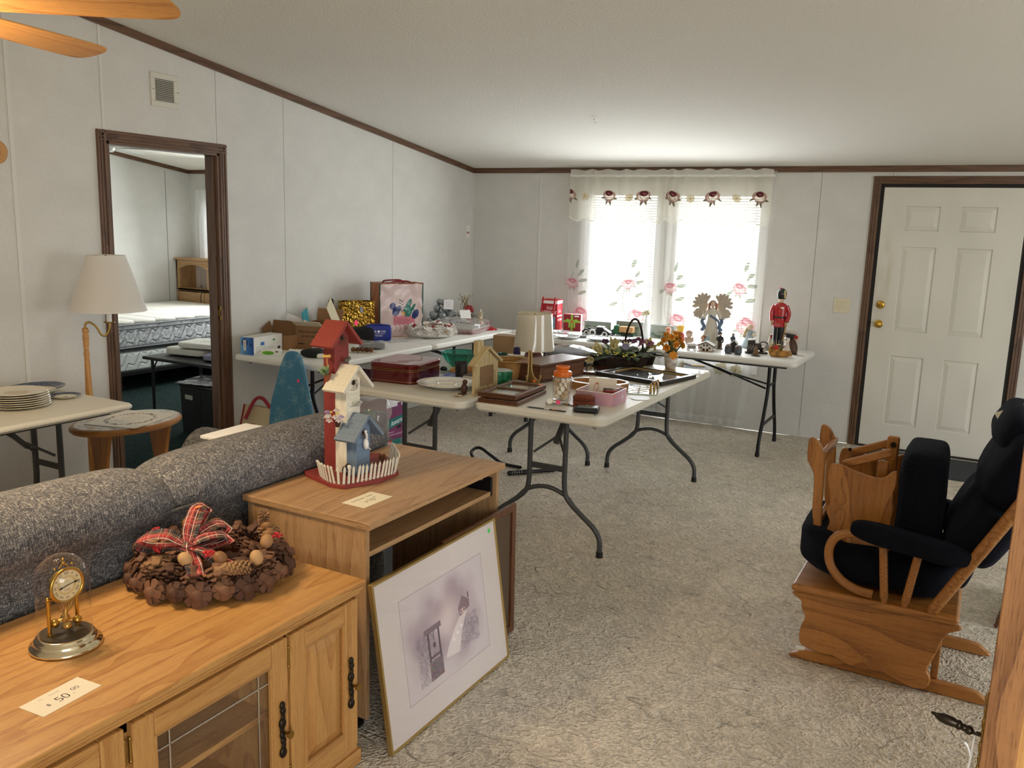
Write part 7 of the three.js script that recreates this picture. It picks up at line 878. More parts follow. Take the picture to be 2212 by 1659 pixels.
  const po = thing('poinsettia_arrangement', 'dark greenery arrangement with red poinsettia and gold twigs', 'flower arrangement', 0.4, TT, 0.74); part('base', po, cy(0.05, 0.045, 0.06, 0, 0.03, 0, 20), walnut); const rr = rng(6); for (let i = 0; i < 36; i++) { const a = i * 2.4, q = Math.sqrt(i / 36); putF(po, 'leaf', petalG(0.07, 0.014, 0.5), i % 3 ? K('#26321e', 0.8, DS) : K('#3a2a1a', 0.8, DS), Math.cos(a) * q * 0.06, 0.07 + (1 - q) * 0.05, Math.sin(a) * q * 0.06, 0.3 + q, -a + 1.57, 1); }
  for (const [x, yy, z] of [[0.05, 0.15, 0.02], [0.01, 0.16, -0.03]]) putF(po, 'poinsettia', headOf(8, 0.05, 0.016, 1.1, 0.3), K('#8a1420', 0.6, DS), x, yy, z, 0.6, 0.8, 1); for (let i = 0; i < 14; i++) part('gold_twig', po, tb([[0, 0.1, 0], [-0.04 + rr() * 0.06, 0.18, (rr() - 0.5) * 0.06], [-0.09 + rr() * 0.16, 0.25 + rr() * 0.05, (rr() - 0.5) * 0.1]], 0.0018, 8, 5), i % 2 ? K('#a08a3c', 0.5, { metalness: 0.4 }) : K('#4a3c2a', 0.8)); part('elf_head', po, mg(sp(0.016, 0.06, 0.12, 0.04), cy(0.001, 0.018, 0.05, 0.06, 0.145, 0.04, 14, 0, 0, 0.5)), K('#e8d0c0', 0.6)); part('elf_coat', po, cy(0.012, 0.022, 0.06, 0.06, 0.08, 0.04), K('#9c1c26', 0.6));
  const gs = thing('gold_star_figurine', 'gold and white star snowman figurine in the corner', 'figurine', 0.5, TT, 0.66); part('snowman', gs, mg(sp(0.034, 0, 0.032, 0), sp(0.025, 0, 0.08, 0)), K('#d8c49a', 0.35, { metalness: 0.3 })); part('star', gs, ex((() => { const s = []; for (let i = 0; i < 10; i++) { const q = i % 2 ? 0.014 : 0.034; s.push([Math.sin(i * 0.6283) * q, Math.cos(i * 0.6283) * q]); } return s; })(), 0.01, 0.002).translate(0.01, 0.125, 0), K('#e8dfc4', 0.3)); part('heart', gs, sp(0.009, 0.024, 0.04, 0.022), K('#b0302a', 0.4));
  const li = thing('red_cloche', 'red dish cover with tall flat handle', 'dish cover', 0.64, TT, 0.76); part('dome', li, la([[0.085, 0], [0.086, 0.006], [0.06, 0.022], [0.03, 0.03], [0, 0.032]], 36), gloss('#a30f1a')); part('handle', li, mg(cy(0.012, 0.02, 0.03, 0, 0.045, 0, 20), cy(0.05, 0.03, 0.01, 0, 0.063, 0, 28)), gloss('#a30f1a'));
}
{ // under and before the table: cartons, tote, ironing board
  const pu = '#7b3762', teal = '#1c7470';
  carton('diaper_carton', 'purple and teal care-product carton, lower of the two', 'carton', 0.42, 0.262, 0.235, 0.46, 0, 2.1, 0, [(g) => { g.fillStyle = pu; g.fillRect(0, 0, 256, 256); g.fillStyle = teal; g.beginPath(); g.moveTo(0, 60); g.lineTo(256, 36); g.lineTo(256, 92); g.lineTo(0, 130); g.fill(); g.fillStyle = '#fff'; g.font = 'italic bold 44px serif'; g.save(); g.translate(40, 108); g.rotate(-0.12); g.fillText('Assurance', 0, 0); g.restore(); g.fillStyle = '#100a10'; g.beginPath(); g.ellipse(150, 126, 34, 13, -0.1, 0, 7); g.fill(); g.fillStyle = '#d9b8cc'; g.font = 'bold 17px sans-serif'; g.fillText("Women's", 14, 160); g.fillText('underwear', 14, 180); for (let i = 0; i < 4; i++) { g.beginPath(); g.arc(120 + i * 24, 176, 7, 0, 7); g.fill(); } g.fillStyle = teal; g.fillRect(60, 212, 196, 44); g.fillStyle = '#c2402e'; g.fillRect(0, 205, 58, 51); g.fillStyle = '#fff'; g.font = 'bold 28px sans-serif'; g.fillText('XL', 8, 242); g.beginPath(); g.arc(222, 206, 22, 0, 7); g.fill(); g.fillStyle = '#777'; g.fillRect(176, 214, 26, 34); }, , , , (g) => { g.fillStyle = pu; g.fillRect(0, 0, 256, 256); g.fillStyle = teal; g.fillRect(120, 0, 136, 256); g.fillStyle = '#3a1a4a'; g.fillRect(190, 10, 60, 200); }], pu);
  carton('diaper_carton', 'maroon carton with a white end and paper note, stacked on top', 'carton', 0.42, 0.25, 0.235, 0.46, 0.263, 2.105, -0.02, [(g) => { g.fillStyle = '#e6e4e8'; g.fillRect(0, 0, 256, 256); g.fillStyle = pu; g.fillRect(0, 226, 256, 30); g.fillRect(140, 190, 50, 40); g.fillStyle = '#f4f4f6'; g.fillRect(80, 60, 150, 140); g.fillStyle = '#333'; g.font = '26px sans-serif'; g.fillText('Low $2', 100, 100); g.fillText('5.00', 120, 140); }, , , , (g) => { g.fillStyle = '#6d2a4a'; g.fillRect(0, 0, 256, 256); g.fillStyle = '#2a1420'; for (let i = 0; i < 3; i++) g.fillRect(36 + i * 16, 20 + i * 6, 7, 120); g.save(); g.translate(110, 190); g.rotate(-1.57); g.fillStyle = '#c9a8b8'; g.font = '22px sans-serif'; g.fillText('CALL', 30, 0); g.restore(); g.fillStyle = '#3c1830'; g.fillRect(130, 40, 90, 130); g.fillStyle = '#86566a'; g.fillRect(140, 50, 70, 100); }], '#6d2a4a');
  const tb2 = thing('canvas_tote', 'cream canvas tote bag with red trim and round island logo', 'bag', 0.2, 0, 3.06, 0.05), cv = M('#fff', 0.9, { side: THREE.DoubleSide, map: canvas(512, 640, (g, w, h) => { g.fillStyle = '#cdbf9c'; g.fillRect(0, 0, w, h); g.fillStyle = '#9c2c36'; g.fillRect(0, 0, 30, h); g.fillRect(w - 60, 0, 46, h); g.fillRect(0, h - 120, w, 120); g.strokeStyle = '#a8323a'; g.lineWidth = 12; g.beginPath(); g.arc(210, 300, 105, 1.0, 5.4); g.stroke(); for (let i = 0; i < 5; i++) { g.beginPath(); g.moveTo(125 + i * 6, 330 + i * 20); g.bezierCurveTo(170, 300 + i * 20, 230, 370 + i * 16, 296 - i * 10, 330 + i * 16); g.stroke(); } g.fillStyle = '#a8323a'; g.font = 'bold 46px serif'; g.fillText('HAWAII', 128, 300); g.lineWidth = 5; g.beginPath(); g.moveTo(240, 240); g.quadraticCurveTo(270, 215, 300, 240); g.stroke(); }) });
  const half = (s) => flat(sheet(16, 20, (u, v) => [(u - 0.5) * 0.34 + (v - 0.5) * 0.05, v * 0.38, s * (0.06 * Math.sin(Math.PI * u) * (1 - v * 0.7)) + v * -0.06])); part('front', tb2, half(1), cv); part('back', tb2, half(-1), K('#c4b692', 0.9, DS)); part('strap', tb2, tb([[-0.06, 0.3, 0.02], [-0.03, 0.42, -0.04], [0.03, 0.44, -0.05], [0.1, 0.38, -0.05]], 0.012, 30, 6), K('#9c2c36', 0.8));
  const ib = thing('ironing_board', 'blue ironing board with pale floral print standing on end', 'ironing board', 0.715, 0, 3.27, 0.06), out = spl([[-0.165, 0.0], [-0.168, 0.3], [-0.16, 0.48], [-0.12, 0.63], [-0.085, 0.75], [-0.05, 0.815], [0, 0.83], [0.05, 0.815], [0.085, 0.75], [0.12, 0.63], [0.16, 0.48], [0.168, 0.3], [0.165, 0.0]]);
  const bg = ex(out, 0.03, 0.01, 4), pp = bg.attributes.position, uu = bg.attributes.uv; for (let i = 0; i < pp.count; i++) uu.setXY(i, pp.getX(i) / 0.34 + 0.5, pp.getY(i) / 0.84);
  part('padded_cover', ib, bg.rotateX(-0.07), M('#fff', 0.55, { map: canvas(512, 1024, (g, w, h) => { g.fillStyle = '#3f7fa4'; g.fillRect(0, 0, w, h); const q = rng(17); g.lineWidth = 3; for (let i = 0; i < 46; i++) { g.strokeStyle = `rgba(190,205,205,${0.25 + q() * 0.3})`; g.save(); g.translate(q() * w, q() * h); g.rotate(q() * 6); const s = 14 + q() * 26; for (let k = 0; k < 5; k++) { g.rotate(1.2566); g.beginPath(); g.ellipse(s * 0.8, 0, s * 0.7, s * 0.35, 0.4, 0, 7); g.stroke(); } g.beginPath(); g.moveTo(0, 0); g.bezierCurveTo(s, s * 2, -s, s * 3, s * 0.5, s * 4); g.stroke(); g.restore(); } }) })); part('folded_legs', ib, mg(bar([-0.08, 0.02, -0.04], [0.02, 0.7, -0.05], 0.009), bar([0.08, 0.02, -0.05], [-0.02, 0.7, -0.06], 0.009)), K('#c8cacc', 0.35, { metalness: 0.5 })); const pd = part('price_sticker', ib, bx(0.016, 0.02, 0.001, 0.0004, 0.06, 0.655, -0.012, -0.07), stickers.pink, 'pink price sticker');
  solo('foam_board', 'white flat board lying along the sofa back near its end', 'board', bx(0.1, 0.012, 0.24, 0.002), paperWhite, 1.93, 0.815, 4.86, 0.06);
  const cb = thing('wrapped_toy', 'clear plastic bag holding a green and pink toy behind the birdhouse', 'toy', 2.08, 0.55, 4.24); part('green_toy', cb, mg(puff(0.13, 0.12, 0.1, 0.7, 0.02, 4).translate(0, 0.09, 0), puff(0.08, 0.08, 0.07, 0.7, 0.02, 5).translate(-0.01, 0.2, 0)), K('#2c4a30', 0.5)); part('pink_piece', cb, tr(puff(0.05, 0.09, 0.03, 0.6, 0.01, 6), 0.05, 0.17, 0.03, 0, 0, 0.5), K('#d8a8a8', 0.5)); part('plastic_bag', cb, puff(0.2, 0.32, 0.16, 0.5, 0.05, 12).translate(0, 0.16, 0), clearWrap);
  const st = thing('toy_stand', 'small grey plastic crate on the carpet behind the desk', 'crate', 2.08, 0, 4.2); part('crate_body', st, mg(b0(-0.1, 0.1, 0, 0.02, -0.08, 0.08), b0(-0.1, 0.1, 0, 0.55, -0.08, -0.07), b0(-0.1, 0.1, 0, 0.55, 0.07, 0.08), b0(-0.1, -0.09, 0, 0.55, -0.08, 0.08), b0(0.09, 0.1, 0, 0.55, -0.08, 0.08), b0(-0.1, 0.1, 0.53, 0.548, -0.08, 0.08)), K('#4c4f52', 0.6));
  const fs = thing('shoulder_strap', 'looped black webbing strap with buckle on the carpet', 'strap', 1.5, 0, 2.12); part('webbing', fs, tb([[-0.1, 0.02, 0.08], [-0.17, 0.05, 0.0], [-0.14, 0.07, -0.06], [-0.02, 0.04, -0.02], [0.1, 0.015, 0.03], [0.25, 0.012, 0.04]], 0.011, 60, 6), K('#101012', 0.6)); const um = thing('folding_umbrella', 'black handled stick with ribbed silver-ringed grip on the carpet', 'umbrella', 1.76, 0.016, 2.33, 0.85); part('grip', um, mg(cy(0.016, 0.016, 0.13, 0.06, 0, 0, 20, 0, 0, Math.PI / 2), sp(0.016, -0.005, 0, 0)), blackPlastic); part('grip_ring', um, mg(...[0, 1, 2, 3, 4].map((i) => tr(flat(new THREE.TorusGeometry(0.0155, 0.0016, 6, 20)), 0.012 + i * 0.016, 0, 0, 0, Math.PI / 2))), chrome); part('shaft', um, cy(0.013, 0.013, 0.2, 0.22, 0, 0, 18, 0, 0, Math.PI / 2), blackPlastic); part('collar', um, cy(0.0165, 0.0165, 0.03, 0.13, 0, 0, 18, 0, 0, Math.PI / 2), chrome);
}
// ---------- things on the table before the window ----------
const fig = (name, label, x, z, ry, parts, cat = 'figurine') => { const t = thing(name, label, cat, x, TT, z, ry); for (const [n, m, ...g] of parts) part(n, t, mg(g), typeof m === 'string' ? K(m, 0.5) : m); return t; };
{
  // red lantern box, gift box, plates
  carton('lantern_carton', 'tall red and white holiday lantern carton', 'carton', 0.15, 0.265, 0.13, 1.04, TT, 0.33, 0.1, [(g) => { g.fillStyle = '#c9303a'; g.fillRect(0, 0, 256, 256); g.fillStyle = '#eee'; g.fillRect(0, 8, 256, 26); g.fillRect(0, 130, 256, 14); g.fillStyle = '#f6dcdc'; g.font = 'italic 34px serif'; g.fillText('Holiday', 60, 110); g.fillRect(40, 160, 190, 20); }, , '#b02a32', , (g) => { g.fillStyle = '#a81a24'; g.fillRect(0, 0, 256, 256); g.fillStyle = '#f0ecea'; g.fillRect(0, 8, 256, 26); g.font = 'italic 38px serif'; g.fillText('Holiday', 80, 84); g.font = 'bold 40px serif'; g.fillText('LUMINARY', 18, 124); g.fillStyle = '#7a97a8'; g.fillRect(110, 140, 120, 116); }], '#b0222c');
  const rl = thing('red_lantern_frame', 'red slatted lantern frame standing before the holiday carton', 'lantern', 1.04, TT, 0.42, 0.1); for (const [a, b] of [[-0.075, -0.045], [0.04, 0.065]]) part('slat', rl, tr(bx(0.014, 0.29, 0.01, 0.002), (a + b) / 2, 0.145, 0, 0, 0, -0.14), gloss('#a8121c')); part('crossbar', rl, bx(0.12, 0.012, 0.01, 0.002, -0.005, 0.1, 0), gloss('#a8121c')); part('blue_inset', rl, bx(0.05, 0.09, 0.006, 0.002, 0.03, 0.08, -0.008), K('#6d8898', 0.5));
  carton('gift_box', 'red gift box printed with a green ribbon bow', 'gift box', 0.155, 0.145, 0.06, 1.235, TT, 0.3, 0.18, [, , , , (g) => { g.fillStyle = '#8a1822'; g.fillRect(0, 0, 256, 256); g.fillStyle = '#8fb43e'; g.fillRect(108, 0, 34, 256); g.fillRect(0, 96, 256, 30); g.beginPath(); g.ellipse(80, 100, 46, 22, 0.4, 0, 7); g.ellipse(172, 100, 46, 22, -0.4, 0, 7); g.fill(); g.fillRect(76, 120, 26, 86); g.fillRect(150, 120, 26, 86); g.fillStyle = '#c23a3a'; g.fillRect(112, 96, 28, 34); g.fillStyle = '#eee'; g.fillRect(160, 16, 70, 22); }], '#d8848c');
  carton('red_carton', 'small red carton beside the beige lamp shade', 'carton', 0.05, 0.1, 0.08, 0.93, TT, 0.55, 0.1, [, , '#d8d8d0', , '#a8161e'], '#a8161e'); solo('white_dish', 'white rectangular dish at the left end of the window table', 'dish', mg(ex(rrect(0.16, 0.2, 0.03), 0.02, 0.006).rotateX(-Math.PI / 2)), china, 0.97, TT, 0.72, 0.2);
  const silv = P('#e9eaec', 0.14, { metalness: 0.55, clearcoat: 0.6 }), plate = (q) => flat(sheet(72, 8, (u, v) => { const a = u * 6.2832, w = 1 + (v > 0.8 ? 0.025 * Math.sin(a * 12) : 0), rr = q * (0.02 + 0.98 * v) * w; return [Math.cos(a) * rr, 0.004 + 0.018 * Math.pow(v, 4), Math.sin(a) * rr]; }));
  [[1.49, 0.64, 0.1, 'silver scalloped plate before the red gift box'], [1.27, 0.6, 0.09, 'silver plate between gift box and lamp shade'], [1.7, 0.78, 0.11, 'scalloped silver plate behind the flower basket handle'], [1.86, 0.66, 0.09, 'silver plate before the green toy truck'], [1.44, 0.84, 0.1, 'front silver plate by the table edge above the wrapped garment'], [1.22, 0.8, 0.1, 'silver plate nearest the beige lamp shade']].forEach(([x, z, q, l]) => { const t = thing('silver_plate', l, 'plate', x, TT, z, 0, 'silver plates'); part('plate', t, plate(q), silv); part('foot_ring', t, cy(q * 0.5, q * 0.45, 0.006, 0, 0.003, 0, 32), silv); part('rim_bead', t, tr(flat(new THREE.TorusGeometry(q, 0.003, 6, 60)), 0, 0.022, 0, Math.PI / 2), silv); });
  fig('pink_blossom', 'pink fabric blossom lying on the silver plates', 1.36, 0.72, 0, [['petals', '#e09aa8', headOf(7, 0.03, 0.014, 0.9, 0.4).translate(0, 0.02, 0)], ['stem', '#b8a0a4', bar([0, 0.02, 0], [-0.06, 0.005, 0.02], 0.003)]], 'artificial flower');
  // toy vehicles and their display boxes
  const tyre = (x, z, r) => [tr(flat(new THREE.TorusGeometry(r * 0.75, r * 0.28, 8, 20)), x, r, z)], hub = (x, z, r) => [cy(r * 0.72, r * 0.72, 0.006, x, r, z, 18, Math.PI / 2)];
  fig('toy_car', 'black and white vintage toy car', 1.56, 0.5, 0.05, [['body', '#121214', ex(spl([[-0.1, 0.02], [-0.11, 0.035], [-0.07, 0.05], [-0.01, 0.056], [0.0, 0.075], [0.03, 0.078], [0.06, 0.06], [0.11, 0.03], [0.11, 0.018]]), 0.06, 0.006).translate(0, 0, -0.03)], ['fender', '#1a1a1c', ...[-1, 1].map((s) => tb([[-0.125, 0.03, s * 0.035], [-0.09, 0.052, s * 0.038], [-0.05, 0.03, s * 0.038], [0.03, 0.02, s * 0.038], [0.07, 0.05, s * 0.038], [0.115, 0.03, s * 0.035]], 0.009, 40, 7))], ['roof', '#eceae6', bx(0.06, 0.01, 0.056, 0.004, 0.025, 0.079, 0), tr(bx(0.07, 0.008, 0.05, 0.003), 0.085, 0.052, 0, 0, 0, -0.55)], ['tyre', '#e9e7e2', ...tyre(-0.085, 0.04, 0.024), ...tyre(0.075, 0.04, 0.024), ...tyre(-0.085, -0.04, 0.024), ...tyre(0.075, -0.04, 0.024), ...tyre(-0.03, 0.045, 0.03)], ['wheel_hub', '#26262a', ...hub(-0.085, 0.04, 0.024), ...hub(0.075, 0.04, 0.024), ...hub(-0.03, 0.045, 0.03)]], 'toy car');
  fig('toy_truck', 'green toy delivery truck with tan load bed', 1.71, 0.36, 0.05, [['cab', '#14532a', ex(spl([[-0.09, 0.015], [-0.095, 0.04], [-0.06, 0.055], [-0.05, 0.085], [-0.015, 0.085], [-0.01, 0.02]]), 0.06, 0.006).translate(0, 0, -0.03), bx(0.2, 0.012, 0.05, 0.004, 0.02, 0.022, 0)], ['load_bed', '#b98d58', bx(0.12, 0.05, 0.066, 0.003, 0.055, 0.058, 0)], ['tyre', '#1a1a1a', ...[-0.07, 0.03, 0.09].flatMap((x) => [...tyre(x, 0.032, 0.019), ...tyre(x, -0.032, 0.019)])]], 'toy truck');
  const scape = (s) => (g) => { g.fillStyle = '#8d948c'; g.fillRect(0, 0, 256, 256); const r = rng(s); for (let i = 0; i < 60; i++) { g.fillStyle = ['#5c6b52', '#7d8a6a', '#a3a08c', '#4a5a60'][i % 4]; g.fillRect(r() * 240, 90 + r() * 150, 20 + r() * 30, 8 + r() * 20); } };
  carton('display_carton', 'pale window carton behind the black toy car', 'carton', 0.24, 0.1, 0.08, 1.47, TT, 0.27, 0.1, [, , , , scape(1)], '#dfe0dd'); carton('display_carton', 'window carton behind the green toy truck', 'carton', 0.24, 0.12, 0.08, 1.76, TT, 0.25, 0.1, [, , , , scape(2)], '#d8d9d4'); carton('display_carton', 'dark olive window carton left of the cat figurine', 'carton', 0.2, 0.11, 0.07, 2.05, TT, 0.26, 0, [, , , , scape(3)], '#3c3e36');
  const bv = thing('bud_vase', 'slim white vase with pale fabric flowers behind the flower baskets', 'vase', 1.94, TT, 0.38); part('vase', bv, la([[0, 0], [0.026, 0], [0.034, 0.04], [0.026, 0.11], [0.011, 0.17], [0.015, 0.19], [0, 0.19]], 28), gloss('#e6ecee')); for (let i = 0; i < 3; i++) putF(bv, 'flower', headOf(6, 0.035, 0.014, 0.8, 0.3), K('#e4dcc0', 0.7, DS), -0.01 + i * 0.016, 0.2 + (i % 2) * 0.015, 0.02, 0.9, i * 2, 1); putF(bv, 'leaf', petalG(0.07, 0.01, 0.5), greens[2], -0.01, 0.19, 0, 0.3, 1);
  fig('cat_figurine', 'orange striped cat-shaped figurine by the yellow vase', 2.16, 0.46, 0.3, [['body', '#c07a5a', sp(0.03, 0, 0.045, 0, [0.9, 1.5, 0.8])], ['head', '#c8866a', sp(0.022, 0, 0.098, 0.006), cy(0.0005, 0.008, 0.018, -0.012, 0.122, 0, 6), cy(0.0005, 0.008, 0.018, 0.012, 0.122, 0, 6)], ['chest', '#ecdcd0', sp(0.016, 0, 0.04, 0.018, [0.8, 1.4, 0.7])]]);
  fig('yellow_vase', 'yellow-necked red ceramic vase behind the daffodils', 2.28, 0.52, 0, [['vase_body', gloss('#a83a34'), la([[0, 0], [0.03, 0], [0.042, 0.04], [0.036, 0.08], [0.026, 0.1], [0, 0.1]], 28)], ['vase_neck', gloss('#e0b62a'), la([[0.026, 0.098], [0.03, 0.12], [0.036, 0.145], [0.032, 0.145], [0.024, 0.1]], 28)]], 'vase');
  // angel: robe, drape, wings, hair
  const robe = K('#d6cfbf', 0.6), wingG = (s) => { const g = []; for (const [n, q, len, y0] of [[10, 0.062, 0.05, 0], [9, 0.045, 0.04, 0.003], [7, 0.026, 0.035, 0.006]]) for (let i = 0; i < n; i++) { const a = 2.2 - i * 3.9 / n; g.push(tr(sp(0.5, 0, len / 2, 0, [0.028, len, 0.012], 8, 6), s * (0.072 + Math.cos(a) * q * 0.55), 0.325 + Math.sin(a) * q * 0.75 - (i > n * 0.6 ? 0.02 : 0), -0.03 + y0, 0, 0, -s * (Math.PI / 2 - a))); } g.push(tr(sp(0.036, 0, 0, 0, [1, 1.3, 0.3]), s * 0.07, 0.32, -0.032), ...[0, 1, 2, 3].map((i) => tr(sp(0.5, 0, -0.045, 0, [0.022, 0.1 - i * 0.012, 0.01], 8, 6), s * (0.05 + i * 0.018), 0.3, -0.03, 0, 0, s * (0.12 + i * 0.1)))); return g; };
  fig('angel_figurine', 'tall cream angel figurine with feathered wings and blue drape', 2.53, 0.53, 0.35, [['robe', robe, la([[0, 0], [0.072, 0], [0.07, 0.01], [0.052, 0.09], [0.038, 0.18], [0.031, 0.25], [0.033, 0.28], [0.02, 0.305], [0, 0.31]], 40), ...[...Array(12)].map((_, i) => bar([Math.cos(i * 0.52) * 0.07, 0.004, Math.sin(i * 0.52) * 0.07], [Math.cos(i * 0.52) * 0.032, 0.22, Math.sin(i * 0.52) * 0.032], 0.006, 6, 0.002))], ['head', '#d8b9a4', sp(0.022, 0, 0.335, 0.008, [0.85, 1.1, 0.9]), cy(0.009, 0.011, 0.025, 0, 0.31, 0.004)], ['hair', '#9a6a48', sp(0.026, 0, 0.342, -0.004, [1, 1, 0.9]), ...[-1, 1].map((s) => puff(0.028, 0.075, 0.03, 0.8, 0.02, 3).translate(s * 0.026, 0.312, -0.002))], ['wing', '#b5a896', ...wingG(-1), ...wingG(1)], ['arm', robe, ...[-1, 1].map((s) => tb([[s * 0.028, 0.285, 0], [s * 0.055, 0.25, 0.012], [s * 0.062, 0.22, 0.03]], 0.013, 14, 8))], ['drape', '#5f7088', ...[-1, 1].map((s) => tb([[s * 0.062, 0.235, 0.02], [s * 0.075, 0.2, 0.0], [s * 0.058, 0.16, 0.015], [s * 0.075, 0.13, 0.01]], 0.014, 20, 8)), tb([[-0.02, 0.25, 0.03], [0.05, 0.2, 0.03], [0.062, 0.1, 0.03]], 0.01, 20, 6)]]);
  fig('cherub_figurine', 'small pale cherub figurine left of the angel', 2.37, 0.57, 0.3, [['body', '#c9b09c', sp(0.03, 0, 0.035, 0, [0.9, 1.2, 0.8]), sp(0.026, 0, 0.09, 0), sp(0.013, -0.026, 0.05, 0.012, [0.8, 1.6, 0.8]), sp(0.013, 0.026, 0.05, 0.012, [0.8, 1.6, 0.8])], ['hair', '#a88a70', sp(0.027, 0, 0.1, -0.005, [1, 0.85, 1])]]);
  fig('fairy_figurine', 'seated fairy figurine with blue cap before the angel', 2.505, 0.655, 0.4, [['body', '#c9987c', sp(0.016, 0, 0.045, 0, [0.8, 1.6, 0.8]), sp(0.014, -0.004, 0.082, 0.004), bar([0, 0.03, 0.005], [-0.03, 0.02, 0.02], 0.007), bar([-0.03, 0.02, 0.02], [-0.03, 0.0, 0.03], 0.006)], ['hair', '#8a5430', sp(0.016, 0.006, 0.088, -0.004, [1.3, 0.9, 1])], ['cap', '#8fa8b0', puff(0.04, 0.05, 0.03, 0.7, 0.01, 2).translate(0.03, 0.07, -0.01)]]);
  fig('chalet_model', 'miniature white alpine chalet with brown shutters and arched doors', 2.57, 0.775, 0.12, [['walls', '#e4e0d6', ex([[-0.045, 0], [0.045, 0], [0.045, 0.045], [0, 0.066], [-0.045, 0.045]], 0.07, 0.001).translate(0, 0, -0.035)], ['roof', '#5a4a42', ...[-1, 1].map((s) => bx(0.075, 0.006, 0.095, 0.001, s * 0.033, 0.055, 0, 0, 0, -s * 0.44))], ['snow', '#eeede8', ...[-1, 1].map((s) => bx(0.07, 0.004, 0.09, 0.001, s * 0.033, 0.06, 0, 0, 0, -s * 0.44))], ['shutter', '#3e2418', bx(0.012, 0.014, 0.003, 0.0005, -0.012, 0.046, 0.036), bx(0.012, 0.014, 0.003, 0.0005, 0.012, 0.046, 0.036), bx(0.012, 0.012, 0.006, 0.0005, -0.032, 0.026, 0.037), bx(0.012, 0.012, 0.006, 0.0005, 0.032, 0.026, 0.037)], ['doorway', '#4a241c', cy(0.009, 0.009, 0.003, -0.013, 0.014, 0.036, 16, Math.PI / 2), bx(0.018, 0.014, 0.003, 0.0005, -0.013, 0.007, 0.036), cy(0.009, 0.009, 0.003, 0.015, 0.014, 0.036, 16, Math.PI / 2), bx(0.018, 0.014, 0.003, 0.0005, 0.015, 0.007, 0.036)], ['base', '#a89274', bx(0.12, 0.004, 0.1, 0.001, 0, 0.002, 0.008)]], 'model house');
  fig('wagon_model', 'tiny grey wagon model left of the chalet', 2.475, 0.83, 0.2, [['wagon_body', '#8b8c88', bx(0.062, 0.024, 0.034, 0.006, 0, 0.026, 0)], ['roof', '#e2ddd6', puff(0.072, 0.022, 0.042, 0.7, 0.004, 1).translate(0, 0.046, 0)], ['wheel', '#a08a6a', ...[-0.025, 0.025].flatMap((x) => [tr(flat(new THREE.TorusGeometry(0.008, 0.002, 6, 14)), x, 0.01, 0.018), tr(flat(new THREE.TorusGeometry(0.008, 0.002, 6, 14)), x, 0.01, -0.018)])]], 'model wagon');
  fig('shepherd_figurine', 'standing shepherd figurine in dark waistcoat and hat', 2.625, 0.6, 0.2, [['leg', '#5a5040', bar([-0.008, 0, 0], [-0.008, 0.06, 0], 0.009), bar([0.01, 0, 0.006], [0.008, 0.06, 0], 0.009)], ['torso', '#1e1c20', sp(0.019, 0, 0.08, 0, [0.9, 1.4, 0.7])], ['arm', '#2e2a2c', tb([[-0.016, 0.095, 0], [-0.026, 0.075, 0.006], [-0.01, 0.068, 0.018]], 0.006, 12, 6), tb([[0.016, 0.095, 0], [0.022, 0.07, 0], [0.018, 0.05, 0.004]], 0.006, 12, 6)], ['head', '#c9a088', sp(0.011, 0, 0.115, 0.002)], ['hat', '#2c2826', cy(0.016, 0.016, 0.002, 0, 0.122, 0), sp(0.011, 0, 0.124, 0, [1, 0.8, 1])], ['base', '#8a7a68', cy(0.026, 0.028, 0.006, 0, 0.003, 0), sp(0.009, 0.012, 0.014, 0.016)]]);
  fig('woman_figurine', 'small blue-dressed woman figurine behind the owls', 2.69, 0.47, 0, [['dress', '#b9bcc4', la([[0, 0], [0.024, 0], [0.017, 0.05], [0, 0.056]], 20)], ['bodice', '#3e4652', sp(0.02, 0, 0.072, 0, [1, 1.2, 0.8]), bar([-0.02, 0.078, 0], [0.024, 0.06, 0.012], 0.007)], ['head', '#8a7878', sp(0.0115, 0, 0.105, 0)]]);
  fig('lady_figurine', 'pastel lady figurine with blonde hair and wide blue skirt', 2.79, 0.36, 0.2, [['skirt', '#aebdc4', la([[0, 0], [0.068, 0], [0.06, 0.03], [0.03, 0.09], [0.018, 0.105], [0, 0.108]], 32)], ['bodice', '#9fb2ba', sp(0.021, 0, 0.12, 0, [1, 1.2, 0.8]), tb([[0.016, 0.13, 0], [0.04, 0.11, 0.015], [0.03, 0.1, 0.03]], 0.008, 12, 6)], ['head', '#dcc0ac', sp(0.019, 0, 0.158, 0.004)], ['hair', '#cdb88a', sp(0.022, 0, 0.163, -0.004), tb([[-0.012, 0.165, -0.006], [-0.03, 0.13, -0.006], [-0.045, 0.08, 0]], 0.013, 16, 7)], ['lamb', '#dcd4bc', sp(0.016, 0.036, 0.105, 0.028, [1, 1.1, 0.8])]]);
  for (const [x, z, l] of [[2.745, 0.8, 'left'], [2.822, 0.815, 'right']]) fig('owl_figurine', l + ' of the two squat grey owl figurines', x, z, 0.15, [['body', '#4e535a', la([[0, 0], [0.021, 0], [0.028, 0.018], [0.027, 0.045], [0.022, 0.064], [0.012, 0.072], [0, 0.073]], 24)], ['face', '#8a5f58', sp(0.016, 0, 0.05, 0.018, [1.1, 0.7, 0.5])], ['eye', '#14100e', sp(0.0035, -0.008, 0.052, 0.026), sp(0.0035, 0.008, 0.052, 0.026)], ['beak', '#14100e', cy(0.0005, 0.003, 0.008, 0, 0.042, 0.026, 8, Math.PI)], ['brow', '#c9c2b8', tb([[-0.018, 0.06, 0.018], [0, 0.068, 0.02], [0.018, 0.06, 0.018]], 0.003, 12, 6)]]);
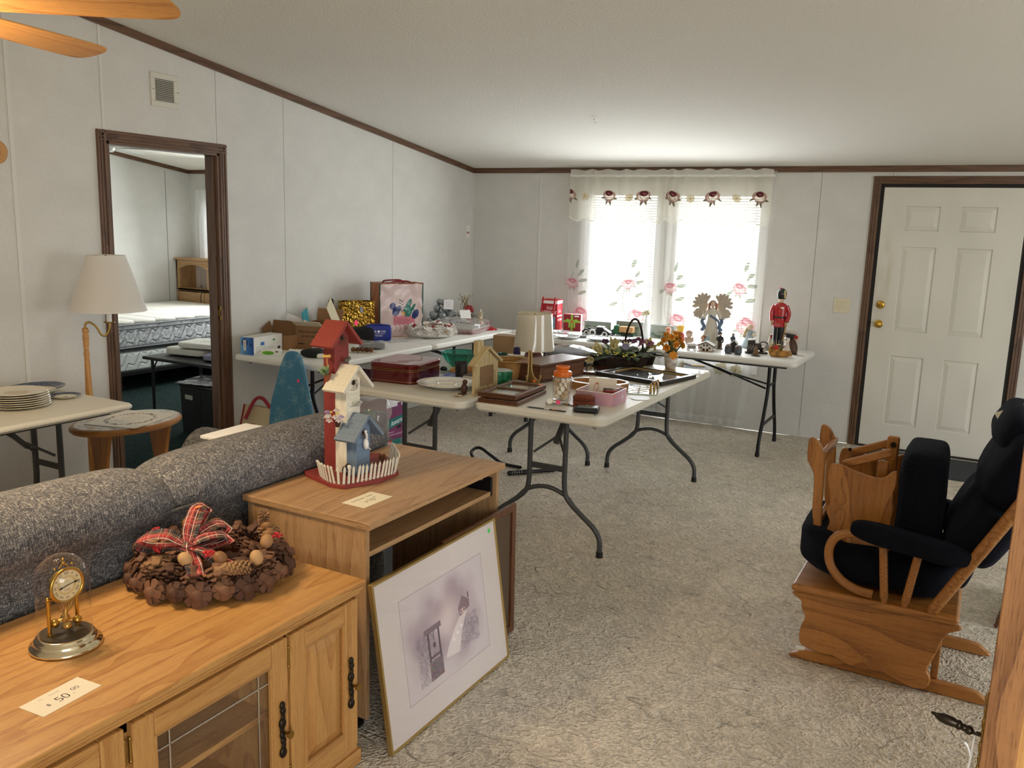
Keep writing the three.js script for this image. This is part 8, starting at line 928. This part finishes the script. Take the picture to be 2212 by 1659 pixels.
  fig('village_figurine', 'dark snowy cottage figurine behind the two owls', 2.76, 0.7, 0.1, [['cottage', '#2e2826', ex([[-0.03, 0], [0.03, 0], [0.03, 0.055], [0, 0.085], [-0.03, 0.055]], 0.04, 0.002).translate(0, 0, -0.02)], ['snow', '#d8d4d0', ...[-1, 1].map((s) => bx(0.036, 0.005, 0.048, 0.002, s * 0.017, 0.076, 0, 0, 0, -s * 0.8))], ['rock', '#26221f', puff(0.09, 0.03, 0.07, 0.7, 0.02, 2).translate(0, 0.012, 0)]]);
  fig('ruin_figurine', 'dark mill figurine with snow roof right of the owls', 2.885, 0.68, 0.2, [['tower', '#332c28', ex([[-0.03, 0], [0.03, 0], [0.025, 0.1], [-0.025, 0.1]], 0.045, 0.004).translate(0, 0, -0.022), puff(0.1, 0.06, 0.07, 0.7, 0.02, 4).translate(0.03, 0.055, -0.01)], ['snow', '#dedad4', bx(0.06, 0.01, 0.055, 0.004, 0, 0.106, 0, 0, 0, 0.12)], ['railing', '#8d8378', ...[...Array(7)].map((_, i) => tr(bx(0.004, 0.04, 0.003, 0.001), -0.028 + i * 0.009, 0.05, 0.024, 0, 0, (i % 2 ? 1 : -1) * 0.5))], ['base', '#221d1a', puff(0.1, 0.025, 0.075, 0.7, 0.02, 5).translate(0, 0.01, 0)]]);
  fig('gnome_figurine', 'small gilded gnome figurine on a dark base', 2.95, 0.8, 0, [['body', '#6e5230', la([[0, 0], [0.02, 0], [0.016, 0.02], [0.018, 0.034], [0.012, 0.05], [0.009, 0.062], [0.003, 0.074], [0, 0.075]], 18), sp(0.009, -0.01, 0.024, 0.012), sp(0.009, 0.01, 0.03, 0.01)], ['base', '#3a3a3c', ex(rrect(0.06, 0.042, 0.012), 0.006, 0.001).rotateX(-Math.PI / 2)]]);
  fig('heron_figurine', 'dark bird figurine with raised curved beak', 2.955, 0.63, 0, [['bird', '#2b2420', sp(0.018, 0, 0.03, 0, [1.2, 1, 0.8]), tb([[-0.01, 0.03, 0], [-0.022, 0.06, 0], [-0.01, 0.085, 0], [0.015, 0.088, 0], [0.04, 0.078, 0]], 0.0045, 24, 6)], ['chick', '#e0d6d0', sp(0.014, 0.02, 0.025, 0.014, [0.8, 1.2, 0.8])], ['base', '#3b342f', puff(0.09, 0.016, 0.05, 0.7, 0.01, 2).translate(0, 0.006, 0)]]);
  // guardsman
  const red2 = gloss('#b01822'), blk = gloss('#0f0f12');
  fig('guardsman_figurine', 'tall guardsman figurine in red tunic and black bearskin hat', 2.99, 0.27, 0.25, [['trousers', blk, cy(0.026, 0.022, 0.2, -0.018, 0.1, 0), cy(0.026, 0.022, 0.2, 0.02, 0.1, 0), bx(0.05, 0.02, 0.08, 0.008, -0.018, 0.01, 0.016), bx(0.05, 0.02, 0.08, 0.008, 0.022, 0.01, 0.016)], ['tunic', red2, tr(la([[0, 0.17], [0.052, 0.175], [0.044, 0.25], [0.05, 0.32], [0.045, 0.35], [0.018, 0.365], [0, 0.365]], 32), 0, 0, 0, 0, 0, 0, [1, 1, 0.72])], ['arm', red2, tb([[-0.045, 0.34, 0], [-0.062, 0.29, 0], [-0.058, 0.22, 0.01]], 0.017, 20, 10), tb([[0.045, 0.34, 0], [0.066, 0.28, 0], [0.052, 0.215, 0.02]], 0.017, 20, 10)], ['hand', '#b8926a', sp(0.014, -0.056, 0.2, 0.012, [0.8, 1.3, 0.7]), sp(0.014, 0.048, 0.2, 0.026, [0.8, 1.3, 0.7])], ['belt', blk, tr(flat(new THREE.TorusGeometry(0.046, 0.004, 8, 32)), 0, 0.25, 0, Math.PI / 2, 0, 0, [1, 0.75, 1.6])], ['head', '#d8c2a8', sp(0.026, 0, 0.387, 0.004, [0.85, 1.15, 0.95]), cy(0.014, 0.016, 0.03, 0, 0.364, 0), sp(0.006, -0.002, 0.384, 0.029)], ['bearskin', blk, tr(sp(0.042, 0, 0, 0, [0.9, 1.1, 0.9], 20, 14), 0.002, 0.43, -0.002), cy(0.038, 0.034, 0.03, 0.002, 0.408, -0.002)], ['gold_trim', '#d8c68a', ...[0, 1, 2, 3, 4].map((i) => sp(0.003, -0.006, 0.2 + i * 0.033, 0.036)), bx(0.012, 0.06, 0.004, 0.002, 0.024, 0.43, 0.034, 0, 0, 0.1)], ['medal', '#e8e4d8', bx(0.022, 0.014, 0.003, 0.001, 0.014, 0.325, 0.036)], ['sword', '#a88450', bar([0.052, 0.2, 0.03], [0.036, 0.07, 0.04], 0.006)]]);
  const pk2 = scene.children[scene.children.length - 1]; dot('pink', pk2, -0.01, 0.477, 0.01, 0.3, 0, 0, 0.009);
  fig('boat_planter', 'white ceramic planter with red striped trim behind the guardsman', 3.03, 0.24, 0.2, [['planter', gloss('#cfc6b6'), ex(spl([[-0.1, 0.0], [-0.11, 0.09], [-0.06, 0.13], [0.06, 0.14], [0.12, 0.1], [0.09, 0.0]]), 0.04, 0.008).translate(0, 0, -0.08)], ['red_stripe', gloss('#a82a2a'), tr(bx(0.05, 0.028, 0.005, 0.002), -0.08, 0.09, -0.036, 0, 0, 0.2), tr(bx(0.07, 0.028, 0.005, 0.002), 0.07, 0.1, -0.036, 0, 0, -0.35)], ['purple_flower', '#4a2a5a', headOf(7, 0.02, 0.01, 0.8, 0.5).translate(0.05, 0.06, -0.02)]], 'planter');
  fig('graduate_owl', 'white and brown owl figurine wearing a black cap', 3.12, 0.5, -0.5, [['body', '#d6cabc', tr(la([[0, 0], [0.04, 0], [0.042, 0.03], [0.03, 0.08], [0.022, 0.1], [0, 0.104]], 28), 0, 0, 0)], ['wing', '#4e3422', tr(sp(0.05, 0, 0, 0, [0.6, 1.35, 0.7]), 0.03, 0.062, -0.012, 0, 0, 0.35), tr(sp(0.03, 0, 0, 0, [0.5, 1.2, 0.5]), 0.052, 0.025, -0.01, 0, 0, 0.6)], ['face', '#efe8dc', sp(0.028, -0.008, 0.105, 0.012, [0.95, 1.0, 0.8])], ['eye', '#15100e', sp(0.005, 0.002, 0.108, 0.034), sp(0.005, -0.02, 0.106, 0.03)], ['cap', '#0e0e10', cy(0.034, 0.03, 0.022, 0.004, 0.135, 0), tr(bx(0.075, 0.006, 0.06, 0.002), 0.004, 0.148, 0, 0, 0.3, -0.1)], ['chest_motif', '#8a4a5a', sp(0.008, -0.012, 0.055, 0.034)]]);
  fig('wooden_shoe', 'woven straw shoe filled with red and yellow artificial flowers', 3.1, 0.71, 0.25, [['shoe', M('#fff', 0.8, { map: tex(64, 64, (u, v) => { const k = 0.7 + 0.35 * Math.abs(Math.sin(u * 44)); return [0.72 * k, 0.52 * k, 0.24 * k]; }) }), puff(0.15, 0.05, 0.07, 0.6, 0.006, 2).translate(0, 0.025, 0), tr(puff(0.08, 0.075, 0.065, 0.6, 0.006, 3), -0.04, 0.045, 0), tr(cy(0.004, 0.02, 0.04, 0.07, 0.03, 0), 0, 0, 0)], ['red_flower', '#b8301e', headOf(9, 0.024, 0.012, 1.0, 0.5).rotateX(1.0).translate(-0.03, 0.07, 0.04), headOf(9, 0.016, 0.01, 0.6, 0.5).rotateX(1.0).translate(-0.03, 0.07, 0.045)], ['yellow_blossom', '#d8c48a', headOf(7, 0.02, 0.01, 1.0, 0.5).translate(-0.01, 0.085, 0), headOf(7, 0.018, 0.01, 1.0, 0.5).translate(-0.06, 0.09, 0), ...[0, 1, 2, 3].map((i) => bar([-0.05 + i * 0.012, 0.07, 0], [-0.07 + i * 0.02, 0.12, 0], 0.0015))], ['greenery', '#7a7040', ...[...Array(8)].map((_, i) => tr(petalG(0.05, 0.008, 0.6), 0.01, 0.05, 0.01, 0.9, i * 0.8, 0))]], 'flower arrangement');
  fig('stone_figurine', 'flat grey stone ornament at the back right of the table', 2.945, 0.42, 0, [['stone', '#8f8a84', tr(cy(0.005, 0.035, 0.05, 0, 0.025, 0, 8), 0, 0, 0, 0, 0, 0, [1.2, 1, 0.7])]], 'ornament');
}
{ // plates on the table by the doorway
  const pl = la([[0, 0], [0.075, 0], [0.085, 0.004], [0.125, 0.013], [0.128, 0.0155], [0.124, 0.0165], [0.084, 0.0075], [0, 0.006]], 56), r = rng(3), deco = canvas(256, 256, (g) => { g.fillStyle = '#e9e0c6'; g.fillRect(0, 0, 256, 256); });
  const nth = ['bottom', 'second', 'third', 'fourth', 'fifth', 'sixth', 'top'];
  for (let i = 0; i < 7; i++) { const t = thing('dinner_plate', nth[i] + ' cream dinner plate in the stack of seven', 'plate', 0.555 + (r() - 0.5) * 0.006 - (i > 4 ? 0.006 * (i - 4) : 0), TT + i * 0.0098, 4.85 + (r() - 0.5) * 0.006, 0, 'stacked cream plates'); part('plate', t, pl, cream); if (i === 6) part('centre_print', t, cy(0.05, 0.05, 0.0006, 0, 0.0068, 0, 32), K('#cdbfa0', 0.3)); }
  const rimBlue = M('#fff', 0.15, { map: tex(256, 64, (u, v) => { const k = vn(u * 60, v * 6, 60, 6); return k > 0.5 ? [0.2, 0.23, 0.34] : [0.34, 0.38, 0.48]; }) });
  const dish = (name, label, cat, a, q, x, z, ry) => { const t = thing(name, label, cat, x, TT, z, ry); const S = [a, 1, 1]; part('dish', t, tr(la([[0, 0], [q * 0.6, 0], [q * 0.66, q * 0.05], [q, q * 0.17], [q * 1.01, q * 0.19], [q * 0.97, q * 0.19], [q * 0.64, q * 0.09], [0, q * 0.06]], 56), 0, 0, 0, 0, 0, 0, S), cream); part('blue_rim', t, tr(la([[q * 0.69, q * 0.115], [q * 0.985, q * 0.2]], 56), 0, 0, 0, 0, 0, 0, S), rimBlue); part('centre_scene', t, tr(cy(q * 0.42, q * 0.42, 0.0006, 0, q * 0.064, 0, 32), 0, 0, 0, 0, 0, 0, S), K('#7d8092', 0.2)); };
  dish('oval_platter', 'oval cream platter with broad blue transfer rim behind the plates', 'platter', 0.78, 0.165, 0.33, 4.635, 0.4); dish('saucer', 'small blue-rimmed dish beside the plate stack', 'dish', 1, 0.072, 0.53, 4.605, 0);
  fig('teacup', 'cream teacup with red sprigs at the left edge', 0.16, 4.83, 0, [['cup', cream, la([[0, 0], [0.022, 0], [0.03, 0.02], [0.042, 0.055], [0.043, 0.06], [0.04, 0.06], [0.028, 0.022], [0, 0.006]], 32)], ['handle', cream, tb([[0, 0.05, -0.04], [0, 0.045, -0.058], [0, 0.025, -0.055], [0, 0.018, -0.032]], 0.004, 16, 6)], ['sprig', '#b06a50', ...[0, 1, 2, 3, 4].map((i) => sp(0.004, Math.cos(i * 1.2) * 0.036, 0.035, Math.sin(i * 1.2) * 0.036))]], 'cup');
}
// ---------- bedroom seen through the doorway ----------
{
  const hx = -4.0 + 0.13, h = thing('bookcase_headboard', 'oak bookcase headboard with arched opening behind the bed', 'headboard', -3.1, 0, 0.13), L = (g) => g.translate(3.1, 0, -0.13), x0 = -3.86, x1 = -2.36, z0 = 0.02, z1 = 0.24;
  part('top', h, L(buv(b0(x0 - 0.015, x1 + 0.015, 1.13, 1.155, z0, z1 + 0.02, 0.006), 'x')), oakDesk); for (const x of [x0, x1 - 0.02]) part('end_panel', h, L(buv(b0(x, x + 0.02, 0, 1.13, z0, z1, 0.002), 'y')), oakDesk); part('back_panel', h, L(buv(b0(x0, x1, 0.3, 1.13, z0, z0 + 0.01, 0.001), 'y')), oakDesk); part('shelf', h, L(buv(b0(x0, x1, 0.785, 0.81, z0, z1, 0.003), 'x')), oakDesk);
  const xm = (x0 + x1) / 2, f = shp([[x0, 0.785], [x1, 0.785], [x1, 1.13], [x0, 1.13]]); for (const [a, b] of [[x0 + 0.05, -3.36], [-3.3, -2.9], [-2.84, x1 - 0.05]]) { const p = new THREE.Path(); p.moveTo(a, 0.81); p.lineTo(b, 0.81); p.lineTo(b, 1.03); p.quadraticCurveTo((a + b) / 2, 1.13, a, 1.03); f.holes.push(p); } part('face_frame', h, L(buv(ex(f, 0.018, 0.002).translate(0, 0, z1 - 0.018), 'x')), oakDesk);
  for (const [a, b] of [[x0 + 0.03, -3.42], [-3.41, -2.98], [-2.97, x1 - 0.03]]) part('door', h, L(buv(b0(a, b, 0.42, 0.77, z1 - 0.018, z1, 0.004), 'x', a)), oakDesk); part('lower_panel', h, L(buv(b0(x0, x1, 0.1, 0.42, z1 - 0.03, z1 - 0.012, 0.002), 'x')), oakDesk); part('cord', h, L(tb([[-3.5, 0.82, 0.22], [-3.45, 0.86, 0.24], [-3.44, 0.8, 0.245], [-3.47, 0.7, 0.245], [-3.43, 0.6, 0.245]], 0.003, 30, 5)), blackPlastic);
  const b = thing('bed', 'bare quilted mattress and box spring on a metal frame', 'bed', -3.2, 0, 1.25), B = (g) => g.translate(3.2, 0, -1.25), X0 = -3.85, X1 = -2.5, Z0 = 0.26, Z1 = 2.26;
  const quilt = tex(512, 512, (u, v) => { const f2 = (a) => Math.pow(Math.abs(Math.sin(a * Math.PI)), 0.5); return f2(u * 3) * 0.5 + f2(v * 9 + Math.sin(u * 18.85) * 0.1) * 0.5; }, [1 / 0.7, 1 / 0.7], false), waves = tex(512, 256, (u, v) => { const k = Math.abs(Math.sin((v * 2 + 0.18 * Math.sin(u * 6.2832 * 6)) * Math.PI * 1.5 + u * 6.2832 * 3)); return Math.min(1, k * 3); }, [1 / 0.8, 1 / 0.3], false), damask = tex(256, 256, (u, v) => { const k = 0.62 + 0.3 * vn(u * 26, v * 26, 26, 26); return [k, k * 1.01, k * 1.02]; }, 1 / 0.4);
  part('mattress', b, B(buv(bx(X1 - X0, 0.22, Z1 - Z0, 0.03, (X0 + X1) / 2, 0.52, (Z0 + Z1) / 2), 'z')), M('#fff', 0.8, { map: damask, bumpMap: waves, bumpScale: 0.012 })); const pt = buv(bx(X1 - X0 - 0.02, 0.05, Z1 - Z0 - 0.02, 0.025, (X0 + X1) / 2, 0.635, (Z0 + Z1) / 2), 'z'); part('pillow_top', b, B(pt), M('#efece2', 0.85, { bumpMap: quilt, bumpScale: 0.03 })); part('tape_edge', b, B(mg(...[0.41, 0.5 + 0.085, 0.62].map((y) => tb([[X1, y, Z0], [X1 + 0.004, y, 1.2], [X1 + 0.002, y, Z1]], 0.007, 20, 6)))), K('#8d9094', 0.7)); part('box_spring', b, B(buv(bx(X1 - X0, 0.17, Z1 - Z0, 0.02, (X0 + X1) / 2, 0.275, (Z0 + Z1) / 2), 'z')), M('#dde0de', 0.8, { bumpMap: waves, bumpScale: 0.012 }));
  part('bed_rail', b, B(mg(b0(X1 - 0.04, X1 + 0.005, 0.15, 0.19, Z0, Z1), b0(X0, X0 + 0.04, 0.15, 0.19, Z0, Z1), b0(X0, X1, 0.15, 0.18, 1.2, 1.24))), blackMetal); for (const [x, z] of [[X1 - 0.12, 1.95], [X1 - 0.12, 0.5], [X0 + 0.12, 1.95]]) part('caster_leg', b, B(mg(cy(0.012, 0.012, 0.13, x, 0.1, z), cy(0.022, 0.022, 0.025, x, 0.024, z, 16, 0, 0, Math.PI / 2))), blackMetal);
  const q = thing('card_table', 'small black folding table heaped with linens inside the bedroom', 'table', -0.9, 0, 2.24), qx = [-1.46, -0.4], qz = [2.03, 2.62]; part('tabletop', q, b0(qx[0] + 0.9, qx[1] + 0.9, 0.49, 0.515, qz[0] - 2.24, qz[1] - 2.24, 0.006), blackPlastic); for (const x of [qx[0] + 0.06, qx[1] - 0.05]) for (const z of [qz[0] + 0.06, qz[1] - 0.05]) part('leg', q, mg(bar([x + 0.9, 0, z - 2.24], [x + 0.9, 0.49, z - 2.24], 0.012), bar([x + 0.9, 0.4, z - 2.24], [x + 0.96, 0.49, z - 2.24], 0.006)), blackMetal);
  const lin = (n, l, w, hh, d, x, y, z, c, s) => solo(n, l, 'linen', tr(puff(w, hh, d, 0.4, 0.03, s), 0, hh / 2, 0), K(c, 0.9), x, y, z, 0.1 * s); lin('folded_sheet', 'thick folded cream sheet at the left end of the bedroom table', 0.42, 0.07, 0.32, -1.2, 0.515, 2.3, '#d8d4c8', 1); lin('folded_sheet', 'crumpled white sheet lying on top of the folded cream one', 0.4, 0.06, 0.3, -1.08, 0.58, 2.3, '#e6e4da', 2); lin('folded_cloth', 'lilac folded cloth to the right of the sheets', 0.34, 0.06, 0.3, -0.78, 0.515, 2.35, '#8f8ca6', 3); lin('folded_towel', 'beige folded towel behind the lilac cloth', 0.3, 0.13, 0.18, -0.72, 0.575, 2.2, '#c9b8a4', 4);
  const tt = thing('storage_tote', 'black plastic storage tote with white label on the teal carpet', 'storage bin', -0.68, 0, 2.6, -0.08); part('tub', tt, mg(warp(flat(new THREE.BoxGeometry(0.42, 0.37, 0.3, 8, 6, 6)), (x, y, z) => [x * (0.94 + 0.14 * (y + 0.185)) + (Math.abs(x) < 0.06 && z > 0 ? 0 : 0), y + 0.185, z * (0.94 + 0.14 * (y + 0.185)) - (z > 0 && Math.abs(x) < 0.05 ? 0.02 : 0)])), K('#0c0d0f', 0.5)); part('rim', tt, ex(rrect(0.45, 0.33, 0.03), 0.02, 0.005).rotateX(-Math.PI / 2).translate(0, 0.362, 0), K('#101114', 0.45)); part('label', tt, bx(0.09, 0.035, 0.002, 0.0005, -0.1, 0.28, 0.152), K('#a8a8a0', 0.8), 'pale paper label');
  solo('plastic_sheet', 'crinkled silvery plastic sheet lying on the black tote', 'plastic sheet', flat(sheet(30, 24, (u, v) => [(u - 0.5) * 0.5 + v * 0.04, 0.004 + 0.018 * fb(u * 7, v * 7, 64, 64, 3), (v - 0.5) * 0.36])), P('#c9ccd2', 0.25, { clearcoat: 0.8, side: THREE.DoubleSide }), -0.68, 0.384, 2.6, 0.2);
  const bf = thing('bedroom_fan', 'pale grey ceiling fan inside the bedroom, one blade showing', 'ceiling fan', -2.15, 2.13, 2.35); part('motor', bf, la([[0, 0], [0.07, 0], [0.09, 0.04], [0.06, 0.1], [0.02, 0.12], [0.02, 0.34], [0, 0.34]], 28), china); for (let i = 0; i < 5; i++) { const k = part('blade', bf, ex(spl([[0.13, -0.04], [0.5, -0.06], [0.56, -0.05], [0.57, 0.05], [0.5, 0.06], [0.13, 0.04]]), 0.006).rotateX(-Math.PI / 2 + 0.1), K('#b9bfbc', 0.6)); k.position.y = 0.03; k.rotation.y = 0.75 + i * 1.2566; }
  const bc = thing('lace_curtain', 'white lace curtain at the bedroom window', 'curtain', -3.06, 0, 0.05); part('lace_panel', bc, flat(sheet(120, 20, (u, v) => [(u - 0.5) * 1.36 * (v > 0.75 ? 0.96 : 1), 0.75 + v * 1.18, Math.sin(u * 100) * 0.012 + 0.01])), P('#ffffff', 0.7, { transmission: 0.75, thickness: 0, side: THREE.DoubleSide })); part('rod', bc, b0(-0.68, 0.68, 1.86, 1.88, -0.03, -0.025, 0.002), white);
}
renderer.render(scene, camera);
